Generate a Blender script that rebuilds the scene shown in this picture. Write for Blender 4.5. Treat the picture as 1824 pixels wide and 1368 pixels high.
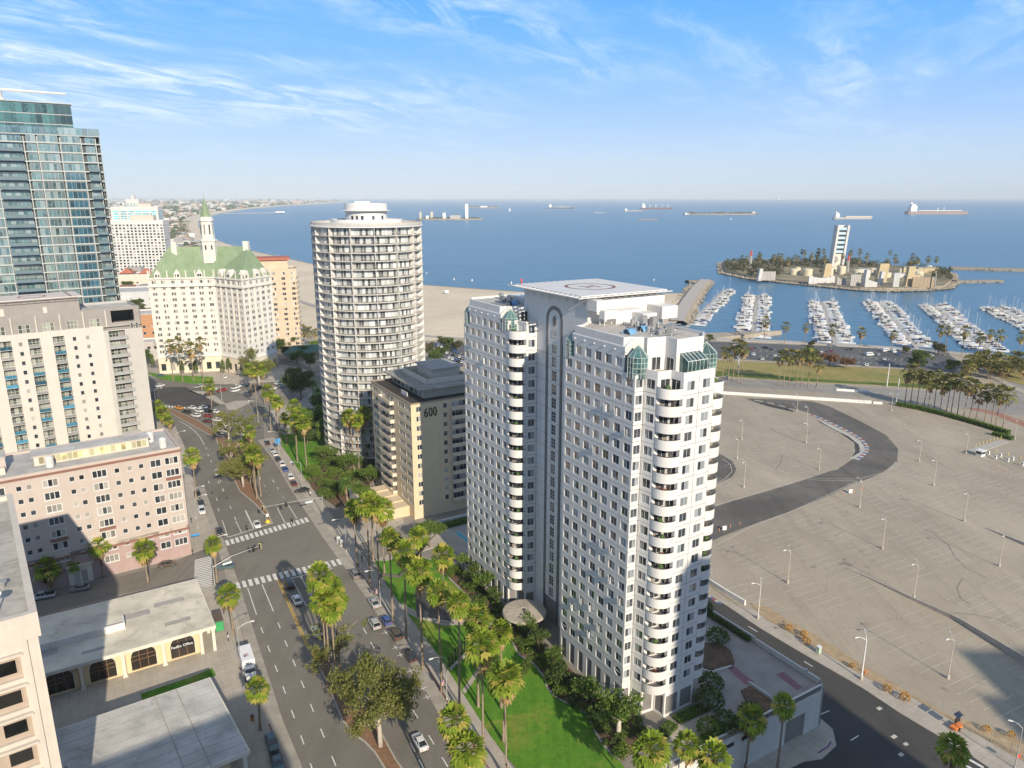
import bpy,math,random
from mathutils import Vector,Matrix
from mathutils.geometry import tessellate_polygon
random.seed(7)
for _o in list(bpy.data.objects):bpy.data.objects.remove(_o)
SC=bpy.context.scene;COL=SC.collection
# ------------------------------------------------------------------ camera
FPX,CX,CY,CAMH=1300.0,912.0,684.0,92.0
PITCH=math.atan(333.0/FPX);CP,SP=math.cos(PITCH),math.sin(PITCH)
cam=bpy.data.cameras.new('camera');camo=bpy.data.objects.new('camera',cam);COL.objects.link(camo)
camo.location=(0,0,CAMH);camo.rotation_euler=(math.pi/2-PITCH,0,0)
cam.sensor_fit='HORIZONTAL';cam.sensor_width=36.0;cam.lens=36.0*FPX/1824.0
cam.clip_start=1.0;cam.clip_end=200000.0
SC.camera=camo
# ------------------------------------------------------------------ sky and sun
SUN_EL,SUN_AZ=math.radians(25.5),math.radians(154.5) # azimuth measured from +Y towards +X
world=bpy.data.worlds.new('World');SC.world=world;world.use_nodes=True
wt=world.node_tree;wt.nodes.clear()
def wn(t,**k):
 n=wt.nodes.new(t)
 for a,b in k.items():setattr(n,a,b)
 return n
wo=wn('ShaderNodeOutputWorld');bg=wn('ShaderNodeBackground');sky=wn('ShaderNodeTexSky',sky_type='NISHITA')
sky.sun_disc=False;sky.sun_elevation=SUN_EL;sky.sun_rotation=SUN_AZ
sky.altitude=30;sky.air_density=1.0;sky.dust_density=0.2;sky.ozone_density=3.0
bg.inputs['Strength'].default_value=0.135
# thin cirrus, laid out on a flat layer high above the whole place
tc=wn('ShaderNodeTexCoord');sep=wn('ShaderNodeSeparateXYZ');wt.links.new(tc.outputs['Generated'],sep.inputs[0])
def wmath(op,a,b=None):
 n=wn('ShaderNodeMath',operation=op)
 for i,v in enumerate((a,b)):
  if v is None:continue
  if isinstance(v,(int,float)):n.inputs[i].default_value=v
  else:wt.links.new(v,n.inputs[i])
 return n.outputs[0]
zc_=wmath('ADD',wmath('MAXIMUM',sep.outputs[2],0.0),0.06)
cu,cv=wmath('DIVIDE',sep.outputs[0],zc_),wmath('DIVIDE',sep.outputs[1],zc_)
comb=wn('ShaderNodeCombineXYZ');wt.links.new(cu,comb.inputs[0]);wt.links.new(cv,comb.inputs[1])
def cloud_layer(rot,sx,sy,scale,lo,hi,dist,off,rough=0.62):
 m0=wn('ShaderNodeMapping');m0.inputs['Rotation'].default_value=(0,0,rot);wt.links.new(comb.outputs[0],m0.inputs[0])
 mp=wn('ShaderNodeMapping');mp.inputs['Scale'].default_value=(sx,sy,1);mp.inputs['Location'].default_value=off
 wt.links.new(m0.outputs[0],mp.inputs[0])
 nz=wn('ShaderNodeTexNoise');nz.inputs['Scale'].default_value=scale;nz.inputs['Detail'].default_value=10
 nz.inputs['Roughness'].default_value=rough;nz.inputs['Distortion'].default_value=dist
 wt.links.new(mp.outputs[0],nz.inputs['Vector'])
 mr=wn('ShaderNodeMapRange');mr.inputs[1].default_value=lo;mr.inputs[2].default_value=hi;mr.clamp=True
 wt.links.new(nz.outputs[0],mr.inputs[0]);return mr.outputs[0]
fine=cloud_layer(math.radians(-64),0.8,1.9,1.7,0.43,0.80,0.8,(3.1,0.4,0),0.70)
patch=cloud_layer(math.radians(-55),0.34,0.55,1.0,0.42,0.64,0.4,(2.3,4.9,0),0.6)
bank=wn('ShaderNodeMapRange');bank.inputs[1].default_value=-3.2;bank.inputs[2].default_value=0.6;bank.inputs[3].default_value=1.0;bank.inputs[4].default_value=0.36;wt.links.new(cu,bank.inputs[0])
cl=wmath('MULTIPLY',wmath('MULTIPLY',fine,patch),bank.outputs[0])
fade=wmath('MINIMUM',wmath('MULTIPLY',wmath('MAXIMUM',wmath('SUBTRACT',sep.outputs[2],0.03),0.0),9.0),1.0)
cl=wmath('MINIMUM',wmath('MULTIPLY',wmath('MULTIPLY',cl,fade),1.7),0.92)
mixc=wn('ShaderNodeMix',data_type='RGBA');mixc.inputs['B'].default_value=(5.7,6.0,6.5,1)
# marine haze low in the sky: pale blue at the horizon deepening upwards, all round; unseen upper dome made less blue to warm the fill light
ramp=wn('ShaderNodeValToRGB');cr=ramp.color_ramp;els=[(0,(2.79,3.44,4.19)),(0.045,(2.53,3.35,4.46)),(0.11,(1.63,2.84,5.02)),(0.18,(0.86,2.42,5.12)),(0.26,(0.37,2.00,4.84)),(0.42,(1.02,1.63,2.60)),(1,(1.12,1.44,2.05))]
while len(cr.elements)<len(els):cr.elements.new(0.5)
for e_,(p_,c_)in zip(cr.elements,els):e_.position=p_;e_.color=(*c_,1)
wt.links.new(wmath('MAXIMUM',sep.outputs[2],0.0),ramp.inputs[0])
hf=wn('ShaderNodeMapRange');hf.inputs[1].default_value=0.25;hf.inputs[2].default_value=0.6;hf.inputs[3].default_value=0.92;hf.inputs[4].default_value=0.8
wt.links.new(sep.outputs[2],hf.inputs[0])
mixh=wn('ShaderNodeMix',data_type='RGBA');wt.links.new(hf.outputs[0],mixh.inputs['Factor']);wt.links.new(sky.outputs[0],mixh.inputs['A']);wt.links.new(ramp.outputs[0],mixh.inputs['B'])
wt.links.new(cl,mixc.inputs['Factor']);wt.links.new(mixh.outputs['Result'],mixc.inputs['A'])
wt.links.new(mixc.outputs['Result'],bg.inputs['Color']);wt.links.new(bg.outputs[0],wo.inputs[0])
sunl=bpy.data.lights.new('sun','SUN');sunl.energy=3.95;sunl.angle=math.radians(0.55);sunl.color=(1.0,0.88,0.70)
suno=bpy.data.objects.new('sun',sunl);COL.objects.link(suno)
SUNV=Vector((math.sin(SUN_AZ)*math.cos(SUN_EL),math.cos(SUN_AZ)*math.cos(SUN_EL),math.sin(SUN_EL)))
suno.rotation_euler=SUNV.to_track_quat('Z','Y').to_euler();suno.location=(60,-60,200)
vs=SC.view_settings;vs.view_transform='Standard';vs.look='None';vs.gamma=1.0;vs.use_curve_mapping=False
vs.exposure=0.62
SC.cycles.use_denoising=True
SC.cycles.max_bounces=6;SC.cycles.diffuse_bounces=3;SC.cycles.glossy_bounces=3;SC.cycles.transmission_bounces=4
SC.cycles.transparent_max_bounces=6;SC.cycles.volume_bounces=0
SC.cycles.caustics_reflective=False;SC.cycles.caustics_refractive=False
# ------------------------------------------------------------------ surveying: photo measurement -> place on level ground
def at(x,y,z=0.0):
 u,v=x-CX,y-CY;F=FPX*CP-v*SP;U=-(FPX*SP+v*CP);k=(z-CAMH)/U
 return (u*k,F*k)
def zat(y,Y):
 v=y-CY;return CAMH-(FPX*SP+v*CP)*Y/(FPX*CP-v*SP)
def dist2cam(p):return math.sqrt(p[0]**2+p[1]**2+(CAMH-p[2])**2)
AX,AY,TA=20.2,116.0,math.radians(31)
E1=(-math.sin(TA),math.cos(TA));E2=(math.cos(TA),math.sin(TA))
def W(s,t):return (AX+s*E1[0]+t*E2[0],AY+s*E1[1]+t*E2[1])
# ------------------------------------------------------------------ materials
MATS={}
def nodes_of(name):
 m=bpy.data.materials.new(name);m.use_nodes=True;nt=m.node_tree
 return m,nt,nt.nodes['Principled BSDF']
def N(nt,t,**k):
 n=nt.nodes.new(t)
 for a,b in k.items():setattr(n,a,b)
 return n
def noise(nt,scale,detail=4,rough=0.55,vec=None,dist=0.0):
 n=N(nt,'ShaderNodeTexNoise');n.inputs['Scale'].default_value=scale;n.inputs['Detail'].default_value=detail
 n.inputs['Roughness'].default_value=rough;n.inputs['Distortion'].default_value=dist
 if vec is not None:nt.links.new(vec,n.inputs['Vector'])
 return n.outputs[0]
def pos(nt):return N(nt,'ShaderNodeNewGeometry').outputs['Position']
def mapv(nt,vec,scale=(1,1,1),rot=(0,0,0)):
 n=N(nt,'ShaderNodeMapping');n.inputs['Scale'].default_value=scale;n.inputs['Rotation'].default_value=rot
 nt.links.new(vec,n.inputs[0]);return n.outputs[0]
def rng(nt,v,a,b,c=0.0,d=1.0):
 n=N(nt,'ShaderNodeMapRange');nt.links.new(v,n.inputs[0])
 for i,q in zip((1,2,3,4),(a,b,c,d)):n.inputs[i].default_value=q
 return n.outputs[0]
def mixrgb(nt,fac,a,b,mode='MIX'):
 n=N(nt,'ShaderNodeMix',data_type='RGBA',blend_type=mode)
 for key,v in(('Factor',fac),('A',a),('B',b)):
  if isinstance(v,(int,float)):n.inputs[key].default_value=v
  elif isinstance(v,tuple):n.inputs[key].default_value=(*v[:3],1)
  else:nt.links.new(v,n.inputs[key])
 return n.outputs['Result']
def mth(nt,op,a,b=None):
 n=N(nt,'ShaderNodeMath',operation=op)
 for i,v in enumerate((a,b)):
  if v is None:continue
  if isinstance(v,(int,float)):n.inputs[i].default_value=v
  else:nt.links.new(v,n.inputs[i])
 return n.outputs[0]
def bump(nt,b,h,strength=0.3,dist=0.05):
 n=N(nt,'ShaderNodeBump');n.inputs['Strength'].default_value=strength;n.inputs['Distance'].default_value=dist
 nt.links.new(h,n.inputs['Height']);nt.links.new(n.outputs[0],b.inputs['Normal'])
def plain(name,col,rough=0.7,var=0.12,scale=0.6,metal=0.0,streak=0.0,spec=0.4,fine=0.0,stain=0.0):
 """painted / cast surface: base colour with weathering blotches, optional rain streaks and fine grain"""
 if name in MATS:return MATS[name]
 m,nt,b=nodes_of(name);p=pos(nt)
 c=mixrgb(nt,rng(nt,noise(nt,scale,6,0.6,p),0.3,0.7),tuple(x*(1-var)for x in col),tuple(min(1,x*(1+var*0.6))for x in col))
 if streak:
  s=noise(nt,1.0,5,0.6,mapv(nt,p,(1.6,1.6,0.06)))
  c=mixrgb(nt,rng(nt,s,0.48,0.75,0,streak),c,tuple(x*0.55 for x in col))
 if stain:
  c=mixrgb(nt,rng(nt,noise(nt,0.22,8,0.72,p,0.8),0.52,0.66,0,stain),c,tuple(x*0.42 for x in col))
  c=mixrgb(nt,rng(nt,noise(nt,0.09,4,0.6,p,0.3),0.5,0.62,0,stain*0.6),c,tuple(min(1,x*1.25)for x in col))
 if fine:
  c=mixrgb(nt,rng(nt,noise(nt,14,3,0.6,p),0.35,0.7,0,fine),c,tuple(x*0.6 for x in col))
 nt.links.new(c,b.inputs['Base Color']);b.inputs['Roughness'].default_value=rough;b.inputs['Metallic'].default_value=metal
 b.inputs['Specular IOR Level'].default_value=spec
 MATS[name]=m;return m
def tinted(name,rough=0.3,coat=0.0,metal=0.0):
 """colour taken from each object's own colour (car paint, awnings)"""
 if name in MATS:return MATS[name]
 m,nt,b=nodes_of(name);oi=N(nt,'ShaderNodeObjectInfo')
 c=mixrgb(nt,rng(nt,noise(nt,0.8,4,0.6,pos(nt)),0.3,0.8,0,0.14),oi.outputs['Color'],(0.25,0.22,0.19))
 nt.links.new(c,b.inputs['Base Color']);b.inputs['Roughness'].default_value=rough
 b.inputs['Coat Weight'].default_value=coat;b.inputs['Metallic'].default_value=metal
 MATS[name]=m;return m
def glass(name,dark=(0.02,0.026,0.032),blind=(0.5,0.48,0.44),share=0.35,ior=1.9,rough=0.04,tint=None,lines=0.0):
 """window pane: dark room behind, in a share of the panes a drawn blind or curtain; every pane differs a little"""
 if name in MATS:return MATS[name]
 m,nt,b=nodes_of(name);oi=N(nt,'ShaderNodeObjectInfo');ge=N(nt,'ShaderNodeNewGeometry')
 r=mth(nt,'FRACT',mth(nt,'ADD',oi.outputs['Random'],ge.outputs['Random Per Island']))
 r2=mth(nt,'FRACT',mth(nt,'MULTIPLY',r,17.31));r3=mth(nt,'FRACT',mth(nt,'MULTIPLY',r,41.7))
 d=mixrgb(nt,r2,tuple(x*0.55 for x in dark),tuple(x*2.4 for x in dark))
 d=mixrgb(nt,rng(nt,noise(nt,0.9,3,0.6,ge.outputs['Position']),0.45,0.7,0,0.5),d,tuple(x*3.5 for x in dark))
 bl=mixrgb(nt,r3,tuple(x*0.4 for x in blind),blind)
 c=mixrgb(nt,mth(nt,'LESS_THAN',r,share),d,bl)
 nt.links.new(c,b.inputs['Base Color']);b.inputs['Roughness'].default_value=rough;b.inputs['IOR'].default_value=ior
 if tint:b.inputs['Specular Tint'].default_value=(*tint,1)
 bump(nt,b,noise(nt,0.55,2,0.5,ge.outputs['Position']),0.06,0.12)
 MATS[name]=m;return m
# ------------------------------------------------------------------ mesh builder
class MB:
 def __init__(self):self.v=[];self.f=[];self.m=[]
 def quad(self,a,b,c,d,m=0):
  i=len(self.v);self.v+=[a,b,c,d];self.f.append((i,i+1,i+2,i+3));self.m.append(m)
 def tri(self,a,b,c,m=0):
  i=len(self.v);self.v+=[a,b,c];self.f.append((i,i+1,i+2));self.m.append(m)
 def box(self,x0,x1,y0,y1,z0,z1,m=0,M=None):
  P=[(x0,y0,z0),(x1,y0,z0),(x1,y1,z0),(x0,y1,z0),(x0,y0,z1),(x1,y0,z1),(x1,y1,z1),(x0,y1,z1)]
  if M is not None:P=[tuple(M@Vector(p))for p in P]
  i=len(self.v);self.v+=P
  for q in((0,3,2,1),(4,5,6,7),(0,1,5,4),(1,2,6,5),(2,3,7,6),(3,0,4,7)):
   self.f.append(tuple(i+k for k in q));self.m.append(m)
  return self
 def prism(self,poly,z0,z1,m=0,mtop=None,bottom=False):
  """poly: list of (x,y), any winding"""
  n=len(poly);ar=sum(poly[i][0]*poly[(i+1)%n][1]-poly[(i+1)%n][0]*poly[i][1]for i in range(n))
  if ar<0:poly=poly[::-1]
  i=len(self.v);mt=m if mtop is None else mtop
  zz0=z0 if callable(z0)else(lambda x,y:z0);zz1=z1 if callable(z1)else(lambda x,y:z1)
  self.v+=[(x,y,zz0(x,y))for x,y in poly]+[(x,y,zz1(x,y))for x,y in poly]
  for k in range(n):
   j=(k+1)%n;self.f.append((i+k,i+j,i+n+j,i+n+k));self.m.append(m)
  for t in tessellate_polygon([[Vector((x,y,0))for x,y in poly]]):
   a,b,c=(poly[q]for q in t)
   cr=(b[0]-a[0])*(c[1]-a[1])-(b[1]-a[1])*(c[0]-a[0]);t=t if cr>0 else t[::-1]
   self.f.append(tuple(i+n+q for q in t));self.m.append(mt)
   if bottom:self.f.append(tuple(i+q for q in t[::-1]));self.m.append(m)
  return self
 def sheet(self,poly,z,m=0):
  n=len(poly);i=len(self.v);self.v+=[(x,y,z)for x,y in poly]
  for t in tessellate_polygon([[Vector((x,y,0))for x,y in poly]]):
   a,b,c=(poly[q]for q in t)
   cr=(b[0]-a[0])*(c[1]-a[1])-(b[1]-a[1])*(c[0]-a[0]);t=t if cr>0 else t[::-1]
   self.f.append(tuple(i+q for q in t));self.m.append(m)
  return self
 def tube(self,pts,r,n=6,m=0,cap=True):
  """swept tube; r number or list"""
  pts=[Vector(p)for p in pts];rs=r if isinstance(r,(list,tuple))else[r]*len(pts)
  i0=len(self.v);up=Vector((0,0,1))
  for k,p in enumerate(pts):
   d=(pts[min(k+1,len(pts)-1)]-pts[max(k-1,0)]).normalized()
   a=d.cross(up if abs(d.z)<0.9 else Vector((1,0,0))).normalized();b=d.cross(a)
   for q in range(n):
    t=2*math.pi*q/n;self.v.append(tuple(p+(a*math.cos(t)+b*math.sin(t))*rs[k]))
  for k in range(len(pts)-1):
   for q in range(n):
    a=i0+k*n+q;b=i0+k*n+(q+1)%n
    self.f.append((a,a+n,b+n,b));self.m.append(m)
  if cap:
   self.f.append(tuple(i0+q for q in range(n)));self.m.append(m)
   e=i0+(len(pts)-1)*n;self.f.append(tuple(e+q for q in range(n-1,-1,-1)));self.m.append(m)
  return self
 def lathe(self,prof,cx=0,cy=0,n=16,m=0,a0=0,a1=2*math.pi):
  i0=len(self.v);full=abs(a1-a0-2*math.pi)<1e-6;k=n if full else n+1
  for r,z in prof:
   for q in range(k):
    t=a0+(a1-a0)*q/n;self.v.append((cx+r*math.cos(t),cy+r*math.sin(t),z))
  for j in range(len(prof)-1):
   for q in range(n if full else n):
    a=i0+j*k+q;b=i0+j*k+(q+1)%k
    self.f.append((a,b,b+k,a+k));self.m.append(m)
  return self
 def add(self,other,M=None):
  i=len(self.v)
  self.v+=[tuple(M@Vector(p))for p in other.v]if M is not None else other.v
  self.f+=[tuple(i+k for k in f)for f in other.f];self.m+=other.m
  return self
 def mesh(self,name,mats,smooth=False):
  me=bpy.data.meshes.new(name);me.from_pydata(self.v,[],self.f)
  for x in(mats if isinstance(mats,(list,tuple))else[mats]):me.materials.append(x)
  if any(self.m):me.polygons.foreach_set('material_index',self.m)
  if smooth:me.polygons.foreach_set('use_smooth',[True]*len(self.f))
  me.update();return me
 def build(self,name,mats,parent=None,smooth=False):
  return link(name,self.mesh(name,mats,smooth),parent)
PINV={} # things whose parts are written in place coordinates
def link(name,me,parent=None,loc=None,rz=None,sc=None,mat=None):
 o=bpy.data.objects.new(name,me);COL.objects.link(o)
 if parent is not None:
  o.parent=parent
  if parent.name in PINV:o.matrix_parent_inverse=PINV[parent.name]
 if mat is not None:o.matrix_basis=mat
 else:
  if loc is not None:o.location=loc
  if rz is not None:o.rotation_euler=(0,0,rz)
  if sc is not None:o.scale=sc
 return o
def tag(o,label=None,cat=None,group=None,kind=None):
 if label:o['label']=label
 if cat:o['category']=cat
 if group:o['group']=group
 if kind:o['kind']=kind
 return o
def thing(name,label,cat,loc=(0,0,0),rz=0.0,group=None):
 o=bpy.data.objects.new(name,None);COL.objects.link(o);o.location=loc;o.rotation_euler=(0,0,rz)
 o.empty_display_size=0.5
 return tag(o,label,cat,group)
def place(name,label,cat,loc,group=None):
 o=thing(name,label,cat,loc,0.0,group);PINV[o.name]=Matrix.Translation(-Vector(loc));return o
def copy_tree(src,parent=None,loc=None,rz=None,sc=None):
 c=src.copy();COL.objects.link(c);c.parent=parent
 if loc is not None:c.location=loc
 if rz is not None:c.rotation_euler=(0,0,rz)
 if sc is not None:c.scale=sc
 for ch in src.children:copy_tree(ch,c)
 return c
def structure(name,mb,mats,smooth=False):return tag(mb.build(name,mats,None,smooth),kind='structure')
def frame_of(p0,p1,z=0.0):
 """matrix with x along p0->p1, y pointing INTO the building (outside is on the right hand when walking p0->p1), z up"""
 d=Vector((p1[0]-p0[0],p1[1]-p0[1],0));L=d.length;d.normalize();inn=Vector((-d.y,d.x,0))
 M=Matrix(((d.x,inn.x,0,p0[0]),(d.y,inn.y,0,p0[1]),(0,0,1,z),(0,0,0,1)))
 return M,L
def holed(mb,M,L,Hh,holes,depth=0.25,m=0,mrev=None,back=None):
 """flat wall in frame M (x 0..L, z 0..Hh) with rectangular openings (x0,x1,z0,z1) and their reveals"""
 mrev=m if mrev is None else mrev
 xs=sorted({0.0,L,*[round(h[0],4)for h in holes],*[round(h[1],4)for h in holes]})
 zs=sorted({0.0,Hh,*[round(h[2],4)for h in holes],*[round(h[3],4)for h in holes]})
 xi={x:i for i,x in enumerate(xs)};zi={z:i for i,z in enumerate(zs)}
 hole=set()
 for h in holes:
  for a in range(xi[round(h[0],4)],xi[round(h[1],4)]):
   for b in range(zi[round(h[2],4)],zi[round(h[3],4)]):hole.add((a,b))
 T=lambda x,y,z:tuple(M@Vector((x,y,z)))
 for b in range(len(zs)-1):
  a=0
  while a<len(xs)-1:
   if(a,b)in hole:a+=1;continue
   e=a
   while e<len(xs)-1 and(e,b)not in hole:e+=1
   mb.quad(T(xs[a],0,zs[b]),T(xs[e],0,zs[b]),T(xs[e],0,zs[b+1]),T(xs[a],0,zs[b+1]),m);a=e
 for x0,x1,z0,z1 in holes:
  mb.quad(T(x0,0,z0),T(x0,depth,z0),T(x0,depth,z1),T(x0,0,z1),mrev);mb.quad(T(x1,0,z0),T(x1,0,z1),T(x1,depth,z1),T(x1,depth,z0),mrev)
  mb.quad(T(x0,0,z0),T(x1,0,z0),T(x1,depth,z0),T(x0,depth,z0),mrev);mb.quad(T(x0,0,z1),T(x0,depth,z1),T(x1,depth,z1),T(x1,0,z1),mrev)
  if back is not None:mb.quad(T(x0,depth+.3,z0),T(x1,depth+.3,z0),T(x1,depth+.3,z1),T(x0,depth+.3,z1),back)
def window_mb(w,h,cols=2,rows=1,fr=0.07,rec=0.16,sill=False):
 """frame and panes of a window, x centred, z from 0, set back rec from the wall face (y=0)"""
 f=MB();g=MB()
 f.box(-w/2,-w/2+fr,rec-.05,rec+.05,0,h);f.box(w/2-fr,w/2,rec-.05,rec+.05,0,h)
 f.box(-w/2+fr,w/2-fr,rec-.05,rec+.05,0,fr);f.box(-w/2+fr,w/2-fr,rec-.05,rec+.05,h-fr,h)
 cw=(w-2*fr)/cols;rh=(h-2*fr)/rows
 for i in range(1,cols):x=-w/2+fr+cw*i;f.box(x-fr*.4,x+fr*.4,rec-.04,rec+.04,fr,h-fr)
 for j in range(1,rows):z=fr+rh*j;f.box(-w/2+fr,w/2-fr,rec-.03,rec+.03,z-fr*.4,z+fr*.4)
 if sill:f.box(-w/2-.08,w/2+.08,-.09,rec,-.1,0)
 for i in range(cols):
  x=-w/2+fr+cw*i;g.quad((x,rec,fr),(x+cw,rec,fr),(x+cw,rec,h-fr),(x,rec,h-fr))
 return f,g
class Windows:
 """collects the openings of one building; the largest in view become parts, the rest one joined part"""
 def __init__(self,root,cap=300,name='window'):self.root=root;self.cap=cap;self.items=[];self.kinds={};self.name=name
 def kind(self,key,f,g,mf,mg,split=True):
  self.kinds[key]=(f,g,mf,mg,split,f.mesh(self.name,mf),g.mesh('pane',mg))if split else(f,g,mf,mg,split,None,None)
  if not split:
   j=MB().add(f);n=len(j.f);j.add(g)
   for q in range(n,len(j.m)):j.m[q]=1
   self.kinds[key]=(f,g,mf,mg,split,j.mesh(self.name,[mf,mg]),j)
 def put(self,key,M):self.items.append((key,M))
 def finish(self):
  it=sorted(self.items,key=lambda q:dist2cam(q[1].to_translation()))
  for key,M in it[:self.cap]:
   k=self.kinds[key];o=link(self.name,k[5],self.root,mat=M)
   if k[4]:link('pane',k[6],o)
  rest=it[self.cap:]
  if rest:
   mats=[];j=MB()
   for key,M in rest:
    k=self.kinds[key]
    for part,mt in((k[0],k[2]),(k[1],k[3])):
     if mt not in mats:mats.append(mt)
     a=len(j.m);j.add(part,M);j.m[a:]=[mats.index(mt)]*(len(j.m)-a)
   tag(j.build('window_rows',mats,self.root),kind='stuff')
def grid_wall(mb,win,key,p0,p1,z0,z1,xs,zs,w,h,depth=0.25,m=0,mrev=None,skip=None):
 """wall p0->p1 with a window of kind key (w x h) at each x in xs (centre) and z in zs (sill)"""
 M,L=frame_of(p0,p1,z0);holes=[]
 for i,x in enumerate(xs):
  for j,z in enumerate(zs):
   if skip and skip(i,j):continue
   holes.append((x-w/2,x+w/2,z-z0,z-z0+h))
   if win:win.put(key,M@Matrix.Translation((x,0,z-z0)))
 holed(mb,M,L,z1-z0,holes,depth,m,mrev);return M,L
def lin(a,b,n):return [a+(b-a)*i/(n-1)for i in range(n)]if n>1 else[(a+b)/2]
# ================================================================== the setting
LOW=-8.5;SEA=-11.5
def Z(ox,oy,k):return lambda *p:[(ox+p[i]/k,oy+p[i+1]/k)for i in range(0,len(p),2)]
def G(px,z=0.0):return [at(x,y,z)for x,y in px]
# ---- ground materials
def asphalt(name,c0,c1,crack=0.5,patch=0.35,rough=0.85,dash=None):
 m,nt,b=nodes_of(name);p=pos(nt)
 base=mixrgb(nt,rng(nt,noise(nt,0.05,6,0.65,p),0.35,0.65),c0,c1)
 base=mixrgb(nt,rng(nt,noise(nt,2.2,5,0.7,p),0.35,0.75,0,0.5),base,tuple(x*0.72 for x in c0))
 lane=noise(nt,0.35,4,0.6,mapv(nt,p,(1,0.06,1),(0,0,math.radians(-27.5))))
 base=mixrgb(nt,rng(nt,lane,0.5,0.72,0,patch),base,tuple(x*0.6 for x in c0))
 v=N(nt,'ShaderNodeTexVoronoi',feature='DISTANCE_TO_EDGE');v.inputs['Scale'].default_value=0.09
 q=N(nt,'ShaderNodeVectorMath',operation='ADD');nz=N(nt,'ShaderNodeTexNoise');nz.inputs['Scale'].default_value=0.3;nz.inputs['Detail'].default_value=5
 nt.links.new(p,nz.inputs['Vector']);sc=N(nt,'ShaderNodeVectorMath',operation='SCALE');sc.inputs['Scale'].default_value=5.0
 nt.links.new(nz.outputs['Color'],sc.inputs[0]);nt.links.new(p,q.inputs[0]);nt.links.new(sc.outputs[0],q.inputs[1]);nt.links.new(q.outputs[0],v.inputs['Vector'])
 base=mixrgb(nt,rng(nt,v.outputs['Distance'],0.0,0.006,crack,0),base,tuple(x*0.45 for x in c0))
 nt.links.new(base,b.inputs['Base Color']);b.inputs['Roughness'].default_value=rough;b.inputs['Specular IOR Level'].default_value=0.25
 sp=N(nt,'ShaderNodeTexVoronoi');sp.inputs['Scale'].default_value=0.16;nt.links.new(q.outputs[0],sp.inputs['Vector'])
 base=mixrgb(nt,mth(nt,'MULTIPLY',rng(nt,sp.outputs['Distance'],0.05,0.19,0.6,0),rng(nt,noise(nt,0.04,3,0.6,p),0.48,0.6)),base,tuple(x*0.4 for x in c0))
 base=mixrgb(nt,rng(nt,noise(nt,0.018,5,0.7,mapv(nt,p,(1,0.5,1),(0,0,0.5)),0.6),0.5,0.72,0,0.4),base,tuple(min(1,x*1.3)for x in c1))
 nt.links.new(base,b.inputs['Base Color']);bump(nt,b,noise(nt,9,3,0.7,p),0.25,0.02)
 MATS[name]=m;return m
M_ROAD=asphalt('road_asphalt',(0.165,0.15,0.128),(0.215,0.197,0.168),0.4,0.4)
M_ROADN=asphalt('dark_asphalt',(0.062,0.059,0.056),(0.085,0.081,0.076),0.2,0.3)
M_LOT=asphalt('lot_asphalt',(0.345,0.297,0.23),(0.425,0.368,0.288),0.55,0.28)
M_TRACK=asphalt('track_asphalt',(0.11,0.102,0.092),(0.19,0.175,0.155),0.3,0.4)
def paving(name,c,joint=1.5,dark=0.6):
 m,nt,b=nodes_of(name);p=mapv(nt,pos(nt),(1,1,1),(0,0,-TA))
 base=mixrgb(nt,rng(nt,noise(nt,0.25,6,0.65,p),0.3,0.7),tuple(x*0.82 for x in c),tuple(x*1.1 for x in c))
 base=mixrgb(nt,rng(nt,noise(nt,5,4,0.7,p),0.5,0.8,0,0.35),base,tuple(x*0.6 for x in c))
 br=N(nt,'ShaderNodeTexBrick');br.offset=0;br.inputs['Scale'].default_value=1.0;br.inputs['Mortar Size'].default_value=0.02
 br.inputs['Brick Width'].default_value=joint;br.inputs['Row Height'].default_value=joint;nt.links.new(p,br.inputs['Vector'])
 base=mixrgb(nt,mth(nt,'MULTIPLY',br.outputs['Fac'],dark),base,tuple(x*0.35 for x in c))
 nt.links.new(base,b.inputs['Base Color']);b.inputs['Roughness'].default_value=0.85;b.inputs['Specular IOR Level'].default_value=0.25
 MATS[name]=m;return m
M_WALK=paving('sidewalk_concrete',(0.43,0.385,0.325));M_PLAZA=paving('plaza_paving',(0.34,0.31,0.285),0.9,0.4)
M_KERB=plain('kerb_concrete',(0.42,0.39,0.34),0.85,0.2,1.5);M_CONC=plain('concrete',(0.48,0.44,0.39),0.85,0.22,0.5,streak=0.4,fine=0.3)
M_GUTTER=plain('gutter_concrete',(0.38,0.345,0.29),0.85,0.25,0.4,fine=0.4)
def grass(name,c0,c1,c2,sc=0.12):
 m,nt,b=nodes_of(name);p=pos(nt)
 c=mixrgb(nt,rng(nt,noise(nt,1.3,6,0.7,p),0.3,0.7),c0,c1)
 c=mixrgb(nt,rng(nt,noise(nt,sc,6,0.68,p,0.5),0.50,0.70),c,c2)
 c=mixrgb(nt,rng(nt,noise(nt,sc*4,5,0.7,p),0.45,0.7,0,0.45),c,tuple(x*0.6 for x in c0))
 c=mixrgb(nt,rng(nt,noise(nt,0.9,2,0.5,mapv(nt,p,(1,0.05,1),(0,0,0.4))),0.45,0.6,0,0.18),c,tuple(min(1,x*1.5)for x in c1))
 c=mixrgb(nt,rng(nt,noise(nt,11,3,0.7,p),0.35,0.7,0,0.5),c,tuple(x*0.45 for x in c0))
 nt.links.new(c,b.inputs['Base Color']);b.inputs['Roughness'].default_value=0.9;b.inputs['Specular IOR Level'].default_value=0.15
 bump(nt,b,noise(nt,16,4,0.7,p),0.7,0.08);MATS[name]=m;return m
M_LAWN=grass('lawn',(0.075,0.205,0.02),(0.135,0.30,0.03),(0.40,0.33,0.08),0.085)
M_DRYLAWN=grass('dry_lawn',(0.29,0.25,0.085),(0.38,0.315,0.13),(0.17,0.21,0.055),0.03)
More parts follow.
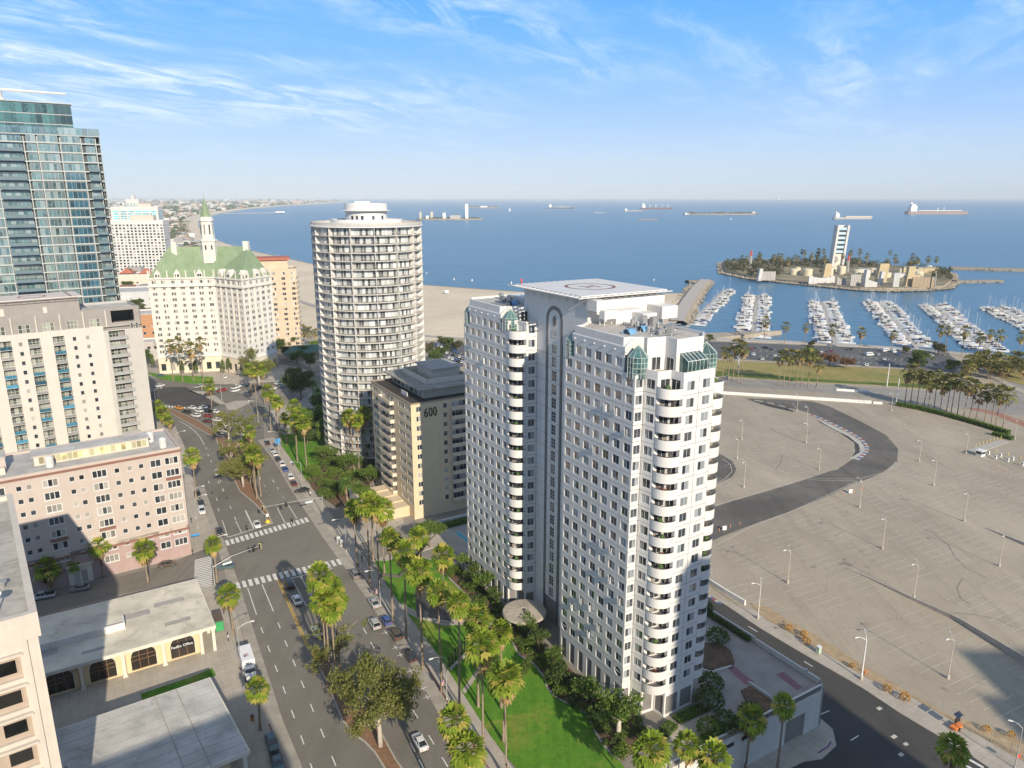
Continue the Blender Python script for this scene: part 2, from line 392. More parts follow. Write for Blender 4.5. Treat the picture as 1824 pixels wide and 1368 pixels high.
M_SOIL=plain('planting_soil',(0.16,0.105,0.065),0.95,0.5,0.8,fine=0.7);M_MULCH=plain('red_mulch',(0.27,0.155,0.09),0.95,0.35,1.2,fine=0.5)
M_DIRT=plain('bare_dirt',(0.42,0.31,0.19),0.95,0.3,0.7,fine=0.4)
M_WPAINT=plain('white_road_paint',(0.72,0.70,0.66),0.7,0.25,2.0,fine=0.35);M_YPAINT=plain('yellow_road_paint',(0.62,0.40,0.05),0.7,0.2,2.0,fine=0.3)
M_FPAINT=plain('faded_white_paint',(0.57,0.53,0.46),0.8,0.35,0.6,fine=0.5);M_RPAINT=plain('red_kerb_paint',(0.30,0.08,0.06),0.8,0.3,1.0,fine=0.3)
def sandm():
 m,nt,b=nodes_of('beach_sand');p=pos(nt)
 c=mixrgb(nt,rng(nt,noise(nt,0.012,6,0.6,p),0.3,0.7),(0.56,0.465,0.34),(0.70,0.59,0.44))
 c=mixrgb(nt,rng(nt,noise(nt,0.15,6,0.7,p),0.45,0.75,0,0.35),c,(0.34,0.28,0.20))
 z=N(nt,'ShaderNodeSeparateXYZ');nt.links.new(p,z.inputs[0])
 c=mixrgb(nt,rng(nt,z.outputs[2],SEA+0.35,SEA+0.05,0,0.75),c,(0.20,0.165,0.125))
 nt.links.new(c,b.inputs['Base Color']);b.inputs['Roughness'].default_value=0.95;MATS['beach_sand']=m;return m
M_SAND=sandm()
def seam():
 m,nt,b=nodes_of('sea_water');p=pos(nt)
 c=mixrgb(nt,rng(nt,noise(nt,0.0012,5,0.6,mapv(nt,p,(0.35,1,1))),0.3,0.7),(0.055,0.15,0.245),(0.075,0.185,0.285))
 nt.links.new(c,b.inputs['Base Color']);b.inputs['Roughness'].default_value=0.3;b.inputs['IOR'].default_value=1.33
 b.inputs['Specular IOR Level'].default_value=0.36
 w1=noise(nt,0.06,6,0.65,mapv(nt,p,(0.5,1,1),(0,0,0.3)));w2=noise(nt,0.008,4,0.6,mapv(nt,p,(0.4,1,1)))
 bump(nt,b,mth(nt,'ADD',w1,mth(nt,'MULTIPLY',w2,2.5)),0.55,3.0);MATS['sea_water']=m;return m
M_SEA=seam()
def harbm():
 m,nt,b=nodes_of('harbour_water');p=pos(nt)
 b.inputs['Base Color'].default_value=(0.018,0.07,0.125,1);b.inputs['Roughness'].default_value=0.12;b.inputs['IOR'].default_value=1.33
 bump(nt,b,noise(nt,0.22,5,0.6,mapv(nt,p,(0.6,1,1),(0,0,0.3))),0.4,0.5);return m
M_HARB=harbm()
# ---- sea, far land
mb=MB();R_=60000.0;n_=64
mb.sheet([(R_*math.cos(2*math.pi*i/n_),R_*math.sin(2*math.pi*i/n_))for i in range(n_)],SEA-0.35);structure('sea',mb,M_SEA)
# shore line (water's edge) from the marina jetty round the bay to the far point
SHORE=[at(1228,522,SEA)]+G([(1100,523),(930,520),(830,513),(750,507),(640,489),(556,470),(487,455),(432,443),(385,428),(362,415),(354,405),(353,396),(362,389),
  (377,384),(399,379),(443,372),(509,366.5),(579,362.5),(620,358.5)],SEA)
INNER=[at(1205,575,-9)]+G([(1150,598),(960,600),(825,604),(765,608),(690,600),(556,590),(505,556),(452,500),(400,462),(340,432),(325,420),(318,408),(318,396),
  (333,387),(362,379.5),(420,371.5),(490,365.8),(560,361.5),(612,357.8)],-9.0)
mb=MB()
rows=[]
for k in range(len(SHORE)):
 a,b_=Vector(INNER[k]),Vector(SHORE[k]);d=(b_-a);L_=d.length
 rows.append([(a.x,a.y,-9.0),*[(*(a+d*f),-9.0-(-SEA-9.0-0.5)*f**1.2-0.0)for f in(0.3,0.6,0.85,0.95)],(b_.x,b_.y,SEA-0.02),(*(b_+d.normalized()*max(18,L_*0.06)),SEA-1.2)])
for k in range(len(rows)-1):
 for j in range(len(rows[0])-1):mb.quad(rows[k][j],rows[k+1][j],rows[k+1][j+1],rows[k][j+1])
structure('beach',mb,M_SAND,True)
# surf: thin broken foam lines lying along the water's edge
M_FOAM=plain('foam',(0.75,0.78,0.8),0.8,0.2,0.05)
mb=MB();rr=random.Random(3)
for k in range(2,12):
 a,b_=Vector(SHORE[k]),Vector(SHORE[k+1]);d=b_-a;L_=d.length;nrm=Vector((d.y,-d.x)).normalized()
 if nrm.y<0:nrm=-nrm
 x=0
 while x<L_:
  ln=rr.uniform(12,60);w=rr.uniform(0.6,2.4);off=rr.uniform(1,9)+(10 if rr.random()<.3 else 0)
  if rr.random()<(0.75 if k>=4 else 0.35):
   p=[a+d.normalized()*(x+ln*q/6)+nrm*(off+rr.uniform(-1,1))for q in range(7)]
   for q in range(6):
    w0,w1=w*math.sin(math.pi*q/6),w*math.sin(math.pi*(q+1)/6)
    mb.quad((*p[q],SEA-.3),(*p[q+1],SEA-.3),(*(p[q+1]+nrm*w1),SEA-.3),(*(p[q]+nrm*w0),SEA-.3))
  x+=ln*rr.uniform(0.8,1.6)
tag(mb.build('surf',M_FOAM),kind='stuff')
def farland():
 m,nt,b=nodes_of('far_city_ground');p=pos(nt)
 c=mixrgb(nt,rng(nt,noise(nt,0.004,8,0.75,p),0.35,0.65),(0.055,0.068,0.042),(0.21,0.19,0.165))
 c=mixrgb(nt,rng(nt,noise(nt,0.03,5,0.8,p),0.55,0.75),c,(0.40,0.37,0.33))
 nt.links.new(c,b.inputs['Base Color']);b.inputs['Roughness'].default_value=0.9;return m
M_FAR=farland()
far=[tuple(q)for q in INNER[6:]]
mb=MB();mb.sheet(far+[(-14500,52000),(-50000,30000),(-50000,300),(-700,300),W(200,0)],-9.06)
structure('coastal_plain',mb,M_FAR)
M_HILL=plain('hill_scrub',(0.10,0.11,0.09),0.95,0.4,0.0006)
mb=MB();rr=random.Random(5);prev=None
for i in range(61):
 x=-40000+i*28000/60;y=41000+7000*math.sin(i*.07)-6000*max(0,(20-i)/20);h=(120+90*math.sin(i*.31)+60*math.sin(i*.83+1)+rr.uniform(-20,20))*max(0.2,1-i/62)
 cur=[(x,y-2500,-6),(x,y,max(10,h)),(x,y+3000,-6)]
 if prev:
  for j in range(2):mb.quad(prev[j],cur[j],cur[j+1],prev[j+1])
 prev=cur
structure('hills',mb,M_HILL,True)
# ---- upper terrace of the town (top of the bluff) and the low shore land
BLUFF=[W(-15,38),W(30,38),W(75,32),W(120,30),W(200,32),W(300,30),W(420,26),W(560,10)]
up=[W(-15.2,-8),W(-15.2,38)]+BLUFF[1:]+[(-470,800),(-560,900),(-3000,1600),(-3000,-600),(120,-600),W(-120,-8)]
mb=MB();mb.prism(up,SEA-1,0.0);M_UP=plain('terrace_concrete',(0.27,0.245,0.21),0.9,0.3,0.05,fine=0.4);structure('upper_ground',mb,M_UP)
QUAY=G([(1273,602),(1405,607.5),(1528,614),(1679,624.6),(1781,635),(1850,642)],LOW)
low=[INNER[1]]+[(210,560),QUAY[0]]+QUAY+[(900,380),(1500,-600),(120.5,-599),W(-118,-9)]+[W(-15.5,-8.5),W(0,10),W(60,10),W(300,8),W(420,4)]+[INNER[6],INNER[5],INNER[4],INNER[3],INNER[2]]
mb=MB();mb.prism(low,SEA-2,LOW);structure('lower_ground',mb,[M_LOT])
# ---- Ocean boulevard
RK=[(80.6,-60),(25.1,46),(-6.8,107),(-17.6,129.1),(-32.2,155.9),(-50.3,187.4),(-69.5,222.0),(-83.4,248.8),(-97.3,272.1),(-113.8,321.8),(-135,345)]
LK=[(44,-60),(-8,45),(-37.5,101.8),(-43.7,112.2),(-75.7,172.8),(-102.8,222.0)]+G([(330,795),(312,757),(290,725),(270,705)])
mb=MB();road=RK+G([(560,690),(600,676),(580,668),(470,676),(400,680),(330,680),(255,672),(150,668),(150,700),(262,704)])+LK[::-1]
mb.sheet(road,0.006);structure('road',mb,M_ROAD)
mb=MB();mb.sheet(G([(283,690),(330,689),(352,700),(392,722),(375,727),(330,726),(276,716),(262,703)]),0.012);structure('new_asphalt_patch',mb,M_ROADN)
CROSS=G([(395,1004),(402,985),(396,965),(380,970),(300,1005),(200,1030),(60,1062),(0,1080),(-120,1108),(-120,1150),(0,1120),(40,1105),(130,1080),(200,1062),(350,1030),(385,1040)])
mb=MB();mb.sheet(CROSS,0.010);structure('side_street',mb,M_ROAD)
# lighter concrete parking lanes beside the kerbs
def offs(pl,d):
 out=[]
 for i,p in enumerate(pl):
  a=Vector(pl[max(i-1,0)]);b_=Vector(pl[min(i+1,len(pl)-1)]);t=(b_-a).normalized();nrm=Vector((t.y,-t.x));out.append(tuple(Vector(p)+nrm*d))
 return out
def strip(mb,pl,d0,d1,z,m=0):
 a,b_=offs(pl,d0),offs(pl,d1)
 for i in range(len(pl)-1):mb.quad((*a[i],z),(*b_[i],z),(*b_[i+1],z),(*a[i+1],z),m)
def raised(name,poly,z,mats,kerb=0.18,base=-0.2):
 """raised island: kerb all round, another surface inside"""
 ob=MB();ob.prism(poly,base,z,0);o=structure(name,ob,mats[0])
 c=Vector((sum(p[0]for p in poly)/len(poly),sum(p[1]for p in poly)/len(poly)))
 return o
def inset(poly,d):
 n=len(poly);ar=sum(poly[i][0]*poly[(i+1)%n][1]-poly[(i+1)%n][0]*poly[i][1]for i in range(n));sg=1 if ar>0 else -1;out=[]
 for i in range(n):
  a,p,b_=Vector(poly[i-1]),Vector(poly[i]),Vector(poly[(i+1)%n]);t1=(p-a).normalized();t2=(b_-p).normalized()
  n1=Vector((-t1.y,t1.x))*sg;n2=Vector((-t2.y,t2.x))*sg;q=(n1+n2);l=max(0.5,q.dot(n1));out.append(tuple(p+q*(d/l)))
 return out
def island(name,poly,z,mkerb,mfill,kerb=0.2):
 a=MB();a.prism(poly,-0.3,z,0);a.sheet(inset(poly,kerb),z+0.02,1);return structure(name,a,[mkerb,mfill])
mb=MB();strip(mb,RK[:9],-2.5,-0.0,0.011);strip(mb,LK[:6],0.0,2.3,0.011);structure('parking_lane',mb,M_GUTTER)
# sidewalks
wr=offs(RK[:9],0)+offs(RK[:9],3.7)[::-1]
mb=MB();mb.prism(wr,-0.2,0.13);structure('sidewalk',mb,M_WALK)
mb=MB();strip(mb,RK[1:4],0.0,0.22,0.136);strip(mb,[RK[4],((RK[4][0]*.6+RK[5][0]*.4),(RK[4][1]*.6+RK[5][1]*.4))],0.0,0.22,0.136);strip(mb,LK[2:4],-0.22,0.0,0.136);structure('red_kerb_marking',mb,M_RPAINT)
lc1=at(392,1010);
wl=[LK[1],LK[2],LK[3],at(440,1160),at(412,1062),at(398,1042),at(352,1048),at(330,1056),at(160,1095),at(60,1160),at(60,1420)]
mb=MB();mb.prism(wl,-0.2,0.13);structure('sidewalk',mb,M_WALK)
wl2=[at(385,962),at(372,930),at(352,880),at(340,835),at(328,795),at(312,760),at(300,745),at(280,740),at(240,800),at(240,990),at(-80,1065),at(-80,1086),at(30,1060),at(200,1024),at(330,991),at(378,972)]
mb=MB();mb.prism(wl2,-0.2,0.13);structure('sidewalk',mb,M_WALK)
fw=G([(480,733),(530,716),(585,680),(640,700),(620,740),(560,800),(545,830),(500,770)])
mb=MB();mb.prism(fw,-0.2,0.12);structure('sidewalk',mb,M_WALK)
vw=G([(258,667),(360,684),(430,684),(545,676),(560,660),(500,650),(420,660),(250,655)])
mb=MB();mb.prism(vw,-0.2,0.12);structure('forecourt',mb,M_WALK)
vi=Z(260,600,4.56)(345,440,480,445,560,480,650,545,600,545,470,480,370,440)
mb=MB();mb.prism(G(vi),-0.2,0.12);structure('traffic_island',mb,M_WALK)
vi=Z(260,600,4.56)(640,545,740,520,880,520,800,560,730,590,660,590)
mb=MB();mb.prism(G(vi),-0.2,0.12);structure('traffic_island',mb,M_WALK)
# medians
med1=G([(283,722),(300,726),(352,749),(385,770),(383,781),(368,772),(330,751),(296,732)])
island('median_strip',med1,0.14,M_KERB,M_MULCH,0.25)
med2=G([(384,783),(400,819),(413,848),(427,876),(453,897),(470,917),(477,934),(486,932),(474,905),(460,885),(452,860),(444,825),(428,795),(405,775),(393,772)])
island('planted_median',med2,0.15,M_KERB,M_MULCH,0.3)
med3=G([(553,1163),(562,1178),(575,1204),(586,1226),(595,1250),(608,1283),(626,1307),(648,1322),(667,1342),(683,1368),(720,1450),(790,1600),(900,1640),(800,1500),(740,1400),(706,1353),(680,1305),(645,1250),(615,1205),(590,1175),(570,1158)])
island('planted_median',med3,0.15,M_KERB,M_MULCH,0.3)
mb=MB();mb.sheet(G([(553,1163),(560,1176),(578,1170),(570,1158)]),0.175);structure('median_nose_marking',mb,M_YPAINT)
# painted markings: one structure, each stripe a piece of it
MARK=tag(bpy.data.objects.new('road_markings',None),kind='structure');COL.objects.link(MARK)
def stripe(p,q,w,mat,name='stripe',z=0.020,parent=None):
 a,b_=Vector(p),Vector(q);t=(b_-a).normalized();nrm=Vector((t.y,-t.x))*w/2;mb=MB()
 mb.quad((*(a-nrm),z),(*(b_-nrm),z),(*(b_+nrm),z),(*(a+nrm),z))
 if(mb.v[1][0]-mb.v[0][0])*(mb.v[2][1]-mb.v[1][1])-(mb.v[1][1]-mb.v[0][1])*(mb.v[2][0]-mb.v[1][0])<0:mb.f=[f[::-1]for f in mb.f]
 return mb.build(name,mat,parent if parent is not None else MARK)
def dashes(pl,mat=None,on=2.6,gap=4.6,w=0.22):
 x=0.0;pos_=0.0;seg=[(Vector(pl[i]),Vector(pl[i+1]))for i in range(len(pl)-1)]
 for a,b_ in seg:
  L_=(b_-a).length;t=(b_-a).normalized();x=0
  while x<L_-on:stripe(a+t*x,a+t*(x+on),w,mat or M_WPAINT,'lane_dash');x+=on+gap
def crosswalk(p,q,n,ln,w=0.62,along=None,z=0.020):
 p,q=Vector(p),Vector(q);t=(q-p).normalized()
 d=Vector(along).normalized()if along else Vector((-t.y,t.x))
 for i in range(n):
  c=p+(q-p)*(i/(n-1));stripe(c-d*ln/2,c+d*ln/2,w,M_WPAINT,'crosswalk_bar',z)
RD=(RK[4][0]-RK[3][0],RK[4][1]-RK[3][1])
crosswalk(at(405,967),at(546,926),18,3.4,0.85,RD);crosswalk(at(424,1043),at(604,1001),18,3.4,0.85,RD)
crosswalk(at(362,995),at(362,1046),17,4.2,0.6,E2)
crosswalk(at(296,724),at(352,728),11,3.2,0.7,RD)
crosswalk(at(1718,1362,LOW),at(1742,1348,LOW),3,4.2,0.6,(.56,-.83),LOW+.025)
for a,b_ in[((407,957),(478,934)),((515,1031),(592,1012))]:stripe(at(*a),at(*b_),0.35,M_WPAINT,'stop_line')
for a,b_,w in[((441,1047),(457,1095),.2),((467,1041),(487,1089),.2),((396,927),(406,957),.2),((420,928),(431,950),.2),((437,909),(452,941),.35),((493,903),(508,932),.2),((513,899),(529,924),.2),((521,1033),(546,1080),.2),((536,1027),(560,1072),.2)]:
 stripe(at(*a),at(*b_),w,M_WPAINT,'lane_line')
for o_ in(0,0.45):stripe((at(494,1033)[0]+o_,at(494,1033)[1]),(at(548,1156)[0]+o_,at(548,1156)[1]),0.2,M_YPAINT,'yellow_line')
z8=Z(400,1068,4.56)
for lane in[(305,250,360,400,420,560,485,735,555,930,632,1140,710,1370,790,1600),(443,210,500,357,565,515,635,690,710,880,795,1085,887,1310,960,1500),(905,100,1015,290,1100,440),(1140,255,1200,370),(1550,930,1680,1140,1790,1320),(1525,1200,1600,1340)]:
 pts=z8(*lane)
 for c in pts:
  g=Vector(at(*c));t=Vector(RD).normalized();stripe(g-t*1.25,g+t*1.25,0.2,M_WPAINT,'lane_dash')
z7=Z(340,850,4.56)
for c in z7(170,125,210,180,240,30,265,105,290,170,322,245,360,335,225,265,560,0,598,70,632,130,670,35,708,90,748,160):
 g=Vector(at(*c));t=Vector(RD).normalized();stripe(g-t*1.3,g+t*1.3,0.2,M_WPAINT,'lane_dash')
for c in Z(260,600,4.56)(490,905,505,960,530,1010,510,1180,535,1265,560,1120,590,1180,625,1245,655,1310,925,1150,965,1210,1000,1275,1035,1170,1070,1230,1115,1300):
 g=Vector(at(*c));t=Vector(RD).normalized();stripe(g-t*1.3,g+t*1.3,0.2,M_WPAINT,'lane_dash')
pl=Z(260,600,4.56)(270,685,330,715,390,760,440,815,475,880)
for i in range(4):stripe(at(*pl[i]),at(*pl[i+1]),0.22,M_WPAINT,'lane_line')
for c in z8(1310,268,1390,390,1430,450,1510,580,1612,722,1645,792): # parking ticks on the kerb lane
 g=Vector(at(*c));t=Vector(RD).normalized();nr=Vector((t.y,-t.x));stripe(g-nr*.8,g+nr*.8,0.16,M_WPAINT,'parking_tick');stripe(g-t*.8,g+t*.8,0.15,M_WPAINT,'parking_tick',0.024)
# ================================================================== lower level: street, parking lot with race course, shore road
zl1=Z(1240,600,3.123);zl2=Z(1240,800,3.123);zl3=Z(1240,1050,3.123)
trk=zl1(290,345,480,352,640,362,730,388,900,470,1040,545,1105,620,1100,690,1010,755,900,800)+zl2(880,175,700,262,520,335,330,400,120,480,-60,560,-150,480,40,352,230,292,420,238,600,182,760,128)+zl1(800,745,880,690,945,620,925,570,850,520,740,468,640,425,560,400,420,380)
trk=inset(G(trk,LOW),-1.2)
mb=MB();mb.sheet(trk,LOW+0.006);structure('race_track',mb,M_TRACK)
tk2=zl1(110,640,150,660,200,690,225,735,200,780,110,820,-60,850,-60,600);mb=MB();mb.sheet(G(tk2,LOW),LOW+0.006);structure('race_track',mb,M_TRACK)
dk=zl1(290,350,545,405,540,418,400,388);mb=MB();mb.sheet(G(dk,LOW),LOW+0.010);structure('track_verge',mb,M_ROADN)
dk=zl1(650,440,760,500,860,550,915,600,905,650,862,672,885,640,880,590,800,535,690,478);mb=MB();mb.sheet(G(dk,LOW),LOW+0.010);structure('track_verge',mb,M_ROADN)
# red, white and blue kerb blocks on the inside of the bend
KB=tag(bpy.data.objects.new('race_kerb',None),kind='structure');COL.objects.link(KB)
M_KW=plain('kerb_white',(0.50,0.47,0.42),0.7,0.2,1,fine=0.3);M_KR=plain('kerb_red',(0.30,0.10,0.09),0.7,0.2,1);M_KBL=plain('kerb_blue',(0.10,0.14,0.28),0.7,0.2,1)
def kerb_blocks(pl,w,n,mats,h=0.09):
 pl=[Vector(p)for p in pl];seg=[(pl[i+1]-pl[i]).length for i in range(len(pl)-1)];tot=sum(seg)
 def pt(x):
  for i,s_ in enumerate(seg):
   if x<=s_ or i==len(seg)-1:return pl[i]+(pl[i+1]-pl[i])*(x/s_),(pl[i+1]-pl[i]).normalized()
   x-=s_
 for k in range(n):
  a,t=pt(tot*k/n+.03);b_,t2=pt(tot*(k+1)/n-.03);na=Vector((t.y,-t.x))*w;nb=Vector((t2.y,-t2.x))*w
  q=MB();q.prism([tuple(a),tuple(b_),tuple(b_+nb),tuple(a+na)],LOW,LOW+h);q.build('kerb_block',mats[k%len(mats)],KB)
kerb_blocks(G(zl1(545,412,480,388,400,368,300,350),LOW),1.0,12,[M_KW,M_KW,M_TRACK])
kerb_blocks(G(zl1(645,432,700,452,760,480,820,508,880,540,930,572,960,605,962,635,940,660,905,686),LOW),1.5,36,[M_KR,M_KW,M_KBL,M_KW])
wk=zl1(640,440,740,485,850,540,915,580,945,625,930,655,880,680,850,678,915,640,905,600,850,555,740,500)
mb=MB();mb.sheet(G(wk,LOW),LOW+0.016);structure('track_apron',mb,M_KW)
kerb_blocks(G(zl3(62,20,150,75),LOW),1.3,6,[M_KR,M_KW,M_KBL])
# faded lines: track edge lines and stalls
LM=tag(bpy.data.objects.new('lot_markings',None),kind='structure');COL.objects.link(LM)
def pline(pts,w,mat,name='edge_line',z=LOW+0.02,parent=None):
 g=G(pts,LOW);mb=MB();strip(mb,g,-w/2,w/2,z);mb.f=[f for f in mb.f];return mb.build(name,mat,parent or LM)
for pts in(zl2(90,545,300,435,520,350,700,270,900,175),zl2(90,320,250,270,420,215,600,165),zl2(910,165,1040,130,1110,100,1138,75),zl2(1040,130,1085,108,1110,70),zl1(900,790,700,790,560,770,440,740,340,700,270,665),zl1(890,800,700,800,540,780),zl2(80,560,75,640,95,725),zl1(150,680,190,710,200,750,160,790,110,815),zl1(670,440,560,400,535,370)):
 pline(pts,0.22,M_FPAINT)
sd=(math.cos(math.radians(27)),math.sin(math.radians(27)));rd=(-sd[1],sd[0])
from_pts=[]
def inside(p,poly):
 c=False;n=len(poly)
 for i in range(n):
  a,b_=poly[i],poly[i-1]
  if(a[1]>p[1])!=(b_[1]>p[1])and p[0]<(b_[0]-a[0])*(p[1]-a[1])/(b_[1]-a[1])+a[0]:c=not c
 return c
LOTP=G(zl3(175,0,300,100,430,130,640,260,900,420,1180,590,1500,760,1800,930,2400,1200)+[(2100,900),(1824,850),(1800,778)]+zl1(1640,560,1300,470,1100,395,800,385,400,380,115,340)+[(1270,900)],LOW)
STALLS=[]
for i in range(-2,15):
 for j in range(-20,62):
  c=Vector((70,150))+Vector(sd)*(i*17.0)+Vector(rd)*(j*2.7);ok=inside(tuple(c),LOTP)and not inside(tuple(c),inset(trk,-3))and not inside(tuple(c),G(tk2,LOW))
  if ok and abs(j%24)>2 and random.random()<0.93:STALLS.append((c,i))
STALLS.sort(key=lambda q:q[0].length)
jm=MB()
for n_,(c,i)in enumerate(STALLS):
 a,b_=c-Vector(sd)*5.2,c+Vector(sd)*5.2;nr=Vector(rd)*0.065
 q=jm if n_>=300 else MB();q.quad((*(a-nr),LOW+.018),(*(b_-nr),LOW+.018),(*(b_+nr),LOW+.018),(*(a+nr),LOW+.018))
 if n_<300:q.build('stall_line',M_FPAINT,LM)
tag(jm.build('stall_lines_beyond',M_FPAINT,LM),kind='stuff')
# black tyre marks
M_TYRE=plain('tyre_mark',(0.24,0.21,0.17),0.9,0.35,0.5,fine=.5)
for pts in(zl2(1270,445,1320,470,1400,530,1440,600,1500,660,1620,720),zl2(1480,720,1450,770,1470,830,1520,860),zl3(1400,130,1550,140,1680,165,1760,210),zl1(440,740,470,700,480,660),zl1(410,510,470,540,600,590)):
 pline(pts,0.32,M_TYRE,'tyre_mark',LOW+0.012)
# ---- street below the tower, kerb, sidewalk and dirt strip
ss=zl3(-200,-120,60,20,170,90,340,205,540,325,920,545,1130,685,1500,905,1640,1000,2200,1330,1400,2600,200,1500,-200,1300)
mb=MB();mb.sheet(G(ss,LOW),LOW+0.005);structure('lower_street',mb,M_ROADN)
sw=zl3(62,25,170,92,340,207,540,327,920,547,1130,687,1500,907,1640,1002,2100,1280,2300,1240,1824,962,1530,792,1200,604,960,500,700,345,400,175,330,120,240,95)
mb=MB();mb.prism(G(sw,LOW),LOW-.3,LOW+.13);structure('sidewalk',mb,M_WALK)
ds=zl3(300,75,400,100,520,175,660,250,800,340,980,450,1200,585,1400,700,1600,760,1824,850,2300,1150,2300,1235,1824,958,1530,788,1200,600,960,497,700,341,400,171,335,118)
mb=MB();mb.prism(G(ds,LOW),LOW-.3,LOW+.09);structure('dirt_strip',mb,M_DIRT)
lanes=G(zl3(290,205,340,235),LOW),G(zl3(600,400,650,430),LOW),G(zl3(860,840,905,812),LOW),G(zl3(680,700,740,675),LOW)
for a,b_ in lanes:stripe(a,b_,0.22,M_WPAINT,'lane_line',LOW+.02)
for pts in(zl3(1000,660,1020,650,1040,662,1020,674),zl3(1080,818,1102,806,1122,820,1100,832),zl3(1148,858,1168,848,1186,862,1166,872),zl3(1120,916,1140,905,1160,920,1140,932)):
 q=MB();q.sheet(G(pts,LOW),LOW+.016);q.build('utility_marking',M_FPAINT,MARK)
# ---- low walls in the lot (the ground steps) and white race barriers
def wall_run(name,label,pts,h0,h1,th,mat,cat='wall',n=0,z=LOW,pxz=True,top=None):
 g=G(pts,z)if pxz else pts;o=thing(name,label,cat,(*g[0],z));L0=Vector(g[0]);tot=sum((Vector(g[i+1])-Vector(g[i])).length for i in range(len(g)-1));x=0
 for i in range(len(g)-1):
  a,b_=Vector(g[i])-L0,Vector(g[i+1])-L0;d=b_-a;L_=d.length;k=max(1,int(L_/3.6))if n==0 else n
  t=d.normalized();nr=Vector((-t.y,t.x))*th
  for j in range(k):
   p,q=a+d*(j/k)+t*.01,a+d*((j+1)/k)-t*.01;ha,hb=h0+(h1-h0)*(x+L_*j/k)/tot,h0+(h1-h0)*(x+L_*(j+1)/k)/tot
   m=MB();P=[tuple(p),tuple(q),tuple(q+nr),tuple(p+nr)];m.v=[(*P[0],-.3),(*P[1],-.3),(*P[2],-.3),(*P[3],-.3),(*P[0],ha),(*P[1],hb),(*P[2],hb),(*P[3],ha)]
   m.f=[(4,5,6,7),(0,1,5,4),(1,2,6,5),(2,3,7,6),(3,0,4,7)];m.m=[0]*5;m.build('wall_section',mat,o)
  x+=L_
 return o
wall_run('retaining_wall','long low grey concrete wall stepping down across the near parking lot',zl2(840,665,960,720,1180,830,1400,935)+zl3(1460,185,1824,415,2000,520),0.15,2.0,0.35,M_CONC)
wall_run('retaining_wall','low grey concrete wall beyond the lamp posts at the right edge of the lot',zl2(1610,440,1824,535,2000,610),0.2,1.3,0.35,M_CONC)
M_BARR=plain('barrier_white',(0.74,0.73,0.70),0.7,0.12,0.8,streak=0.2)
wall_run('race_barrier','long white concrete barrier along the far side of the parking lot',zl1(60,312,130,318,560,345,975,372),1.5,1.5,0.5,M_BARR,'barrier')
wall_run('race_barrier','short white barrier block at the end of the long white barrier',zl1(985,373,1035,376),1.2,1.2,0.5,M_BARR,'barrier')
wall_run('race_barrier','white barrier on the road verge behind the long white barrier',zl1(780,300,965,312),1.2,1.2,0.5,M_BARR,'barrier')
wall_run('race_barrier','white barrier with red stripe beside the tower where lot meets street',zl2(65,745,150,800,268,870),1.3,1.3,0.5,M_BARR,'barrier')
# ---- shore road, lawns, marina car park
sr=zl1(-200,240,110,228,600,262,1000,285,1300,300,1500,305,1824,330,2100,350,2100,470,1824,440,1640,420,1400,395,1000,340,600,300,110,270,-200,262)
mb=MB();mb.sheet(G(sr,LOW),LOW+.006);M_SHORE=asphalt('shore_road_asphalt',(0.27,0.25,0.225),(0.33,0.31,0.28),0.3,0.2);structure('shore_road',mb,M_SHORE)
for pts in(zl1(110,246,600,280,1000,312,1500,350,1824,385),zl1(110,240,600,273,1000,303,1500,335,1824,365)):pline(pts,0.3,M_FPAINT,'lane_line',LOW+.02,MARK)
lw=zl1(-200,120,110,130,700,160,1120,180,1400,207,1500,290,1300,292,1000,270,600,250,110,218,-200,215)
mb=MB();mb.prism(G(lw,LOW),LOW-.3,LOW+.15);structure('dry_lawn',mb,M_DRYLAWN)
gp=zl1(-200,212,110,216,600,248,1000,268,1300,290,1500,288,1460,260,1200,262,900,252,500,222,110,190);mb=MB();mb.sheet(G(gp,LOW),LOW+.155);structure('green_lawn',mb,grass('shore_grass',(0.07,0.13,0.02),(0.13,0.18,0.04),(0.22,0.2,0.07),0.03))
mp=zl1(-250,10,110,28,450,40,800,55,1150,70,1400,95,1480,150,1440,195,1150,172,700,148,110,118,-250,105);mb=MB();mb.sheet(G(mp,LOW),LOW+.008);structure('marina_car_park',mb,asphalt('car_park_asphalt',(0.10,0.10,0.105),(0.14,0.14,0.14),0.2,0.2))
for i in range(34):
 x=160+i*34;y=60+i*2.2+(0)
 for dy in(0,28):
  a,b_=G(zl1(x,y+dy,x-10,y+dy+9),LOW);stripe(a,b_,0.2,M_WPAINT,'stall_line',LOW+.02)
dr=zl1(1480,130,1600,200,1720,290,1824,360,1950,430,1950,330,1824,270,1700,200,1560,130);mb=MB();mb.sheet(G(dr,LOW),LOW+.010);structure('marina_drive',mb,M_SHORE)
pw=zl1(1580,190,1640,205,1824,300,1824,320,1640,225);mb=MB();mb.prism(G(pw,LOW),LOW-.2,LOW+.12);structure('walkway',mb,M_WALK)
rl=zl1(1640,215,1824,270,2100,380,2100,300,1824,180,1700,150);mb=MB();mb.prism(G(rl,LOW),LOW-.2,LOW+.11);structure('dry_lawn',mb,M_DRYLAWN)
bp=zl1(1490,395,1640,430,1824,500,1950,560,1950,515,1824,470,1700,425,1560,395);mb=MB();mb.sheet(G(bp,LOW),LOW+.012);structure('brick_paving',mb,paving('red_brick',(0.36,0.19,0.13),0.4,0.5))
qw=QUAY+[tuple(Vector(q)+Vector((-1.5,-9)))for q in QUAY[::-1]];mb=MB();mb.prism(qw,SEA-2,LOW+.35);structure('quay',mb,M_CONC)
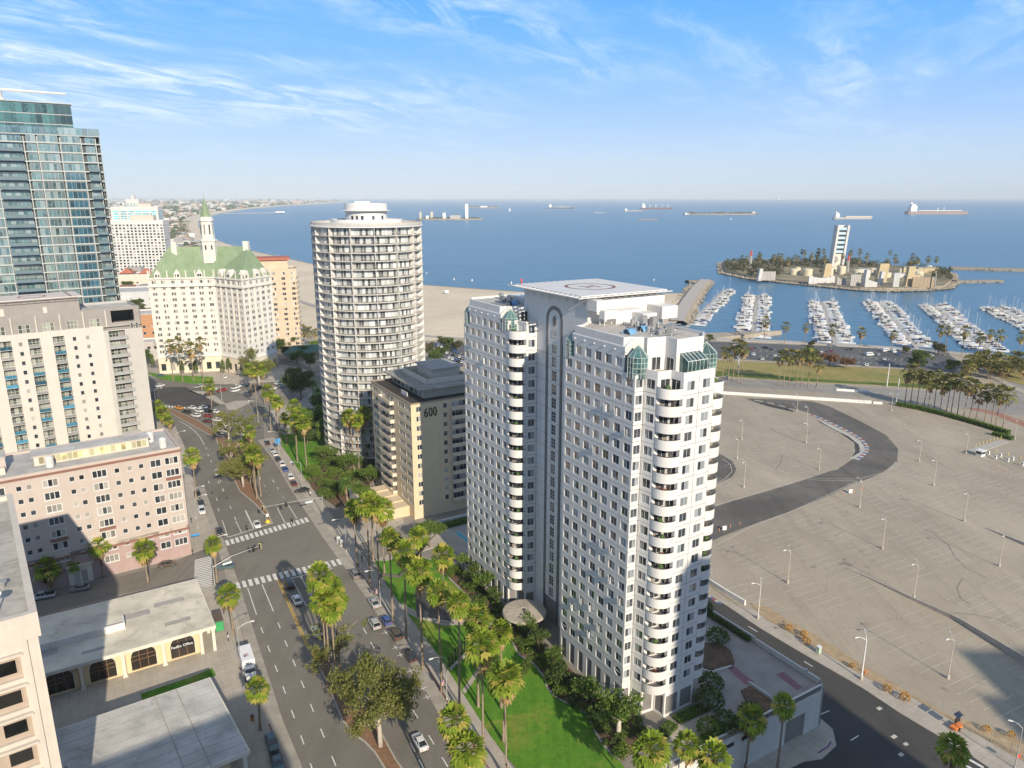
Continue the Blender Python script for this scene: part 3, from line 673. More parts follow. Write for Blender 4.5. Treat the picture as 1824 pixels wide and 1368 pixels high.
# ================================================================== white apartment tower with helipad
def tower():
 T=thing('apartment_tower','tall white panelled apartment tower with helipad and dark stone arch','building',(AX,AY,0),TA)
 RM=Matrix.Translation((AX,AY,0))@Matrix.Rotation(TA,4,'Z')
 M_PAN=plain('white_cladding',(0.69,0.67,0.64),0.5,0.07,0.35,streak=0.2);M_JOINT=plain('cladding_joint',(0.20,0.19,0.185),0.8,0.1)
 M_WF=plain('white_window_frame',(0.62,0.62,0.62),0.4,0.05);M_GL=glass('tower_glass',(0.022,0.027,0.034),(0.34,0.38,0.41),0.42,2.2)  # blind colour tinted grey-blue, partly to paint in the reflected sky
 M_RAIL=plain('dark_rail',(0.05,0.045,0.05),0.4,0.1,metal=0.5);M_GRAN=plain('dark_granite',(0.15,0.155,0.165),0.25,0.5,3.0,fine=0.5)
 M_TEAL=glass('solarium_glass',(0.03,0.07,0.07),(0.12,0.22,0.21),0.5,1.7);M_ROOFG=plain('roof_gravel',(0.50,0.47,0.43),0.9,0.2,0.5,fine=0.4)
 M_MANS=plain('mansard_metal',(0.60,0.605,0.60),0.5,0.08,0.6,streak=0.2);M_DOOR=glass('tower_door_glass',(0.02,0.022,0.025),(0.3,0.27,0.24),0.3,1.7)
 p=2.895;zc=lambda k:62.3-p*(k-1);R0=5.85 # storey pitch, window centre of row k, top of the base storey
 win=Windows(T,300);pan=[]
 f,g=window_mb(1.75,1.62,2,1,0.065,0.12);win.kind('w',f,g,M_WF,M_GL)
 f,g=window_mb(1.42,1.62,2,1,0.065,0.12);win.kind('n',f,g,M_WF,M_GL)
 f,g=window_mb(1.9,2.2,2,1,0.07,0.12);win.kind('d',f,g,M_WF,M_DOOR)
 f,g=window_mb(1.7,2.3,2,3,0.09,0.12);win.kind('s',f,g,M_WF,M_DOOR)
 back=MB();pm={}
 def cell(M,cw,ww,hh=1.62,ch=p,zoff=None):
  """one cladding panel, with its window opening if ww"""
  key=(round(cw,2),ww,hh,round(ch,2))
  if key not in pm:
   b=MB();g2=0.045;x0,x1,z0,z1=g2,cw-g2,g2,ch-g2
   if ww:
    a,b2=(cw-ww)/2,(cw+ww)/2;c,d=(ch-hh)/2,(ch+hh)/2
    I=Matrix.Identity(4)
    O=[(x0,0,z0),(x1,0,z0),(x1,0,z1),(x0,0,z1)];H=[(a,0,c),(b2,0,c),(b2,0,d),(a,0,d)];Hb=[(x,0.2,z)for x,_,z in H]
    for i in range(4):j=(i+1)%4;b.quad(O[i],O[j],H[j],H[i]);b.quad(H[i],H[j],Hb[j],Hb[i])
   else:
    O=[(x0,0,z0),(x1,0,z0),(x1,0,z1),(x0,0,z1)];b.quad(*O)
   for i in range(4):j=(i+1)%4;q0,q1=O[i],O[j];b.quad(q1,q0,(q0[0],.06,q0[2]),(q1[0],.06,q1[2]))
   pm[key]=(b,b.mesh('cladding_panel',M_PAN))
  pan.append((key,M))
 def wallcells(p0,p1,n,rows,ww,key,skip=None,z_from=None,hh=1.62):
  M,L=frame_of(p0,p1,0);cw=L/n
  for i in range(n):
   for k in rows:
    if skip and skip(i,k):continue
    Mi=M@Matrix.Translation((cw*i,0,zc(k)-p/2));has=ww and key
    cell(Mi,cw,ww if has else 0,hh)
    if has:win.put(key,Mi@Matrix.Translation((cw/2,0,(p-hh)/2)))
  return M,L,cw
 rows=range(1,21)
 # two long faces towards the boulevard: 7 bays each, solarium corners on the top row
 for s1,s0 in((20.02,0.0),(61.0,40.98)):
  wallcells((0,s1),(0,s0),7,range(0,21),1.75,'w',lambda i,k:(k==0 and i in(0,6))or(k==20 and i in(0,6)))
  M,L=frame_of((0,s1),(0,s0),0);cw=L/7
  for i in(0,6): # round windows low down at both ends
   c=MB();Mi=M@Matrix.Translation((cw*i,0,zc(20)-p/2));x0,x1,z0,z1=.03,cw-.03,.03,p-.03;n=24;r=0.95
   ring=[(cw/2+r*math.cos(2*math.pi*q/n),p/2+r*math.sin(2*math.pi*q/n))for q in range(n)]
   def sq(a):
    dx,dz=math.cos(a),math.sin(a);k2=min(((x1-x0)/2)/max(1e-6,abs(dx)),((z1-z0)/2)/max(1e-6,abs(dz)));return (cw/2+dx*k2,p/2+dz*k2)
   out=[sq(2*math.pi*q/n)for q in range(n)]
   for q in range(n):
    j=(q+1)%n;c.quad((out[q][0],0,out[q][1]),(out[j][0],0,out[j][1]),(ring[j][0],0,ring[j][1]),(ring[q][0],0,ring[q][1]))
    c.quad((ring[q][0],0,ring[q][1]),(ring[j][0],0,ring[j][1]),(ring[j][0],.2,ring[j][1]),(ring[q][0],.2,ring[q][1]))
   v=MB();v.v=[tuple(Mi@Vector(q))for q in c.v];v.f=c.f;v.m=c.m;v.build('cladding_panel',M_PAN,T)
   w=MB();i0=len(w.v);w.v+=[tuple(Mi@Vector((x,.12,z)))for x,z in ring];w.f.append(tuple(range(n)));w.m.append(0)
   o=w.build('round_window',M_GL,T);fr=MB();fr.box(cw/2-.95,cw/2+.95,.02,.1,p/2-.06,p/2+.06,0,Mi);fr.build('glazing_bar',M_WF,o)
  # tall ground-floor openings between white piers
  bm_=MB();holes=[(cw*i+.62,cw*(i+1)-.62,.15,4.7)for i in range(7)];holed(bm_,M,L,R0-.03,holes,0.7,0);bm_.build('base_storey',M_PAN,T)
  for i in range(7):
   w=MB();a,b2=holes[i][0],holes[i][1]
   w.quad(*[tuple(M@Vector(q))for q in((a,.6,.15),(b2,.6,.15),(b2,.6,4.7),(a,.6,4.7))])
   o=w.build('shop_window',M_DOOR,T);fr=MB();fr.box((a+b2)/2-.05,(a+b2)/2+.05,.5,.59,.15,4.7,0,M);fr.box(a,b2,.5,.59,3.2,3.3,0,M);fr.build('glazing_bar',M_WF,o)
  # row of globe lights under the eaves and sloping metal roof edge
  for i in range(6):
   q=MB();q.lathe([(0,.16),(.13,.1),(.17,0),(.13,-.1),(0,-.16)],0,0,8);me=q.mesh('globe_light',M_WF,True)
   link('globe_light',me,T,(-.12,s0+2.86*(i+.9),67.2))
  mans=MB();sa,sb=s0+2.9,s1-2.2;nseg=12
  for q in range(nseg):
   y0,y1=sa+(sb-sa)*q/nseg,sa+(sb-sa)*(q+1)/nseg
   mans.quad((0,y1-.02,67.9),(0,y0+.02,67.9),(1.5,y0+.02,69.1),(1.5,y1-.02,69.1));mans.box(-.02,1.5,y0-.03,y0+.03,67.85,67.93)
  mans.quad((0,sb,66.6),(0,sa,66.6),(0,sa,67.9),(0,sb,67.9));mans.quad((0,sa,66.6),(1.5,sa,66.6),(1.5,sa,69.1),(0,sa,67.9))
  mans.quad((1.5,sb,69.1),(1.9,sb,69.1),(1.9,sa,69.1),(1.5,sa,69.1));mans.tri((0,sb,67.9),(1.5,sb,69.1),(1.5,sb,67.9));mans.build('mansard',M_MANS,T)
 # near end of the front wing
 wallcells((0,0),(1.8,-.1),1,rows,1.42,'n');wallcells((1.8,-.1),(2.3,-2.8),1,rows,1.75,'w')
 wallcells((5.2,-5.7),(12.4,-5.5),2,rows,1.75,'w');wallcells((2.6,37.8),(5.0,37.3),1,range(0,21),1.6,'n')
 # recess wall with the arch strip, and the hidden rear faces
 wallcells((5.0,37.3),(5.0,33.9),1,range(-2,23),0,None);wallcells((5.0,27.9),(5.0,20.02),2,range(-2,23),0,None)
 wallcells((5.0,33.1),(5.0,28.7),1,range(1,21),1.7,'s',None,None,2.3)
 wallcells((5.0,20.02),(0,20.02),2,range(0,23),0,None)
 side=MB()
 def face(p0,p1,z0,z1,m=0):side.quad((*p0,z0),(*p1,z0),(*p1,z1),(*p0,z1),m)
 stair=[(0,61),(0,40.98),(2.2,40.6),(2.6,37.8),(5.0,37.3),(5.0,20.02),(0,20.02),(0,0),(1.8,-.1),(2.3,-2.8),(4.9,-3.1),(5.2,-5.7),(12.4,-5.5),(12.7,-3),(15.6,-2.6),(15.6,20),(24.0,20),(24.0,42),(15.6,42),(15.6,61)]
 ins=inset(stair[::1],0.13)
 cb=MB();cb.prism(ins,0.0,63.72);cb.build('core_wall',M_JOINT,T)
 for a,b2 in(((15.6,-2.4),(15.6,20)),((15.6,20),(24,20)),((24,20),(24,42)),((24,42),(15.6,42)),((15.6,42),(15.6,61)),((15.6,61),(0,61))):face(a,b2,0,63.7)
 for z_ in[zc(k)-.5 for k in range(1,21)]:
  for q in(3,8,13,18):side.box(15.6,15.63,q,q+1.7,z_,z_+1.5,1);side.box(q,q+1.7,61.0,61.03,z_,z_+1.5,1)
 side.build('rear_wall',[M_PAN,M_GL],T)
 for a,b2 in(((0,0),(1.8,-.1)),((1.8,-.1),(2.3,-2.8)),((2.3,-2.8),(4.9,-3.1)),((4.9,-3.1),(5.2,-5.7)),((5.2,-5.7),(12.4,-5.5)),((12.4,-5.5),(15.6,-2.4)),((0,40.98),(2.2,40.6)),((2.2,40.6),(2.6,37.8)),((2.6,37.8),(5,37.3))):
  base=MB();M,L=frame_of(a,b2,0);n=2 if L>5 else 1;cw=L/n
  hs=[(cw*i+.35,cw*(i+1)-.35,.5,4.3)for i in range(n)];holed(base,M,L,R0,hs,0.25,0)
  for h in hs:base.quad(*[tuple(M@Vector(q))for q in((h[0],.2,h[2]),(h[1],.2,h[2]),(h[1],.2,h[3]),(h[0],.2,h[3]))],1)
  base.build('entrance_storey',[M_PAN,M_DOOR],T)
 # walls behind the balconies, with sliding doors
 dw=MB()
 for a,b2,u in(((2.3,-2.8),(4.9,-3.1),1.6),((4.9,-3.1),(5.2,-5.7),1.05),((0,40.98),(2.2,40.6),1.2),((2.2,40.6),(2.6,37.8),1.1),((12.4,-5.5),(12.7,-3),1.2),((12.7,-3),(15.6,-2.6),1.4)):
  M,L=frame_of(a,b2,R0);hs=[]
  for k in range(0,21):
   if k==0 and a[1]<0:continue
   z0=zc(k)-1.22-R0;hs.append((u-.95,u+.95,z0,z0+2.2));win.put('d',M@Matrix.Translation((u,0,z0)))
  holed(dw,M,L,(66.6 if a[1]>10 else 63.7)-R0,hs,0.2,0)
 dw.build('balcony_wall',M_PAN,T)
 # curved balconies
 def arc(a,b2,sag,n=12):
  a,b2=Vector(a),Vector(b2);c=(a+b2)/2;d=(b2-a);L=d.length;d.normalize();o=Vector((d.y,-d.x));r=(L*L/4+sag*sag)/(2*sag);h=math.asin(L/2/r);ctr=c-o*(r-sag)
  return [tuple(ctr+o*r*math.cos(t)+d*r*math.sin(t))for t in lin(-h,h,n)]
 def balcony_mesh(pl,corner):
  b=MB();zt,zb=-.22,-1.95;I=inset(pl+[corner],0.16)[:len(pl)]
  for i in range(len(pl)-1):
   A_,B_,a2,b2=pl[i],pl[i+1],I[i],I[i+1]
   b.quad((*A_,zb),(*B_,zb),(*B_,zt),(*A_,zt));b.quad((*b2,zb+.5),(*a2,zb+.5),(*a2,zt),(*b2,zt));b.quad((*A_,zt),(*B_,zt),(*b2,zt),(*a2,zt))
  b.sheet(pl+[corner],zb+.55);q=MB();q.sheet(pl+[corner],zb);q.f=[f[::-1]for f in q.f];b.add(q)
  r=MB();r.tube([(*x,zt+.1)for x in pl],.045,5)
  me=b.mesh('balcony',M_PAN)
  return me,r.mesh('rail',M_RAIL)
 sets=[(arc((2.3,-2.8),(5.25,-5.7),1.25),(4.9,-3.1),range(1,21)),(arc((0,40.98),(2.62,37.8),1.2),(2.2,40.6),range(0,21)),(arc((12.4,-5.5),(15.65,-2.5),1.55),(12.7,-3),range(1,21)),(arc((3.6,20.0),(0.9,20.0),.9),(2.2,20.0),range(1,21))]
 fur=random.Random(11)
 for pl,co,rws in sets:
  if sum((pl[i][0]-pl[i-1][0])*(pl[i][1]+pl[i-1][1])for i in range(len(pl)))==0:continue
  bme,rme=balcony_mesh(pl,co)
  for k in rws:
   o=link('balcony',bme,T,(0,0,zc(k)));link('rail',rme,o)
   if fur.random()<.55: # plants and garden furniture behind the parapets
    c=((pl[5][0]+co[0])/2+fur.uniform(-.5,.5),(pl[5][1]+co[1])/2+fur.uniform(-.5,.5));b=MB()
    if fur.random()<.5:b.lathe([(.2,0),(.28,.5)],0,0,7,0);b.lathe([(.1,.5),(.5,.8),(.42,1.2),(.1,1.5)],0,0,7,1)
    else:b.box(-.5,.5,-.35,.35,.42,.48);b.box(-.5,-.42,-.35,.35,0,.9);b.box(.3,.38,-.3,.3,0,.45,1)
    q=b.build('balcony_furnishing',[plain('terracotta',(0.35,0.16,0.09)),plain('potted_leaves',(0.06,0.12,0.03))],o);q.location=(c[0],c[1],-1.38)
 # panels: the 300 largest in view are parts, the others one joined part
 pan.sort(key=lambda q:dist2cam(RM@q[1].to_translation()));rest=MB()
 for n_,(key,M)in enumerate(pan):
  if n_<300:link('cladding_panel',pm[key][1],T,mat=M)
  else:rest.add(pm[key][0],M)
 tag(rest.build('cladding_field',M_PAN,T),kind='stuff')
 win.items.sort(key=lambda q:0);it=win.items
 for i,(key,M)in enumerate(it):it[i]=(key,M)
 # open casements on the long face
 oc=MB();oc.box(0,.5,-.015,.015,.1,1.4,0);ocm=oc.mesh('open_casement',glass('casement_glass',(0.30,0.31,0.33),(0.5,0.5,0.5),0.3,1.6,0.2))
 for s_,k in((7.1,3),(4.3,3),(1.4,4),(9.6,6),(7.1,12),(4.3,12),(8.5,14),(5.7,14),(1.4,15),(12.9,17),(10,17),(15.7,18),(7.1,18),(10,19),(55.3,2),(49.6,3),(56,5),(50,6)):
  i=round((s_-1.43)/2.86)if s_<30 else round((s_-42.41)/2.86);s_=(1.43 if s_<30 else 42.41)+i*2.86
  o=link('open_casement',ocm,T,(-.05,s_-.02,zc(k)-.78));o.rotation_euler=(0,0,math.radians(205))
 # arch: dark granite band on the recess wall
 ar=MB();cs,zr=30.9,68.0;n=20
 O=[(cs-2.95*math.cos(t),zr+2.95*math.sin(t))for t in lin(0,math.pi,n)];I=[(cs-2.2*math.cos(t),zr+2.2*math.sin(t))for t in lin(0,math.pi,n)]
 O=[(cs-2.95,1.0)]+O+[(cs+2.95,1.0)];I=[(cs-2.2,1.0)]+I+[(cs+2.2,1.0)]
 for i in range(len(O)-1):
  a,b2,c,d=O[i],O[i+1],I[i+1],I[i]
  ar.quad((4.9,a[0],a[1]),(4.9,b2[0],b2[1]),(4.9,c[0],c[1]),(4.9,d[0],d[1]));ar.quad((4.9,a[0],a[1]),(5.1,a[0],a[1]),(5.1,b2[0],b2[1]),(4.9,b2[0],b2[1]));ar.quad((4.9,d[0],d[1]),(4.9,c[0],c[1]),(5.1,c[0],c[1]),(5.1,d[0],d[1]))
 ar.build('stone_arch',M_GRAN,T)
 fill=MB();fill.quad((4.97,cs+2.2,63.7),(4.97,cs-2.2,63.7),(4.97,cs-2.2,66.0),(4.97,cs+2.2,66.0));fill.quad((4.97,34.9,63.7),(4.97,27,63.7),(4.99,27,73.4),(4.99,34.9,73.4));fill.build('arch_panel',M_PAN,T)
 w=MB();w.v=[(4.9,cs+.62*math.cos(q*math.pi/8),67.9+1.05*math.sin(q*math.pi/8))for q in range(16)];w.f=[tuple(range(15,-1,-1))];w.m=[0];w.build('oval_window',M_GRAN,T)
 w=MB();w.quad((4.9,cs+.9,64.4),(4.9,cs-.9,64.4),(4.9,cs-.9,66.2),(4.9,cs+.9,66.2));w.build('window',M_GL,T)
 # penthouse storey set back behind terraces
 ph=[(.16,17.3),(.16,3.5),(1.5,3.4),(3.4,2.1),(3.3,1.2),(6.8,.6),(6.6,-2.3),(12.6,-2.3),(15.5,.4),(15.5,20),(5.2,20),(1.5,17.3)]
 pb=MB();pb.prism(ph,63.7,69.0);pb.build('penthouse',M_PAN,T);rp=MB();rp.sheet(inset(ph,.35),69.02);rp.build('roof_deck',M_ROOFG,T)
 ph2=[(.16,58.2),(.16,44.5),(1.5,44.4),(3.2,42.6),(3.2,41.5),(5.2,40.8),(15.5,41),(15.5,60.9),(2,60.9)]
 pb=MB();pb.prism(ph2,63.7,69.0);pb.build('penthouse',M_PAN,T);rp=MB();rp.sheet(inset(ph2,.35),69.02);rp.build('roof_deck',M_ROOFG,T)
 par=MB()
 for poly in(ph,ph2):
  i2=inset(poly,.3)
  for q in range(len(poly)):
   j=(q+1)%len(poly);A_,B_,c,d=poly[q],poly[j],i2[j],i2[q]
   par.quad((*A_,69),(*B_,69),(*B_,69.45),(*A_,69.45));par.quad((*A_,69.45),(*B_,69.45),(*c,69.45),(*d,69.45));par.quad((*c,69),(*d,69),(*d,69.45),(*c,69.45))
 par.build('roof_parapet',M_PAN,T)
 tp=MB();tpl=[(1.8,-.1),(2.3,-2.8),(4.9,-3.1),(5.2,-5.7),(12.4,-5.5)];ti=[(2.05,.1),(2.5,-2.6),(5.1,-2.9),(5.4,-5.5),(12.4,-5.3)]
 tpl2=[(0,40.98),(2.2,40.6),(2.6,37.8),(5.0,37.3)];ti2=[(.2,41.2),(2.4,40.8),(2.8,38.0),(5.0,37.5)]
 for pl,il,z0,z1 in((tpl,ti,63.68,64.65),(tpl2,ti2,66.4,66.9)):
  for q in range(len(pl)-1):
   A_,B_,c,d=pl[q],pl[q+1],il[q+1],il[q]
   tp.quad((*A_,z0),(*B_,z0),(*B_,z1),(*A_,z1));tp.quad((*A_,z1),(*B_,z1),(*c,z1),(*d,z1));tp.quad((*c,z0),(*d,z0),(*d,z1),(*c,z1))
 tp.build('terrace_parapet',M_PAN,T)
 tf=MB();tf.sheet([(.2,2.8),(.2,.1),(1.8,0),(2.4,-2.7),(5,-3),(5.3,-5.6),(12.4,-5.4),(15.4,-2),(15.4,1),(6,1),(2,3.9)],63.76);tf.sheet([(0.2,43.8),(.2,41.1),(2.3,40.7),(2.7,37.9),(5,37.4),(5.1,42),(2,44)],66.3);tf.build('terrace_floor',plain('terrace_tile',(0.42,0.36,0.3)),T)
 lw=MB();M,L=frame_of((0,40.98),(2.2,40.6),0);lw.prism([(0.1,43.8),(.1,41.1),(2.3,40.7),(2.7,37.9),(5.2,37.4),(5.2,43.8)],63.6,66.25);lw.build('corner_block',M_PAN,T)
 # terrace doors
 for a,b2,x0,x1 in(((3.3,1.2),(6.8,.6),1.0,2.7),((6.8,.6),(6.6,-2.3),.5,2.4),((3.2,41.5),(5.2,40.8),.3,1.8)):
  dd=MB();M,L=frame_of(a,b2,63.8 if a[1]<10 else 66.3);dd.quad(*[tuple(M@Vector(q))for q in((x0,-.02,.1),(x1,-.02,.1),(x1,-.02,2.3),(x0,-.02,2.3))],0)
  for x in lin(x0,x1,3):dd.box(x-.05,x+.05,-.06,-.01,.1,2.3,1,M)
  dd.box(x0,x1,-.06,-.01,2.25,2.36,1,M);dd.build('terrace_door',[M_DOOR,M_WF],T)
 # glass corner solariums: eight-sided, with a pointed roof
 def solarium(cx,cy,z0,z1,zt,r,ang=0.0):
  o=thing_part=MB();fr=MB();n=8
  pts=[(cx+r*math.cos(ang+2*math.pi*q/n),cy+r*math.sin(ang+2*math.pi*q/n))for q in range(n)]
  for q in range(n):
   j=(q+1)%n
   for h in range(4):
    a,b2=z0+(z1-z0)*h/4,z0+(z1-z0)*(h+1)/4;m_=((pts[q][0]+pts[j][0])/2,(pts[q][1]+pts[j][1])/2)
    o.quad((*pts[q],a),(*m_,a),(*m_,b2),(*pts[q],b2));o.quad((*m_,a),(*pts[j],a),(*pts[j],b2),(*m_,b2))
    fr.tube([(*pts[q],b2),(*pts[j],b2)],.045,4)
   o.tri((*pts[q],z1),(*pts[j],z1),(cx,cy,zt));fr.tube([(*pts[q],z0),(*pts[q],z1),(cx,cy,zt)],.06,4);fr.tube([(*m_,z0),(*m_,z1)],.04,4)
  a=o.build('solarium',M_TEAL,T);fr.build('glazing_bar',plain('sol_frame',(0.45,0.52,0.5),0.4),a)
 solarium(1.55,1.3,63.0,66.5,68.5,1.75,math.pi/8);solarium(1.4,19.0,63.4,66.5,68.3,1.6,math.pi/8);solarium(1.4,59.9,63.4,66.5,68.3,1.6,math.pi/8);solarium(1.5,42.3,64.6,67.3,69.2,1.7,math.pi/8);solarium(14.0,-1.6,63.4,66.4,68.2,2.0,math.pi/8)
 # lean-to greenhouse on the end terrace
 gh=MB();fr=MB();x0,x1,y0,y1=7.4,11.8,-4.3,-2.35
 gh.quad((x0,y0,63.8),(x1,y0,63.8),(x1,y0,66.0),(x0,y0,66.0));gh.quad((x0,y0,66.0),(x1,y0,66.0),(x1,y1,67.1),(x0,y1,67.1));gh.quad((x0,y1,63.8),(x0,y0,63.8),(x0,y0,66),(x0,y1,67.1));gh.quad((x1,y0,63.8),(x1,y1,63.8),(x1,y1,67.1),(x1,y0,66))
 for x in lin(x0,x1,6):fr.tube([(x,y0-.02,63.8),(x,y0-.02,66.0),(x,y1,67.12)],.06,4)
 fr.tube([(x0,y0-.02,66),(x1,y0-.02,66)],.07,4);fr.tube([(x0,y1,67.1),(x1,y1,67.1)],.07,4);a=gh.build('greenhouse',M_TEAL,T);fr.build('glazing_bar',M_WF,a)
 # roof: core with helipad, plant boxes, pipes
 core=MB();core.box(5.02,24.0,20.0,42.5,63.0,73.3);core.build('lift_core',M_PAN,T)
 for nm,b in(('plant_room',(9.2,15.5,16.6,19.9,68.9,71.4)),('plant_room',(12.9,16.3,13.5,16.5,69,71)),('plant_room',(4.6,6.9,16.8,19.9,71.6,73.6)),('vent_box',(5.4,8.3,15.4,17.0,70.3,71.9)),('vent_box',(19.5,23.5,15.6,19.9,69.2,71.6)),('plant_room',(7.5,13.5,47,53,69,70.6))):
  q=MB();q.box(*b);q.build(nm,M_PAN,T)
 lg=MB()
 for x,y in((5.5,15.5),(8.2,15.5),(5.5,16.9),(8.2,16.9)):lg.box(x,x+.12,y,y+.12,69,70.3)
 lg.build('vent_legs',M_PAN,T)
 M_STEEL=plain('galvanised',(0.45,0.45,0.44),0.4,0.2,2,metal=0.6);M_BLUEA=plain('blue_duct',(0.16,0.34,0.55),0.5,0.15)
 pr=random.Random(4)
 for q in range(16):
  x,y=pr.uniform(7.5,14.5),pr.uniform(3,13.5);b=MB();h=pr.uniform(.5,1.9);r=pr.uniform(.15,.5)
  if q%3:b.lathe([(r,0),(r,h),(r*.6,h+.2),(0,h+.25)],0,0,10)
  else:b.box(-r*2,r*2,-r,r,0,h)
  link('roof_vent',b.mesh('roof_vent',M_STEEL,False),T,(x,y,69.03),pr.uniform(0,1))
 for q in range(12):
  b=MB();x,y=pr.uniform(7,14),pr.uniform(1.5,12);a=pr.choice((0,0,math.pi/2));L=pr.uniform(2,5);b.tube([(0,0,0),(0,0,.45),(L*math.cos(a),L*math.sin(a),.45),(L*math.cos(a),L*math.sin(a),0)],.09,6);link('roof_pipe',b.mesh('roof_pipe',M_STEEL),T,(x,y,69.03))
 for x,y,a in((8.5,8.5,.2),(4.6,7.4,.2),(5.5,48,.2)):
  b=MB();b.lathe([(.9,0),(.9,1.8)],0,0,10,0,0,math.pi);b.v=[(z-.9,xx,yy)for xx,yy,z in b.v];link('curved_duct',b.mesh('curved_duct',M_BLUEA,True),T,(x,y,69.05),a)
 for q in range(9):
  b=MB();x,y=pr.uniform(3,12),pr.uniform(46,58);h=pr.uniform(.5,1.8);b.box(-.5,.5,-.4,.4,0,h);link('roof_vent',b.mesh('roof_vent',M_STEEL),T,(x,y,69.03),.3*q)
 # helipad slab on outriggers
 hp=MB();hp.box(3.2,24.3,19.7,42.6,73.9,74.25);h=hp.build('helipad',plain('helipad_white',(0.64,0.63,0.62),0.7,0.1,0.5,fine=0.2),T)
 red=plain('helipad_red',(0.24,0.10,0.11),0.7,0.2,2);c0=(13.8,31.2);q=MB()
 for r0,r1 in((4.6,5.3),):
  for i in range(40):
   a,b2=2*math.pi*i/40,2*math.pi*(i+1)/40
   q.quad(*[(c0[0]+r*math.cos(t),c0[1]+r*math.sin(t),74.262)for r,t in((r0,a),(r1,a),(r1,b2),(r0,b2))])
 q.build('painted_ring',red,h);q=MB()
 for bx in((-1.6,-1.0,-2,2),(1.0,1.6,-2,2),(-1.0,1.0,-.35,.35)):q.sheet([(c0[0]+bx[0],c0[1]+bx[2]),(c0[0]+bx[1],c0[1]+bx[2]),(c0[0]+bx[1],c0[1]+bx[3]),(c0[0]+bx[0],c0[1]+bx[3])],74.262)
 q.build('painted_letter',red,h)
 nt_=MB() # slatted safety apron round the pad, throws barred shade on the recess wall
 for i in range(14):
  y=20.2+i*1.66;nt_.box(1.6,3.2,y,y+.75,74.0,74.12)
 for i in range(13):x=3.6+i*1.6;nt_.box(x,x+.7,18.2,19.7,74.0,74.12);nt_.box(x,x+.7,42.6,44.0,74.0,74.12)
 nt_.box(1.55,1.75,18.2,44.0,73.98,74.14);nt_.box(1.6,24.3,18.15,18.35,73.98,74.14);nt_.box(2.4,2.5,18.2,44,73.9,74.0);nt_.build('safety_apron',M_PAN,h)
 rb=MB()
 for i in range(8):
  y=21.0+i*2.9;rb.quad((5.0,y,72.2),(5.0,y+.3,72.2),(3.2,y+.3,73.9),(3.2,y,73.9));rb.box(3.2,5.0,y,y+.3,73.6,73.9)
 rb.build('outrigger',M_PAN,T)
 lt=MB();lt.tube([(4,42,74.25),(4,42,74.9)],.12,6);lt.lathe([(.22,74.9),(.22,75.3),(0,75.4)],4,42,8);lt.build('beacon',plain('beacon_red',(0.6,0.08,0.05)),T)
 for it_ in range(len(win.items)):pass
 win.items=sorted(win.items,key=lambda q:dist2cam(RM@q[1].to_translation()))
 win.finish_sorted()
def _fs(self):
 global dist2cam
 keep=dist2cam;order={id(q):i for i,q in enumerate(self.items)}
 it=self.items;self.items=[]
 for key,M in it[:self.cap]:
  k=self.kinds[key];o=link(self.name,k[5],self.root,mat=M)
  if k[4]:link('pane',k[6],o)
 rest=it[self.cap:]
 if rest:
  mats=[];j=MB()
  for key,M in rest:
   k=self.kinds[key]
   for part,mt in((k[0],k[2]),(k[1],k[3])):
    if mt not in mats:mats.append(mt)
    a=len(j.m);j.add(part,M);j.m[a:]=[mats.index(mt)]*(len(j.m)-a)
  tag(j.build('window_rows',mats,self.root),kind='stuff')
Windows.finish_sorted=_fs
tower()
# ================================================================== the other buildings
M_WFR=plain('white_frame_paint',(0.60,0.59,0.57),0.5,0.08);M_DARKROOF=plain('tar_roof',(0.34,0.315,0.28),0.9,0.3,0.3,fine=0.5);M_ROOFL=plain('pale_roof',(0.52,0.50,0.465),0.85,0.28,0.25,fine=0.45,stain=.4)
M_GLASSD=glass('dark_glass',(0.02,0.024,0.028),(0.45,0.43,0.39),0.35,1.7)
def vadd(a,d,k):return (a[0]+d[0]*k,a[1]+d[1]*k)
def unit(a,b):l=math.hypot(b[0]-a[0],b[1]-a[1]);return ((b[0]-a[0])/l,(b[1]-a[1])/l)
def left_of(d):return (-d[1],d[0])
def text_part(body,parent,M,size,mat,ext=0.06,name='lettering'):
 cu=bpy.data.curves.new(name,'FONT');cu.body=body;cu.size=size;cu.extrude=ext;cu.materials.append(mat);cu.resolution_u=2
 tmp=bpy.data.objects.new(name,cu);me=bpy.data.meshes.new_from_object(tmp);bpy.data.objects.remove(tmp);me.name=name
 o=bpy.data.objects.new(name,me);COL.objects.link(o)
 if parent is not None:
  o.parent=parent
  if parent.name in PINV:o.matrix_parent_inverse=PINV[parent.name]
 o.matrix_basis=M;return o
def upright(p0,p1,x,z,y=-0.08):
 """text frame on wall p0->p1 (outside on the right), x metres along, baseline z"""
 M,L=frame_of(p0,p1,0);return M@Matrix.Translation((x,y,z))@Matrix.Rotation(math.pi/2,4,'X')
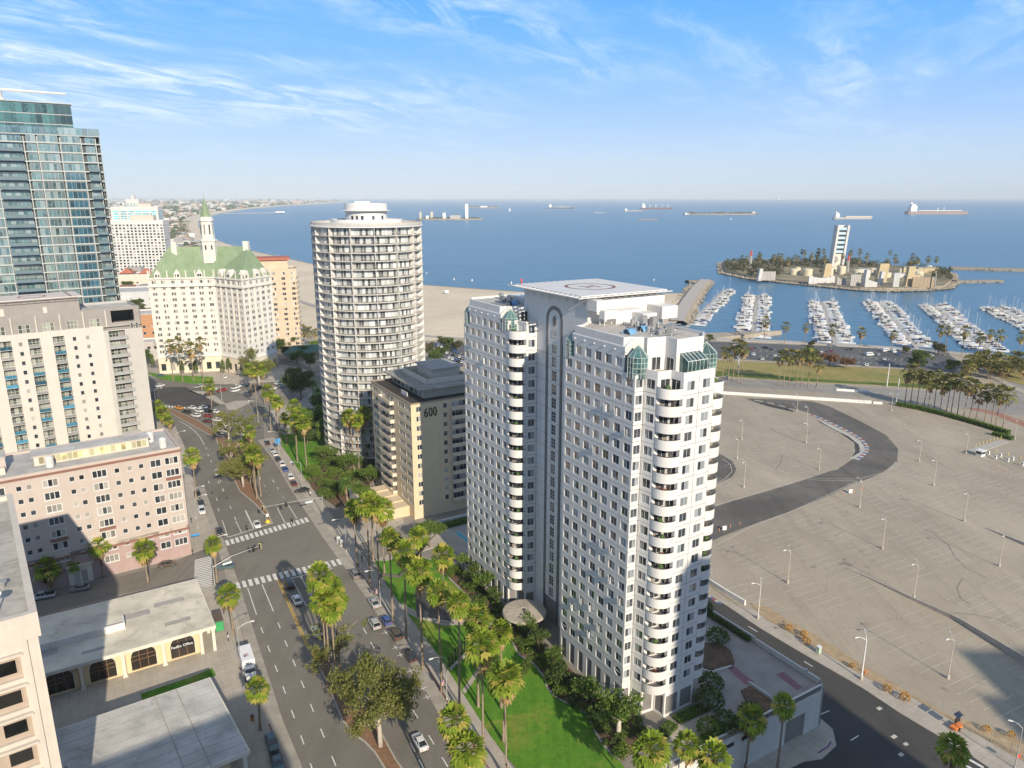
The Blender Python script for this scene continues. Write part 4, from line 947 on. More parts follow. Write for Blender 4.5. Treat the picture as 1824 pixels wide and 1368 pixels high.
# ------------------------------------------------ beige apartment block with number 600
def block600():
 c0=W(95.6,.5);T=place('apartment_block','beige mid-rise apartment block marked 600 behind the white tower','building',(*c0,0));H=35.4;D=31.4;Wd=24.0
 BE=plain('beige_stucco',(0.64,0.51,0.34),0.85,0.08,0.3,streak=0.15);BW=plain('pale_balcony',(0.62,0.55,0.46),0.8,0.08);BT=plain('brown_trim',(0.30,0.23,0.17),0.8,0.15)
 A0,A1,B1,B0=W(95.6,.5),W(127,.5),W(127,.5+Wd),W(95.6,.5+Wd);pit=2.85;zs=[H-1.0-1.75-pit*i for i in range(11)]
 win=Windows(T,300);f,g=window_mb(1.5,1.6,2,1,.09,.1);win.kind('a',f,g,M_WFR,M_GLASSD);f,g=window_mb(4.2,1.5,4,1,.09,.1);win.kind('b',f,g,M_WFR,M_GLASSD);f,g=window_mb(9.5,2.0,8,1,.08,.1);win.kind('c',f,g,M_WFR,M_GLASSD);f,g=window_mb(1.3,1.5,1,1,.09,.1);win.kind('e',f,g,M_WFR,M_GLASSD)
 w=MB();M,L=frame_of(A1,A0);holes=[]
 for z in zs:
  for x,ww,key in((3.2,4.2,'b'),(13.5,9.5,'c'),(24.2,4.2,'b'),(28.9,4.2,'b')):
   hh=2.0 if key=='c' else 1.5;zz=z-.35 if key=='c' else z;holes.append((x-ww/2,x+ww/2,zz,zz+hh));win.put(key,M@Matrix.Translation((x,0,zz)))
 holed(w,M,L,H,holes,.3);M2,L2=frame_of(A0,B0);holes=[]
 for z in zs:
  for x,ww,key in((2.3,1.5,'a'),(10.7,1.3,'e'),(17.5,9.5,'c')):
   hh=2.0 if key=='c' else 1.6 if key=='a' else 1.5;zz=z-.35 if key=='c' else z;holes.append((x-ww/2,x+ww/2,zz,zz+hh));win.put(key,M2@Matrix.Translation((x,0,zz)))
 holed(w,M2,L2,H,holes,.3)
 for a,b in((B0,B1),(B1,A1)):w.quad((*a,0),(*b,0),(*b,H),(*a,H))
 w.build('wall',BE,T)
 core=MB();core.prism(inset([A0,A1,B1,B0],.4),0,H-.3);core.build('interior',plain('dim_interior',(0.05,0.045,0.04)),T)
 bal=MB();bal.box(8.6,18.4,-1.3,0.0,-.2,0);bal.box(8.6,18.4,-1.3,-1.18,0,.95);bal.box(18.25,18.4,-1.18,0,0,.95);bal.box(8.6,8.75,-1.18,0,0,.95);pa=MB();pa.box(8.9,18.1,-1.34,-1.3,.2,.75);pam=pa.mesh('balcony_panel',BE)
 bme=bal.mesh('balcony',[BW,BE]);b2=MB();b2.box(12.5,22.6,-1.3,0,-.2,0);b2.box(12.5,22.6,-1.3,-1.18,0,.95);b2.box(12.5,12.65,-1.18,0,0,.95);b2.box(22.45,22.6,-1.18,0,0,.95);pb=MB();pb.box(12.8,22.3,-1.34,-1.3,.2,.75);pbm=pb.mesh('balcony_panel',BE);b2me=b2.mesh('balcony',[BW,BE])
 for z in zs:link('balcony_panel',pam,link('balcony',bme,T,mat=M@Matrix.Translation((0,0,z-.5))));link('balcony_panel',pbm,link('balcony',b2me,T,mat=M2@Matrix.Translation((0,0,z-.5))))
 par=MB();o4=inset([A0,A1,B1,B0],-.12);i4=inset([A0,A1,B1,B0],.3)
 for q in range(4):
  j=(q+1)%4;par.quad((*o4[q],H),(*o4[j],H),(*i4[j],H),(*i4[q],H));par.quad((*i4[q],H-1),(*i4[j],H-1),(*i4[j],H),(*i4[q],H));par.quad((*o4[q],H-.35),(*o4[j],H-.35),(*o4[j],H),(*o4[q],H))
 par.build('parapet',BT,T);r=MB();r.sheet(inset([A0,A1,B1,B0],.3),H-.55);r.build('roof',plain('brown_roof',(0.30,0.25,0.2),0.9,0.2,.4),T)
 ph=[W(100,6.5),W(124,6.5),W(124,22),W(100,22)];b=MB();b.prism(ph,H-.6,H+2.6);b.build('penthouse',plain('penthouse_wall',(0.52,0.45,0.36)),T);b=MB();b.prism(inset(ph,-2.2),H+2.6,H+2.95,0,None,True);b.build('penthouse_roof',M_DARKROOF,T)
 sc=[W(103,9),W(121,9),W(121,22.5),W(103,22.5)];b=MB()
 for q in range(4):
  A_,B_=sc[q],sc[(q+1)%4];d=unit(A_,B_);L=math.hypot(B_[0]-A_[0],B_[1]-A_[1]);k=int(L/1.15)
  for i in range(k):m,_=frame_of(vadd(A_,d,L*i/k+.04),vadd(A_,d,L*(i+1)/k-.04),H+2.9);b.box(0,L/k-.08,0,.1,0,1.7,0,m)
 b.build('roof_screen',BW,T);b=MB();b.prism([W(107,12.5),W(118,12.5),W(118,22),W(107,22)],H+2.9,H+6.2);b.build('plant_room',plain('plant_beige',(0.56,0.50,0.42),.8,.1),T)
 b=MB();b.prism([W(106.2,11.8),W(118.8,11.8),W(118.8,22.8),W(106.2,22.8)],H+6.2,H+6.45,0,None,True);b.build('plant_room_roof',plain('grey_metal_roof',(0.33,0.325,0.31),.7,.2),T)
 b=MB();M3,L3=frame_of(W(124,6.5),W(100,6.5),H-.5)
 for i in range(7):b.box(1+i*3.2,3.4+i*3.2,-.03,0,.5,2.6,0,M3)
 b.build('penthouse_glazing',M_GLASSD,T);b=MB();b.box(0,4.5,0,.2,0,1.4,0,frame_of(W(104.5,3.4),W(109,3.4),H-.5)[0]);b.build('roof_screen',M_WFR,T)
 text_part('600',T,upright(A0,B0,3.9,H-4.6)@Matrix.Diagonal((.8,1.15,1,1)),3.5,plain('dark_letters',(0.03,0.025,0.02),.5),.09,'building_number')
 # low garden terraces at the foot
 for i in range(4):
  b=MB();b.prism([W(99+i*4.5,-9),W(103+i*4.5,-9),W(103+i*4.5,.4),W(99+i*4.5,.4)],0,3.2+.25*i);b.build('terrace',BE,T)
 b=MB();b.prism([W(97.5,-11),W(120,-11),W(120,-10.2),W(97.5,-10.2)],0,3.6);b.build('terrace_wall',BW,T)
 b=MB();b.prism([W(88,-3),W(88.6,-3),W(88.6,20),W(88,20)],0,1.6);b.build('garden_wall',M_WFR,T);win.finish()
block600()
# ------------------------------------------------ round tower
def round_tower():
 cx,cy,R,pit=-50.5,259.5,19.0,2.72;T=place('round_tower','tall cylindrical apartment tower ringed with continuous balconies','building',(cx,cy,0))
 CR=plain('cream_concrete',(0.58,0.545,0.48),.8,.12,.3,streak=.2);WH=plain('tower_white',(0.68,0.67,0.65),.6,.08);M_RG=plain('rail_grey',(0.50,0.48,0.44),.5,.1)
 GL=glass('round_tower_glass',(0.045,0.05,0.055),(0.66,0.70,0.71),.62,1.7);win=Windows(T,300);Ri=R-1.7;nb=30;f,g=window_mb(2*Ri*math.sin(math.pi/nb)-.1,2.2,4,1,.06,.05);win.kind('w',f,g,WH,GL,False)
 n=60;slab=MB();slab.lathe([(Ri,0),(R,0),(R,.2),(Ri,.2)],0,0,n);sme=slab.mesh('balcony_slab',CR)
 rail=MB()
 for q in range(n*2):
  a=2*math.pi*q/(n*2);x,y=(R-.06)*math.cos(a),(R-.06)*math.sin(a);rail.box(-.025,.025,-.02,.02,.2,1.15,0,Matrix.Translation((x,y,0))@Matrix.Rotation(a,4,'Z'))
 rail.lathe([(R-.1,1.1),(R-.02,1.1),(R-.02,1.18),(R-.1,1.18)],0,0,n);rme=rail.mesh('railing',plain('rail_panel',(0.46,0.44,0.40),.5,.15))
 fin=MB()
 for q in range(0,nb,2):
  pass
 fin.box(Ri-.1,R-.12,-.06,.06,.2,pit);fme=fin.mesh('partition',WH)
 zb0=3.4
 for k in range(29):
  z=zb0+k*pit;link('balcony_slab',sme,T,(cx,cy,z));link('railing',rme,T,(cx,cy,z))
  for q in range(0,nb,2):
   a=2*math.pi*q/nb
   if math.cos(a-math.atan2(-cy,-cx))>-.1:link('partition',fme,T,(cx,cy,z),a)
  for q in range(nb):
   a=2*math.pi*(q+.5)/nb
   if math.cos(a-math.atan2(-cy,-cx))<-.15:continue
   win.put('w',Matrix.Translation((cx+Ri*math.cos(math.pi/nb)*math.cos(a),cy+Ri*math.cos(math.pi/nb)*math.sin(a),z+.3))@Matrix.Rotation(a+math.pi/2,4,'Z'))
 b=MB();b.lathe([(Ri-.4,0),(Ri-.4,zb0+29*pit)],cx,cy,40);b.build('core_wall',plain('dim_core',(0.30,0.29,0.27)),T)
 zt=zb0+29*pit
 b=MB();b.lathe([(R-6,zt),(R+.2,zt),(R+.35,zt+.1),(R+.35,zt+.45),(R-.2,zt+.5),(0,zt+.5)],cx,cy,60);b.build('roof',WH,T)
 b=MB()
 for q in range(80):a=2*math.pi*q/80;b.box(-.03,.03,-.03,.03,zt+.5,zt+1.7,0,Matrix.Translation((cx+R*math.cos(a),cy+R*math.sin(a),0)))
 b.lathe([(R-.04,zt+1.6),(R+.04,zt+1.6),(R+.04,zt+1.7),(R-.04,zt+1.7)],cx,cy,60);b.lathe([(R,zt+.7),(R,zt+1.5)],cx,cy,60);b.build('roof_railing',M_RG,T)
 b=MB();b.lathe([(12.2,zt+.4),(12.2,zt+2.4),(11.8,zt+2.4),(11.8,zt+.5)],cx,cy,48);b.build('roof_parapet',WH,T)
 b=MB();b.lathe([(7.1,zt+.4),(7.1,zt+5.0),(8.6,zt+5.1),(8.7,zt+5.25),(7.2,zt+5.5),(7.25,zt+7.6),(6.9,zt+7.6),(6.9,zt+7.2),(0,zt+7.2)],cx,cy,48);b.build('penthouse',WH,T)
 b=MB()
 for q in range(9):a=math.radians(-150+q*15);b.box(-.05,.02,-.45,.45,zt+2.0,zt+3.6,0,Matrix.Translation((cx+7.13*math.cos(a),cy+7.13*math.sin(a),0))@Matrix.Rotation(a,4,'Z'))
 b.build('penthouse_windows',GL,T);b=MB();b.prism([(cx-3.5,cy-1.5),(cx+1.5,cy-1.5),(cx+1.5,cy+2),(cx-3.5,cy+2)],zt+7.2,zt+8.3);b.build('roof_hut',WH,T)
 b=MB()
 for x,h in((-2,3.4),(.5,2.4),(2.5,1.8),(4.6,2.6)):b.tube([(cx+x,cy,zt+7.2),(cx+x,cy,zt+7.3+h)],.06,5)
 b.build('antennas',M_RG,T);b=MB();b.lathe([(R-1,0),(R-1,zb0)],cx,cy,40);b.build('ground_storey',plain('dark_lobby',(0.10,0.10,0.10),.4),T);win.finish()
round_tower()
# ------------------------------------------------ generic gridded block
def gridblock(name,label,pts,H,mats,nbx,pit,ww,wh,z_first,nfl,cap=200,z0=0.0,cols=2,rows=1,wallp=0,roofm=None,group=None,parapet=.8,faces=None,split=False,margin=1.2,frame=None,gl=None,rec=.12,sill=False,cat='building'):
 """pts: footprint walked with the outside on the right; nbx: bays per face"""
 T=place(name,label,cat,(*pts[0],z0),group);win=Windows(T,cap);f,g=window_mb(ww,wh,cols,rows,.08,rec,sill);win.kind('w',f,g,frame or M_WFR,gl or M_GLASSD,split);n=len(pts)
 for i in range(n):
  p0,p1=pts[i],pts[(i+1)%n];w=MB();L=math.hypot(p1[0]-p0[0],p1[1]-p0[1])
  if nbx[i]:grid_wall(w,win,'w',p0,p1,z0,H,lin(margin+ww/2,L-margin-ww/2,nbx[i]),[z_first+pit*k for k in range(nfl)],ww,wh,.3)
  else:w.quad((*p0,z0),(*p1,z0),(*p1,H),(*p0,H))
  w.build('wall',mats[0],T)
 b=MB();b.sheet(inset(pts,.35),H-parapet);b.build('roof',roofm or M_ROOFL,T);o4=inset(pts,-.1);i4=inset(pts,.35);b=MB()
 for q in range(n):
  j=(q+1)%n;b.quad((*o4[q],H),(*o4[j],H),(*i4[j],H),(*i4[q],H));b.quad((*i4[j],H-parapet),(*i4[q],H-parapet),(*i4[q],H),(*i4[j],H));b.quad((*o4[q],H-.3),(*o4[j],H-.3),(*o4[j],H),(*o4[q],H))
 b.build('parapet',mats[-1],T);b=MB();b.prism(inset(pts,.5),z0,H-parapet-.2);b.build('interior',plain('dim_interior',(0.05,0.045,0.04)),T)
 return T,win
# ------------------------------------------------ pink apartment house on the corner
def pink():
 c=(-85.1,176.8);d=unit((-119.6,152.5),c);bk=left_of(d);p0=vadd(c,d,-66);L=66;H=30.2
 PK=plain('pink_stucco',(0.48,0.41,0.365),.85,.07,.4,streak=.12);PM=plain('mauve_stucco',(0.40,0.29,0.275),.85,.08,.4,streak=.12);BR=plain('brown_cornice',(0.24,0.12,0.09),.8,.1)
 T=place('pink_apartment_house','pink stucco apartment house with brown cornice on the street corner','building',(*c,0));zrow=[25.9-3.22*i for i in range(8)]
 win=Windows(T,300);f,g=window_mb(1.15,1.25,1,1,.1,.1,True);win.kind('s',f,g,M_WFR,M_GLASSD);f,g=window_mb(3.3,2.05,3,1,.2,.08,True);win.kind('t',f,g,M_WFR,M_GLASSD);f,g=window_mb(2.6,2.0,2,1,.18,.08,True);win.kind('d',f,g,M_WFR,M_GLASSD)
 M,_=frame_of(p0,c);lay=[(3.2,'t'),(6.7,'s'),(9.0,'s'),(12,'s')]
 for xb in(64.0-30.2*1,):pass
 spots=[]
 x=L-2.2;spots+=[(x,'t'),(x-3.7,'d'),(x-7.0,'s'),(x-9.6,'s'),(x-12.4,'s'),(x-16.2,'t'),(x-20.0,'s'),(x-22.0,'s'),(x-26.4,'t'),(x-30.6,'s'),(x-32.6,'s'),(x-36.8,'t'),(x-41.0,'s'),(x-43.0,'s'),(x-47.5,'t'),(x-52,'s'),(x-54,'s'),(x-58.5,'t')]
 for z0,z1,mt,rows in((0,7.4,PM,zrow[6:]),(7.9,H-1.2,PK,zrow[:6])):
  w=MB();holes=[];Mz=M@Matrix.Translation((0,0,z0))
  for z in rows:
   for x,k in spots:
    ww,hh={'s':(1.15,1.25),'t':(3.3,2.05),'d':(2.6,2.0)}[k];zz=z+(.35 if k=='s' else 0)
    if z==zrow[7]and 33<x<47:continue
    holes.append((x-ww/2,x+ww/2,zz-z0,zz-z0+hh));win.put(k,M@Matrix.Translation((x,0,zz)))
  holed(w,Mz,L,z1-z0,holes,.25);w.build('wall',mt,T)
 cB,pB=vadd(c,bk,19),vadd(p0,bk,19);w=MB();M2,L2=frame_of(c,cB);holes=[]
 for z in zrow:
  for x,k in((2.5,'t'),(7,'s'),(10.5,'t'),(15.5,'t')):
   ww,hh={'s':(1.15,1.25),'t':(3.3,2.05)}[k];holes.append((x-ww/2,x+ww/2,z,z+hh));win.put(k,M2@Matrix.Translation((x,0,z)))
 holed(w,M2,L2,H-1.2,holes,.25);w.quad((*cB,0),(*pB,0),(*pB,H-1.2),(*cB,H-1.2));w.quad((*pB,0),(*p0,0),(*p0,H-1.2),(*pB,H-1.2));w.build('wall',PK,T)
 P=[p0,c,cB,pB];b=MB();b.prism(inset(P,.5),0,H-1.3);b.build('interior',plain('dim_interior',(0.05,0.045,0.04)),T)
 for z0,z1,o,mt,nm in((7.4,7.9,-.18,BR,'belt_course'),(H-1.2,H-.7,-.35,BR,'cornice'),(H-.7,H,-.15,PK,'parapet')):
  b=MB();o4=inset(P,o);i4=inset(P,.3)
  for q in range(4):
   j=(q+1)%4;b.quad((*o4[q],z0),(*o4[j],z0),(*o4[j],z1),(*o4[q],z1));b.quad((*o4[q],z1),(*o4[j],z1),(*i4[j],z1),(*i4[q],z1));b.quad((*o4[j],z0),(*o4[q],z0),(*i4[q],z0),(*i4[j],z0));b.quad((*i4[j],z0),(*i4[q],z0),(*i4[q],z1),(*i4[j],z1))
  b.build(nm,mt,T)
 b=MB();b.sheet(inset(P,.3),H-.6);b.build('roof',plain('grey_roll_roof',(0.46,0.45,0.43),.85,.2,.3,fine=.4,stain=.4),T)
 boxm=MB();boxm.box(-1.75,1.75,-.55,0,-.75,-.1);bx=boxm.mesh('window_box',BR)
 for x,r in((spots[0][0],1),(spots[5][0],4),(spots[8][0],4)):link('window_box',bx,T,mat=M@Matrix.Translation((x,0,zrow[r])))
 # long roof lantern of small panes, stair hut, tanks
 rl=thing_l=MB();Lm,_=frame_of(vadd(vadd(c,d,-31),bk,6.5),vadd(vadd(c,d,-6),bk,6.5),H-.6);rl.box(0,25,0,5,0,2.3,0,Lm);lan=rl.build('roof_lantern',plain('cream_render',(0.62,0.54,0.46),.8,.08),T)
 tp=MB();tp.box(-.4,25.4,-.3,5.3,2.3,2.5,0,Lm);tp.build('lantern_roof',M_ROOFL,lan)
 pm_=MB();pm_.box(0,1.0,-.05,.02,.35,1.95);pme=pm_.mesh('pane',glass('amber_panes',(0.40,0.36,0.18),(0.5,0.47,0.3),.5,1.5,.2))
 for i in range(20):link('pane',pme,lan,mat=Lm@Matrix.Translation((1+i*1.18,0,0)))
 hm,_=frame_of(vadd(vadd(c,d,-44),bk,6),vadd(vadd(c,d,-36),bk,6),H-.6);b=MB();b.box(0,7.5,0,5,0,3.6,0,hm);b.box(-.2,7.7,-.2,5.2,3.6,3.8,1,hm);b.build('stair_hut',[PK,M_ROOFL],T);b=MB();b.box(.4,7.2,-1.8,-.02,0,1.6,0,hm);b.build('stair_hut_annexe',plain('cream_render',(0.62,0.54,0.46)),T)
 for o,s_ in((-3.2,3.2),(-5.0,10),(-47,4),(-28,3.6)):
  b=MB();q=vadd(vadd(c,d,o),bk,s_);b.lathe([(.9,H-.5),(.95,H+1.8),(.5,H+2.2),(0,H+2.25)],q[0],q[1],14);b.build('water_tank',M_WFR,T)
 b=MB();hm,_=frame_of(p0,c);xg=40.5;b.box(xg-2.6,xg+2.6,-.35,0,0,4.6,0,hm);b.box(xg-2.9,xg+2.9,-.6,0,4.6,5.1,0,hm);b.box(xg-1.4,xg-.2,-.37,-.34,.2,3.4,1,hm);b.box(xg+.2,xg+1.4,-.37,-.34,.2,3.4,1,hm);b.build('entrance',[plain('cream_render',(0.62,0.54,0.46)),M_GLASSD],T);win.finish()
pink()
# ------------------------------------------------ grey and white apartment slab
def slab():
 c=(-134.5,262);d=unit((-167,236),c);bk=left_of(d);L=78;p0=vadd(c,d,-L);H=54.0;M,_=frame_of(p0,c)
 GY=plain('warm_grey_stucco',(0.30,0.28,0.265),.85,.08,.3,streak=.1);WH=plain('bright_white_stucco',(0.58,0.54,0.485),.8,.06,.3,streak=.12);LG=plain('light_grey_stucco',(0.47,0.45,0.42),.85,.06,.3);BL=glass('blue_balustrade',(0.03,0.11,0.17),(0.05,0.18,0.26),.5,1.7)
 T=place('apartment_slab','grey and white apartment slab with columns of small balconies and rooftop helipad','building',(*c,0));win=Windows(T,300);GGR=glass('greenish_glass',(0.05,0.06,0.05),(0.36,0.38,0.32),.6,1.7)
 f,g=window_mb(1.2,1.5,1,1,.1,.1,True);win.kind('s',f,g,M_WFR,M_GLASSD);f,g=window_mb(3.2,2.6,3,2,.1,.2);win.kind('b',f,g,M_WFR,GGR);f,g=window_mb(3.4,2.9,3,2,.12,.15);win.kind('p',f,g,M_WFR,GGR);f,g=window_mb(.9,2.6,1,3,.1,.1);win.kind('t',f,g,M_WFR,M_GLASSD)
 pit=3.22;top=43.6;zs=[top-pit*i for i in range(14)]
 # layout, x measured back from the right corner
 X=lambda q:L-q
 bays=[X(26.3),X(33.4),X(41.5),X(48.6),X(56.5),X(63.6),X(71)];smalls=[X(17.6),X(21.6),X(37.3),X(52.4),X(60)]
 zt=47.4;w=MB();holes=[]
 for z in zs[:]:
  for x in bays:holes.append((x-1.7,x+1.7,z-.6,z+2.3))
  for x in smalls:holes.append((x-.6,x+.6,z+.1,z+1.6));win.put('s',M@Matrix.Translation((x,0,z+.1)))
 holed(w,M,X(12.4),zt,holes,1.2,0,1);w.build('wall',[WH,LG],T)
 bal=MB();bal.box(-1.6,1.6,-.5,1.1,-.75,-.6);bm_=bal.mesh('balcony',LG);rl=MB();rl.box(-1.6,1.6,-.5,-.44,-.6,.45);rlb=rl.mesh('balustrade',BL);rl2=MB()
 for q in lin(-1.58,1.58,14):rl2.box(q-.03,q+.03,-.48,-.44,-.6,.45)
 rl2.box(-1.6,1.6,-.5,-.44,.42,.5);rlw=rl2.mesh('balustrade',M_WFR);rr=random.Random(2)
 for z in zs:
  for x in bays:
   o=link('balcony',bm_,T,mat=M@Matrix.Translation((x,0,z)));o2=link('balustrade',rlb if rr.random()<.55 else rlw,o);win.put('b',M@Matrix.Translation((x,1.0,z-.4)))
 # grey end with corner balconies
 w=MB();holes=[];cx_=6.6
 for z in zs:holes.append((L-12.4+1.4,L-12.4+6.6,z-.6,z+2.3));win.put('b',M@Matrix.Translation((L-12.4+3.2,.9,z-.4)))
 Mg=M@Matrix.Translation((L-12.4,-.15,0));holed(w,M@Matrix.Translation((0,-.15,0))@Matrix.Translation((L-12.4,0,0)),12.4,zt-1.2,[(h[0]-L+12.4,h[1]-L+12.4,h[2],h[3])for h in holes],1.4,0,1);w.quad(*[tuple(Mg@Vector(q))for q in((0,0,0),(0,.6,0),(0,.6,zt-1.2),(0,0,zt-1.2))]);w.build('wall',[LG,GY],T)
 b2=MB();b2.box(-.2,6.0,-1.0,1.1,-.8,-.6);b2.box(-.2,6.0,-1.0,-.93,-.6,.4,1);b2m=b2.mesh('balcony',[LG,plain('glass_rail',(0.33,0.34,0.33),.3)])
 for z in zs:link('balcony',b2m,T,mat=M@Matrix.Translation((L-11,0,z)))
 for z in zs[:2]:
  for x in(L-3.2,L-1.6):win.put('t',M@Matrix.Translation((x,-.15,z+2.0)))
 # upper storeys, set back, grey, with tall framed windows and white posts
 u0=M@Matrix.Translation((0,1.6,zt));w=MB();Hh=H-zt;holes=[(x-1.7,x+1.7,.3,3.2)for x in[X(14.5+7.0*i)for i in range(9)]]+[(X(9.2),X(1.8),1.2,5.4)]
 for h in holes[:-1]:win.put('p',u0@Matrix.Translation(((h[0]+h[1])/2,0,.3)))
 holed(w,u0,L,Hh,holes,.35);w.build('upper_wall',GY,T)
 b=MB()
 for i in range(9):
  x=X(11+7.0*i);b.box(x-.18,x+.18,-.5,-.05,0,Hh-.8,0,u0)
 b.build('posts',WH,T);b=MB();b.box(0,X(12.4),-1.6,-1.4,0,.5,0,u0);b.box(0,X(0.2),-1.4,.0,-.02,.02,0,u0);b.build('terrace_parapet',WH,T)
 P=[p0,c,vadd(c,bk,20),vadd(p0,bk,20)];w=MB()
 for q in(1,2,3):a,b_=P[q],P[(q+1)%4];w.quad((*a,0),(*b_,0),(*b_,H),(*a,H))
 w.quad(*[tuple(M@Vector(q))for q in((L-.001,-.15,0),(L,0,0),(L,1.7,H),(L-.001,1.6,H))]);w.build('wall',plain('pale_grey_side',(0.42,0.41,0.41),.85,.06),T)
 cm,_=frame_of(P[1],P[2]);b=MB()
 for z in zs:
  for x in(3,8,13):b.box(x,x+1.3,-.02,.05,z+.1,z+1.6,0,cm)
 b.build('side_windows',M_GLASSD,T);b=MB();b.prism(inset([vadd(P[0],bk,2.3),vadd(vadd(P[1],bk,2.3),d,-9.4),vadd(P[2],d,-9.4),P[3]],.1),0,H-1.0);b.prism([vadd(P[0],bk,1.3),vadd(P[1],bk,1.3),P[2],P[3]],0,zt-.1);b.build('interior',GY,T)
 b=MB();b.sheet(inset([vadd(P[0],bk,1.8),vadd(P[1],bk,1.8),P[2],P[3]],.3),H-.9);b.build('roof',M_ROOFL,T)
 hm=M@Matrix.Translation((X(43),5,H-1.0));b=MB();b.box(0,25,0,12,0,5.2,0,hm);b.build('plant_room',GY,T);b=MB();b.box(-2.5,26,-1.5,14,5.4,5.75,0,hm);hp=b.build('helipad',plain('helipad_concrete',(0.60,0.54,0.5),.8,.12),T)
 red=plain('helipad_red',(0.27,0.07,0.09));b=MB()
 for i in range(32):
  a,a2=2*math.pi*i/32,2*math.pi*(i+1)/32;b.quad(*[tuple(hm@Vector((12+r*math.cos(t),6+r*math.sin(t),5.765)))for r,t in((3.6,a),(4.2,a),(4.2,a2),(3.6,a2))])
 b.build('painted_ring',red,hp);b=MB()
 for x in(1,22.5):b.box(x,x+.6,-1.4,13.9,5.75,5.77,0,hm)
 b.build('painted_bar',red,hp);b=MB();b.box(1.5,3,-.3,0,0,3.0,0,hm);b.box(14,15.2,-.3,0,0,2.6,0,hm);b.build('service_door',WH,T);b=MB()
 for i in range(14):b.tube([tuple(hm@Vector((-2.4+i*2,-1.6,5.3))),tuple(hm@Vector((-2.4+i*2,-2.6,5.3)))],.08,4)
 b.tube([tuple(hm@Vector((-2.4,-2.6,5.3))),tuple(hm@Vector((26,-2.6,5.3)))],.1,4);b.build('safety_net_frame',GY,hp);win.finish()
slab()
